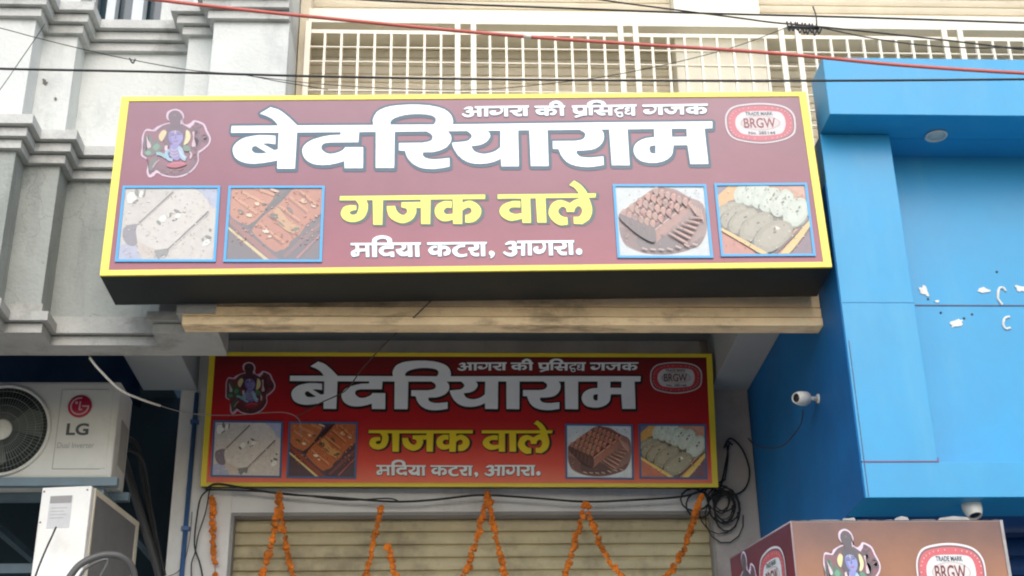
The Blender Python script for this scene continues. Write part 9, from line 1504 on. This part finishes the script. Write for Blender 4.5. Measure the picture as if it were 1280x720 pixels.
for k in range(3):
    ang = R(120 * k + 20); vs = []
    for rr, da in ((0.05, -0.3), (0.20, -0.55), (0.215, 0.1), (0.17, 0.42), (0.06, 0.4)): vs.append((fc.x + rr * math.cos(ang + da), fc.z + rr * math.sin(ang + da)))
    prism(bm, vs, AY - 0.004, AY - 0.002)
obj('fan_blade', bm, mat('smoky fan blade', (0.12, 0.14, 0.12), 0.5), ac)
bm = NB()
lathe(bm, [(FR + 0.016, 0.0), (FR + 0.016, 0.010), (FR + 0.008, 0.014), (FR - 0.002, 0.010), (FR - 0.002, 0.001)], RX, 56)
obj('grille_ring', bm, M_acw, ac)
bm = NB()
for k in range(72):
    a = 2 * math.pi * k / 72 ; d = Vector((math.cos(a), 0, math.sin(a)))
    tube(bm, [fc + d * 0.05 + Vector((0, -0.014, 0)), fc + d * (FR - 0.001) + Vector((0, -0.010, 0))], 0.0013, 4, False)
for rr in (0.09, 0.13, 0.17, 0.205):
    tube(bm, [fc + Vector((rr * math.cos(2 * math.pi * k / 40), -0.013, rr * math.sin(2 * math.pi * k / 40))) for k in range(41)], 0.0016, 4, False)
obj('grille', bm, mat('dull grille wire', (0.24, 0.26, 0.24), 0.5), ac)
bm = NB(); lathe(bm, [(0.055, 0.010), (0.055, 0.017), (0.045, 0.021), (0.001, 0.022)], RX, 32); obj('hub', bm, M_acw, ac)
pa = atY(70, 488, AY); pb = atY(140, 583, AY)
bm = NB(); box(bm, -1.975, -1.715, AY - 0.003, AY + 0.01, AZ0 + 0.05, AZ1 - 0.045, 0.002); pnl = obj('badge_panel', bm, M_acw, ac)
bm = NB()
box(bm, -1.977, -1.974, AY - 0.0035, AY, AZ0 + 0.05, AZ1 - 0.045); box(bm, -1.974, -1.74, AY - 0.0035, AY, AZ0 + 0.048, AZ0 + 0.051); box(bm, -1.974, -1.74, AY - 0.0037, AY, AZ1 - 0.047, AZ1 - 0.044)
obj('panel_line', bm, M_inkpale, pnl)
lc = atY(100, 508, AY - 0.004); LR = 0.060
LM = Matrix.Translation(lc) @ Matrix.Rotation(R(90), 4, 'X')
bm = NB(); lathe(bm, [(LR, 0), (LR, 0.003), (LR - 0.002, 0.004), (0.001, 0.0045)], LM, 40); logo = obj('logo', bm, M_logored, ac)
bm = NB(); Y0 = lc.y - 0.0052
def arc(bm, c, r, a0, a1, w, y, n=30):
    pts = [(c.x + (r + w / 2) * math.cos(a0 + (a1 - a0) * k / n), c.z + (r + w / 2) * math.sin(a0 + (a1 - a0) * k / n)) for k in range(n + 1)]
    pts += [(c.x + (r - w / 2) * math.cos(a1 + (a0 - a1) * k / n), c.z + (r - w / 2) * math.sin(a1 + (a0 - a1) * k / n)) for k in range(n + 1)]
    prism(bm, pts, y, y + 0.0008)
arc(bm, lc, 0.044, R(80), R(360), 0.007, Y0)
box(bm, lc.x + 0.012, lc.x + 0.0475, Y0 - 0.0004, Y0 + 0.0006, lc.z - 0.0035, lc.z + 0.0035)
box(bm, lc.x - 0.0035, lc.x + 0.0035, Y0 - 0.0003, Y0 + 0.0006, lc.z - 0.022, lc.z + 0.026); box(bm, lc.x + 0.0035, lc.x + 0.014, Y0 - 0.0003, Y0 + 0.0006, lc.z - 0.022, lc.z - 0.015)
lathe(bm, [(0.007, 0), (0.007, 0.0008)], Matrix.Translation((lc.x - 0.018, Y0 + 0.0008, lc.z + 0.018)) @ Matrix.Rotation(R(90), 4, 'X'), 14)
obj('logo_mark', bm, mat('logo pale pink', (0.62, 0.42, 0.44), 0.5), logo)
def actext(txt, p0, p1, m, bold):
    A = atY(*p0, AY - 0.006); B = atY(*p1, AY - 0.006)
    me = text_mesh(txt, txt, [A.x - ac.location.x, B.z - ac.location.z, B.x - ac.location.x, A.z - ac.location.z], 0.0, bold)
    put('lettering', me, m, ac, (0, AY - 0.006 - ac.location.y, 0))
actext('LG', (84, 529, ), (110, 544), M_ink, 0.03)
actext('Dual Inverter', (72, 553), (117, 560), M_inkpale, 0.0)
bm = NB(); box(bm, AX1 - 0.002, AX1 + 0.004, AY + 0.09, AY + 0.25, AZ0 + 0.10, AZ0 + 0.34, 0.004); obj('side_cover', bm, mat('grey valve cover', (0.40, 0.39, 0.35), 0.5, grime=(0.15, 0.14, 0.12)), ac)
# brackets under it
bk = thing('steel_bracket', 'blue grey angle steel shelf carrying the fan unit', 'bracket', (AX0 + 0.4, 7.0, AZ0 - 0.05))
bm = NB(); box(bm, AX0 - 0.6, AX1 + 0.04, AY - 0.03, AY + 0.01, AZ0 - 0.045, AZ0 - 0.002); obj('rail', bm, M_steel, bk)
bm = NB(); box(bm, AX0 - 0.6, AX1 + 0.04, AY + 0.24, AY + 0.28, AZ0 - 0.045, AZ0 - 0.002); obj('rail', bm, M_steel, bk)
for x in (AX0 + 0.05, AX1 - 0.05):
    bm = NB(); box(bm, x - 0.02, x + 0.02, AY + 0.012, 8.298, AZ0 - 0.085, AZ0 - 0.047); obj('arm', bm, M_steel, bk)
for z in (3.30, 3.18):
    bm = NB(); box(bm, -3.6, -1.95, 7.3, 7.36, z - 0.02, z + 0.03); obj('cross_bar', bm, M_steel, bk)

# ------------------------------------------------------------------ second unit, end-on, below
c0 = atY(115, 607, 6.4); c1 = atY(50, 610, 6.4)
wz = c0.z
yaw = R(-7.0)
a2 = thing('air_conditioner', 'clean white unit turned end-on with a paper label, below the fan unit', 'air conditioner', (c0.x, 6.4, wz - 0.62), (0, 0, yaw), 'air conditioner units left of the shop')
ww = c0.x - c1.x; dd = 0.68; hh = 0.62
bm = NB(); box(bm, -ww, 0, 0, 0.05, 0, hh, 0.006); box(bm, -ww, -0.005, 0.052, dd, 0.002, hh - 0.002, 0.004); obj('body', bm, M_acw2, a2, world=False)
bm = NB(); box(bm, -0.004, 0.004, 0.045, 0.06, 0.0, hh, 0.001); box(bm, -0.004, 0.004, dd - 0.04, dd, 0.0, hh, 0.001); box(bm, -0.004, 0.004, 0.06, dd - 0.04, hh - 0.03, hh, 0.001); box(bm, -0.004, 0.004, 0.06, dd - 0.04, 0, 0.03, 0.001)
obj('side_frame', bm, mat('cream enamel trim', (0.66, 0.61, 0.47), 0.45), a2, world=False)
bm = NB()
box(bm, -0.0045, -0.002, 0.06, dd - 0.04, 0.03, hh - 0.03)
k = 0.066
while k < dd - 0.045:
    box(bm, -0.002, 0.002, k, k + 0.003, 0.03, hh - 0.03); k += 0.0085
obj('condenser_fins', bm, M_fin, a2, world=False)
bm = NB(); box(bm, -ww + 0.045, -ww + 0.155, -0.002, 0.01, hh - 0.20, hh - 0.045); lb2 = obj('paper_label', bm, M_lbl, a2, world=False)
bm = NB(); box(bm, -ww + 0.048, -ww + 0.152, -0.0035, 0.01, hh - 0.08, hh - 0.045); obj('label_heading', bm, M_lblhead, lb2, world=False)
bm = NB()
for k in range(4): box(bm, -ww + 0.055, -ww + 0.135 - 0.012 * (k % 2), -0.003, 0.01, hh - 0.105 - 0.016 * k, hh - 0.102 - 0.016 * k)
obj('label_line', bm, M_inkpale, lb2, world=False)
for x, z in ((-ww + 0.012, hh - 0.02), (-0.02, hh - 0.02), (-ww + 0.012, hh - 0.17)):
    bm = NB(); lathe(bm, [(0.005, 0), (0.004, 0.003)], Matrix.Translation((x, 0, z)) @ Matrix.Rotation(R(90), 4, 'X'), 10)
    obj('screw', bm, M_fin, a2, world=False)
# grey box at the very corner
gb = thing('metal_cabinet', 'dull grey metal box at the lower left corner', 'cabinet', (-2.6, 6.9, 2.6))
bm = NB(); box(bm, -3.1, -2.17, 6.9, 7.2, 2.6, 3.16, 0.02); obj('body', bm, M_fin, gb)
bm = NB()
for k in range(5): box(bm, -3.0, -2.25, 6.893, 6.899, 2.7 + 0.07 * k, 2.73 + 0.07 * k)
obj('louvre', bm, M_grey, gb)

# ------------------------------------------------------------------ blue tarpaulin at the back of the recess
tp = NB(); nx, nz = 26, 8; g = []
for i in range(nx + 1):
    g.append([])
    for j in range(nz + 1):
        x = -3.6 + 1.85 * i / nx; z = 4.60 - 0.36 * j / nz - 0.03 * math.sin(i * 0.7) * j / nz
        g[-1].append(tp.verts.new((x, 7.35 + 0.05 * math.sin(i * 1.1 + j * 0.4) + 0.10 * j / nz, z)))
for i in range(nx):
    for j in range(nz):
        f = tp.faces.new((g[i][j], g[i + 1][j], g[i + 1][j + 1], g[i][j + 1])); f.smooth = True
bmesh.ops.solidify(tp, geom=tp.faces, thickness=0.004)
obj('tarpaulin', tp, M_tarp, label='crumpled blue tarpaulin sheet hanging behind the fan unit', cat='tarpaulin')

# ------------------------------------------------------------------ pipes and cables
def cable(name, label, cat, paths, m, group=None):
    bm = NB()
    for P, r in paths:
        Q = [atY(x, y, Y) for x, y, Y in P]
        if name == 'overhead_wire':                     # strung on past both sides of the view
            if P[0][0] < 0:
                d = (Q[0] - Q[1]).normalized(); Q[:0] = [Q[0] + d * k for k in (7.0, 2.0, 0.6, 0.2)]
            if P[-1][0] > 1280:
                d = (Q[-1] - Q[-2]).normalized(); e = Q[-1]; Q += [e + d * k for k in (0.2, 0.6, 2.0, 7.0)]
        tube(bm, Q, r, 7)
    return obj(name, bm, m, label=label, cat=cat, group=group)
pp = atY(246, 495, 7.285)
bm = NB(); tube(bm, [Vector((pp.x, 7.285, 0.2)), Vector((pp.x, 7.285, 4.28))], 0.013, 10, False)
for z in (2.9, 3.5, 4.1): box(bm, pp.x - 0.022, pp.x + 0.022, 7.27, 7.302, z, z + 0.02)
obj('conduit_pipe', bm, M_pipe, label='thin blue conduit pipe up the white pier beside the shutter', cat='pipe')
cable('drain_pipe', 'grey drain pipe slanting down behind the end-on unit', 'pipe', [([(150, 560, 7.5), (160, 590, 7.45), (178, 650, 7.4), (200, 722, 7.4), (212, 780, 7.4)], 0.024)], M_grey)
cable('insulated_pipe', 'black insulated refrigerant pipes in the recess', 'pipe', [([(152, 545, 7.0), (172, 560, 7.2), (182, 620, 7.4), (196, 690, 7.45), (205, 760, 7.45)], 0.016), ([(150, 560, 7.0), (178, 575, 7.1), (190, 640, 7.3), (206, 720, 7.3)], 0.010)], M_black)
cable('flexible_hose', 'grey flexible hose looping across the end-on unit', 'hose', [([(80, 732, 6.2), (100, 706, 6.2), (128, 694, 6.22), (152, 696, 6.25), (166, 712, 6.3), (170, 740, 6.35)], 0.016), ([(92, 735, 6.18), (108, 710, 6.18), (135, 700, 6.19), (120, 730, 6.2)], 0.007)], M_grey)
cable('power_cord', 'black cord dropping from the paper label of the end-on unit', 'cord', [([(70, 659, 6.37), (66, 668, 6.33), (56, 690, 6.3), (45, 718, 6.3), (38, 745, 6.3)], 0.0045)], M_black)
WG = 'overhead wires crossing the street front'
cable('overhead_wire', 'thick red overhead cable crossing above the big sign', 'wire', [([(-80, -38, 4.3), (190, -1, 4.25), (400, 22, 4.2), (660, 46, 4.2), (960, 66, 4.2), (1120, 81, 4.2), (1290, 92, 4.2), (1500, 100, 4.2)], 0.0068)], M_red, WG)
cable('overhead_wire', 'black wire running level just above the big sign', 'wire', [([(-160, 82, 4.0), (0, 86, 4.0), (200, 90, 4.0), (420, 96, 4.0), (700, 100, 4.0), (1000, 101, 4.0), (1290, 99, 4.0), (1500, 96, 4.0)], 0.0042)], M_black, WG)
cable('overhead_wire', 'topmost black wire crossing the cream beam', 'wire', [([(300, -12, 4.4), (480, 1, 4.4), (700, 10, 4.4), (860, 16, 4.4), (1080, 22, 4.4), (1290, 29, 4.4), (1500, 36, 4.4)], 0.0042)], M_black, WG)
cable('overhead_wire', 'black wire through the lashed joint above the blue canopy', 'wire', [([(700, -10, 4.35), (760, 1, 4.35), (850, 13, 4.35), (920, 22, 4.35), (965, 28, 4.35), (1000, 31, 4.35), (1060, 37, 4.35), (1180, 50, 4.35), (1290, 63, 4.35), (1500, 84, 4.35)], 0.0034), ([(1020, 33, 4.33), (1070, 44, 4.33), (1110, 51, 4.33), (1160, 57, 4.33), (1220, 60, 4.33), (1290, 60, 4.33), (1500, 70, 4.33)], 0.0026)], M_black, WG)
cable('overhead_wire', 'thin slack wire rising from the sign top to the lashed joint', 'wire', [([(320, 96, 4.5), (400, 105, 4.5), (500, 111, 4.5), (600, 112, 4.5), (700, 103, 4.5), (760, 95, 4.5), (840, 79, 4.5), (920, 58, 4.5), (984, 34, 4.42)], 0.0016)], M_black, WG)
cable('overhead_wire', 'thin wire sagging across the white pilasters', 'wire', [([(-90, 14, 4.6), (0, 35, 4.6), (45, 47, 4.6), (110, 63, 4.6), (166, 75, 4.6), (240, 88, 4.6), (300, 93, 4.6), (350, 102, 4.6), (410, 112, 4.6)], 0.0018), ([(162, 73, 4.6), (166, 79, 4.59), (169, 74, 4.6)], 0.003)], M_black, WG)
cable('overhead_wire', 'thin diagonal wire at the far left pilaster', 'wire', [([(-30, 150, 4.7), (0, 112, 4.7), (25, 76, 4.7), (45, 47, 4.62), (56, 30, 4.6)], 0.0016)], M_black, WG)
jb = NB()
for k in range(9):
    x = 986 + k * 4.5 + random.uniform(-2, 2)
    tube(jb, [atY(x - 3, 27 + k * 0.4, 4.345), atY(x, 37 + k * 0.5 + random.uniform(-1, 4), 4.335), atY(x + 4, 30 + k * 0.4, 4.345)], 0.0034, 6)
tube(jb, [atY(984, 34, 4.34), atY(1024, 35, 4.34)], 0.007, 8, False)
tube(jb, [atY(1021, 35, 4.34), atY(1020, 20, 4.34), atY(1016, 8, 4.34)], 0.003, 6)
obj('wire_joint', jb, M_black, label='black lashed wire joint hanging above the blue canopy', cat='wire joint')
bm = NB(); tube(bm, [atY(655, 44.5, 4.194), atY(664, 46.5, 4.194)], 0.0085, 8, False); obj('cable_clip', bm, M_white, label='tiny pale clip on the red overhead cable', cat='clip')
cable('wire', 'thin wire hanging from the ledge across the red sign', 'wire', [([(543, 372, 5.66), (520, 394, 5.66), (500, 412, 5.9), (478, 433, 6.2), (452, 462, 6.5), (432, 488, 6.75), (400, 504, 6.9), (371, 521, 7.0)], 0.0032)], mat('dull wire', (0.035, 0.033, 0.03), 0.4))
cw = cable('wire', 'pale wire curving from the white beam to the red sign', 'wire', [([(108, 440, 6.05), (124, 462, 6.1), (150, 487, 6.2), (200, 507, 6.45), (240, 517, 6.75), (290, 519, 6.98), (330, 516, 7.0), (358, 516, 7.0), (374, 525, 7.0), (376, 545, 7.02)], 0.0022)], mat('pale wire sheath', (0.36, 0.34, 0.32), 0.4))
bm = NB(); tube(bm, [atY(x, y, Y) for x, y, Y in [(112, 447, 6.06), (124, 462, 6.095), (150, 487, 6.195), (176, 499, 6.31), (200, 507, 6.44)]], 0.0058, 8); obj('white_sleeve', bm, M_white, cw)
cable('cable', 'black twin cable strung under the red sign over the shutter', 'cable', [([(257, 612, 7.24), (270, 605, 7.22), (300, 609, 7.22), (350, 617, 7.22), (420, 622, 7.22), (490, 627, 7.22), (540, 625, 7.22), (600, 619, 7.22), (660, 622, 7.22), (730, 627, 7.22), (790, 625, 7.22), (850, 621, 7.22), (880, 612, 7.22), (905, 600, 7.25)], 0.006),
   ([(262, 612, 7.25), (300, 613, 7.23), (360, 617, 7.23), (430, 625, 7.23), (485, 623, 7.23), (500, 628, 7.23)], 0.004)], M_black)
cable('cable', 'black cables dangling down the white pier at the left', 'cable', [([(264, 610, 7.25), (252, 620, 7.26), (247, 640, 7.27), (243, 680, 7.27), (250, 705, 7.27), (254, 730, 7.27), (256, 780, 7.27)], 0.0045), ([(262, 612, 7.25), (257, 640, 7.27), (248, 668, 7.27), (244, 690, 7.27), (239, 710, 7.27), (242, 760, 7.27)], 0.0035), ([(240, 640, 7.28), (236, 680, 7.28), (225, 712, 7.28), (205, 722, 7.28)], 0.002)], M_black)
def coil(cx, cy, rx, ry, n, r, Y, jit):
    P = []
    for k in range(n * 14 + 1):
        a = 2 * math.pi * k / 14; j = 1 + jit * math.sin(k * 0.37)
        P.append(atY(cx + rx * j * math.cos(a) + 3 * math.sin(k * 0.21), cy + ry * j * math.sin(a) + 4 * math.cos(k * 0.17), Y - 0.0004 * k))
    return P
bm = NB()
for a in ((907, 636, 15, 20, 4, 0.0048, 7.27, 0.25), (872, 628, 16, 14, 2, 0.005, 7.26, 0.15), (905, 640, 24, 30, 2, 0.0035, 7.28, 0.2), (903, 628, 12, 14, 4, 0.004, 7.26, 0.3)):
    tube(bm, coil(*a), a[5], 6, False)
for P in ([(905, 560, 7.27), (913, 548, 7.27), (928, 562, 7.28), (937, 590, 7.28), (930, 612, 7.28), (908, 622, 7.27)], [(906, 600, 7.27), (910, 570, 7.27), (908, 552, 7.27), (916, 556, 7.27)], [(912, 552, 7.28), (905, 590, 7.28), (898, 620, 7.28)]):
    tube(bm, [atY(*q) for q in P], 0.005, 6)
obj('cable_coil', bm, M_black, label='tangled black cable coils hanging on the right pier', cat='cable')
cable('cable', 'thin cable drooping from the camera on the blue side wall', 'cable', [([(1004, 512, 5.84), (1001, 530, 5.9), (990, 546, 6.0), (977, 558, 6.2), (960, 560, 6.5), (944, 556, 6.9), (935, 548, 7.2)], 0.003)], M_black)

# ------------------------------------------------------------------ marigold garlands
GG = 'marigold garlands over the shutter'
def garland(label, P, r=0.021, gap=None, Y=7.16):
    bm = NB(); pts = crom([atY(x, y, Y) for x, y in P], 24); acc = 0; step = r * 1.2
    lens = 0; last = pts[0]
    tube(bm, pts[::4] + [pts[-1]], 0.002, 5, False)
    def flower(p):
        rr = r * random.uniform(0.8, 1.15)
        M = Matrix.Translation(p + Vector((random.uniform(-1, 1), random.uniform(-1, 1), random.uniform(-1, 1))) * r * 0.28) @ Matrix.Rotation(random.uniform(0, 6), 4, Vector((random.random(), random.random(), 1)).normalized()) @ Matrix.Diagonal((rr, rr, rr * 0.78, 1))
        q = bmesh.ops.create_icosphere(bm, subdivisions=2, radius=1.0)
        for v in q['verts']:
            v.co = M @ (v.co * random.uniform(0.6, 1.2))
    flower(last)
    for p in pts[1:]:
        acc += (p - last).length; last = p
        if acc >= step:
            acc = 0
            if gap and gap[0] < p.z < gap[1]: continue
            flower(p)
    return obj('garland', bm, M_flower, label=label, cat='garland', group=GG)
g0, g1 = atY(268, 705, 7.26).z, atY(268, 716, 7.26).z
garland('short orange marigold strand hanging on the left pier', [(264, 624), (266, 645), (267, 680), (269, 720), (270, 770)], 0.02, (min(g0, g1), max(g0, g1)), 7.27)
garland('orange garland swag from the left pier to the first peak', [(349, 622), (346, 640), (342, 668), (334, 700), (326, 725), (312, 760), (290, 775)], 0.023)
garland('orange garland swag between the first and second peaks', [(349, 618), (351, 640), (356, 672), (362, 700), (368, 722), (386, 765), (415, 780), (440, 758), (458, 715), (466, 680), (473, 648), (477, 634)], 0.020)
garland('broken orange garland hanging right of the second peak', [(486, 684), (491, 705), (497, 730), (510, 760), (530, 775), (558, 762), (580, 720), (594, 680), (603, 645), (609, 619)], 0.020)
garland('orange garland swag left of the fourth peak', [(610, 618), (615, 645), (622, 680), (632, 720), (650, 760), (675, 775), (694, 752), (706, 720), (718, 680), (726, 650), (731, 630)], 0.020)
garland('orange garland swag ending at the cable coils', [(733, 630), (740, 650), (752, 685), (764, 706), (780, 722), (805, 734), (828, 726), (846, 704), (860, 672), (870, 640), (877, 618)], 0.020)
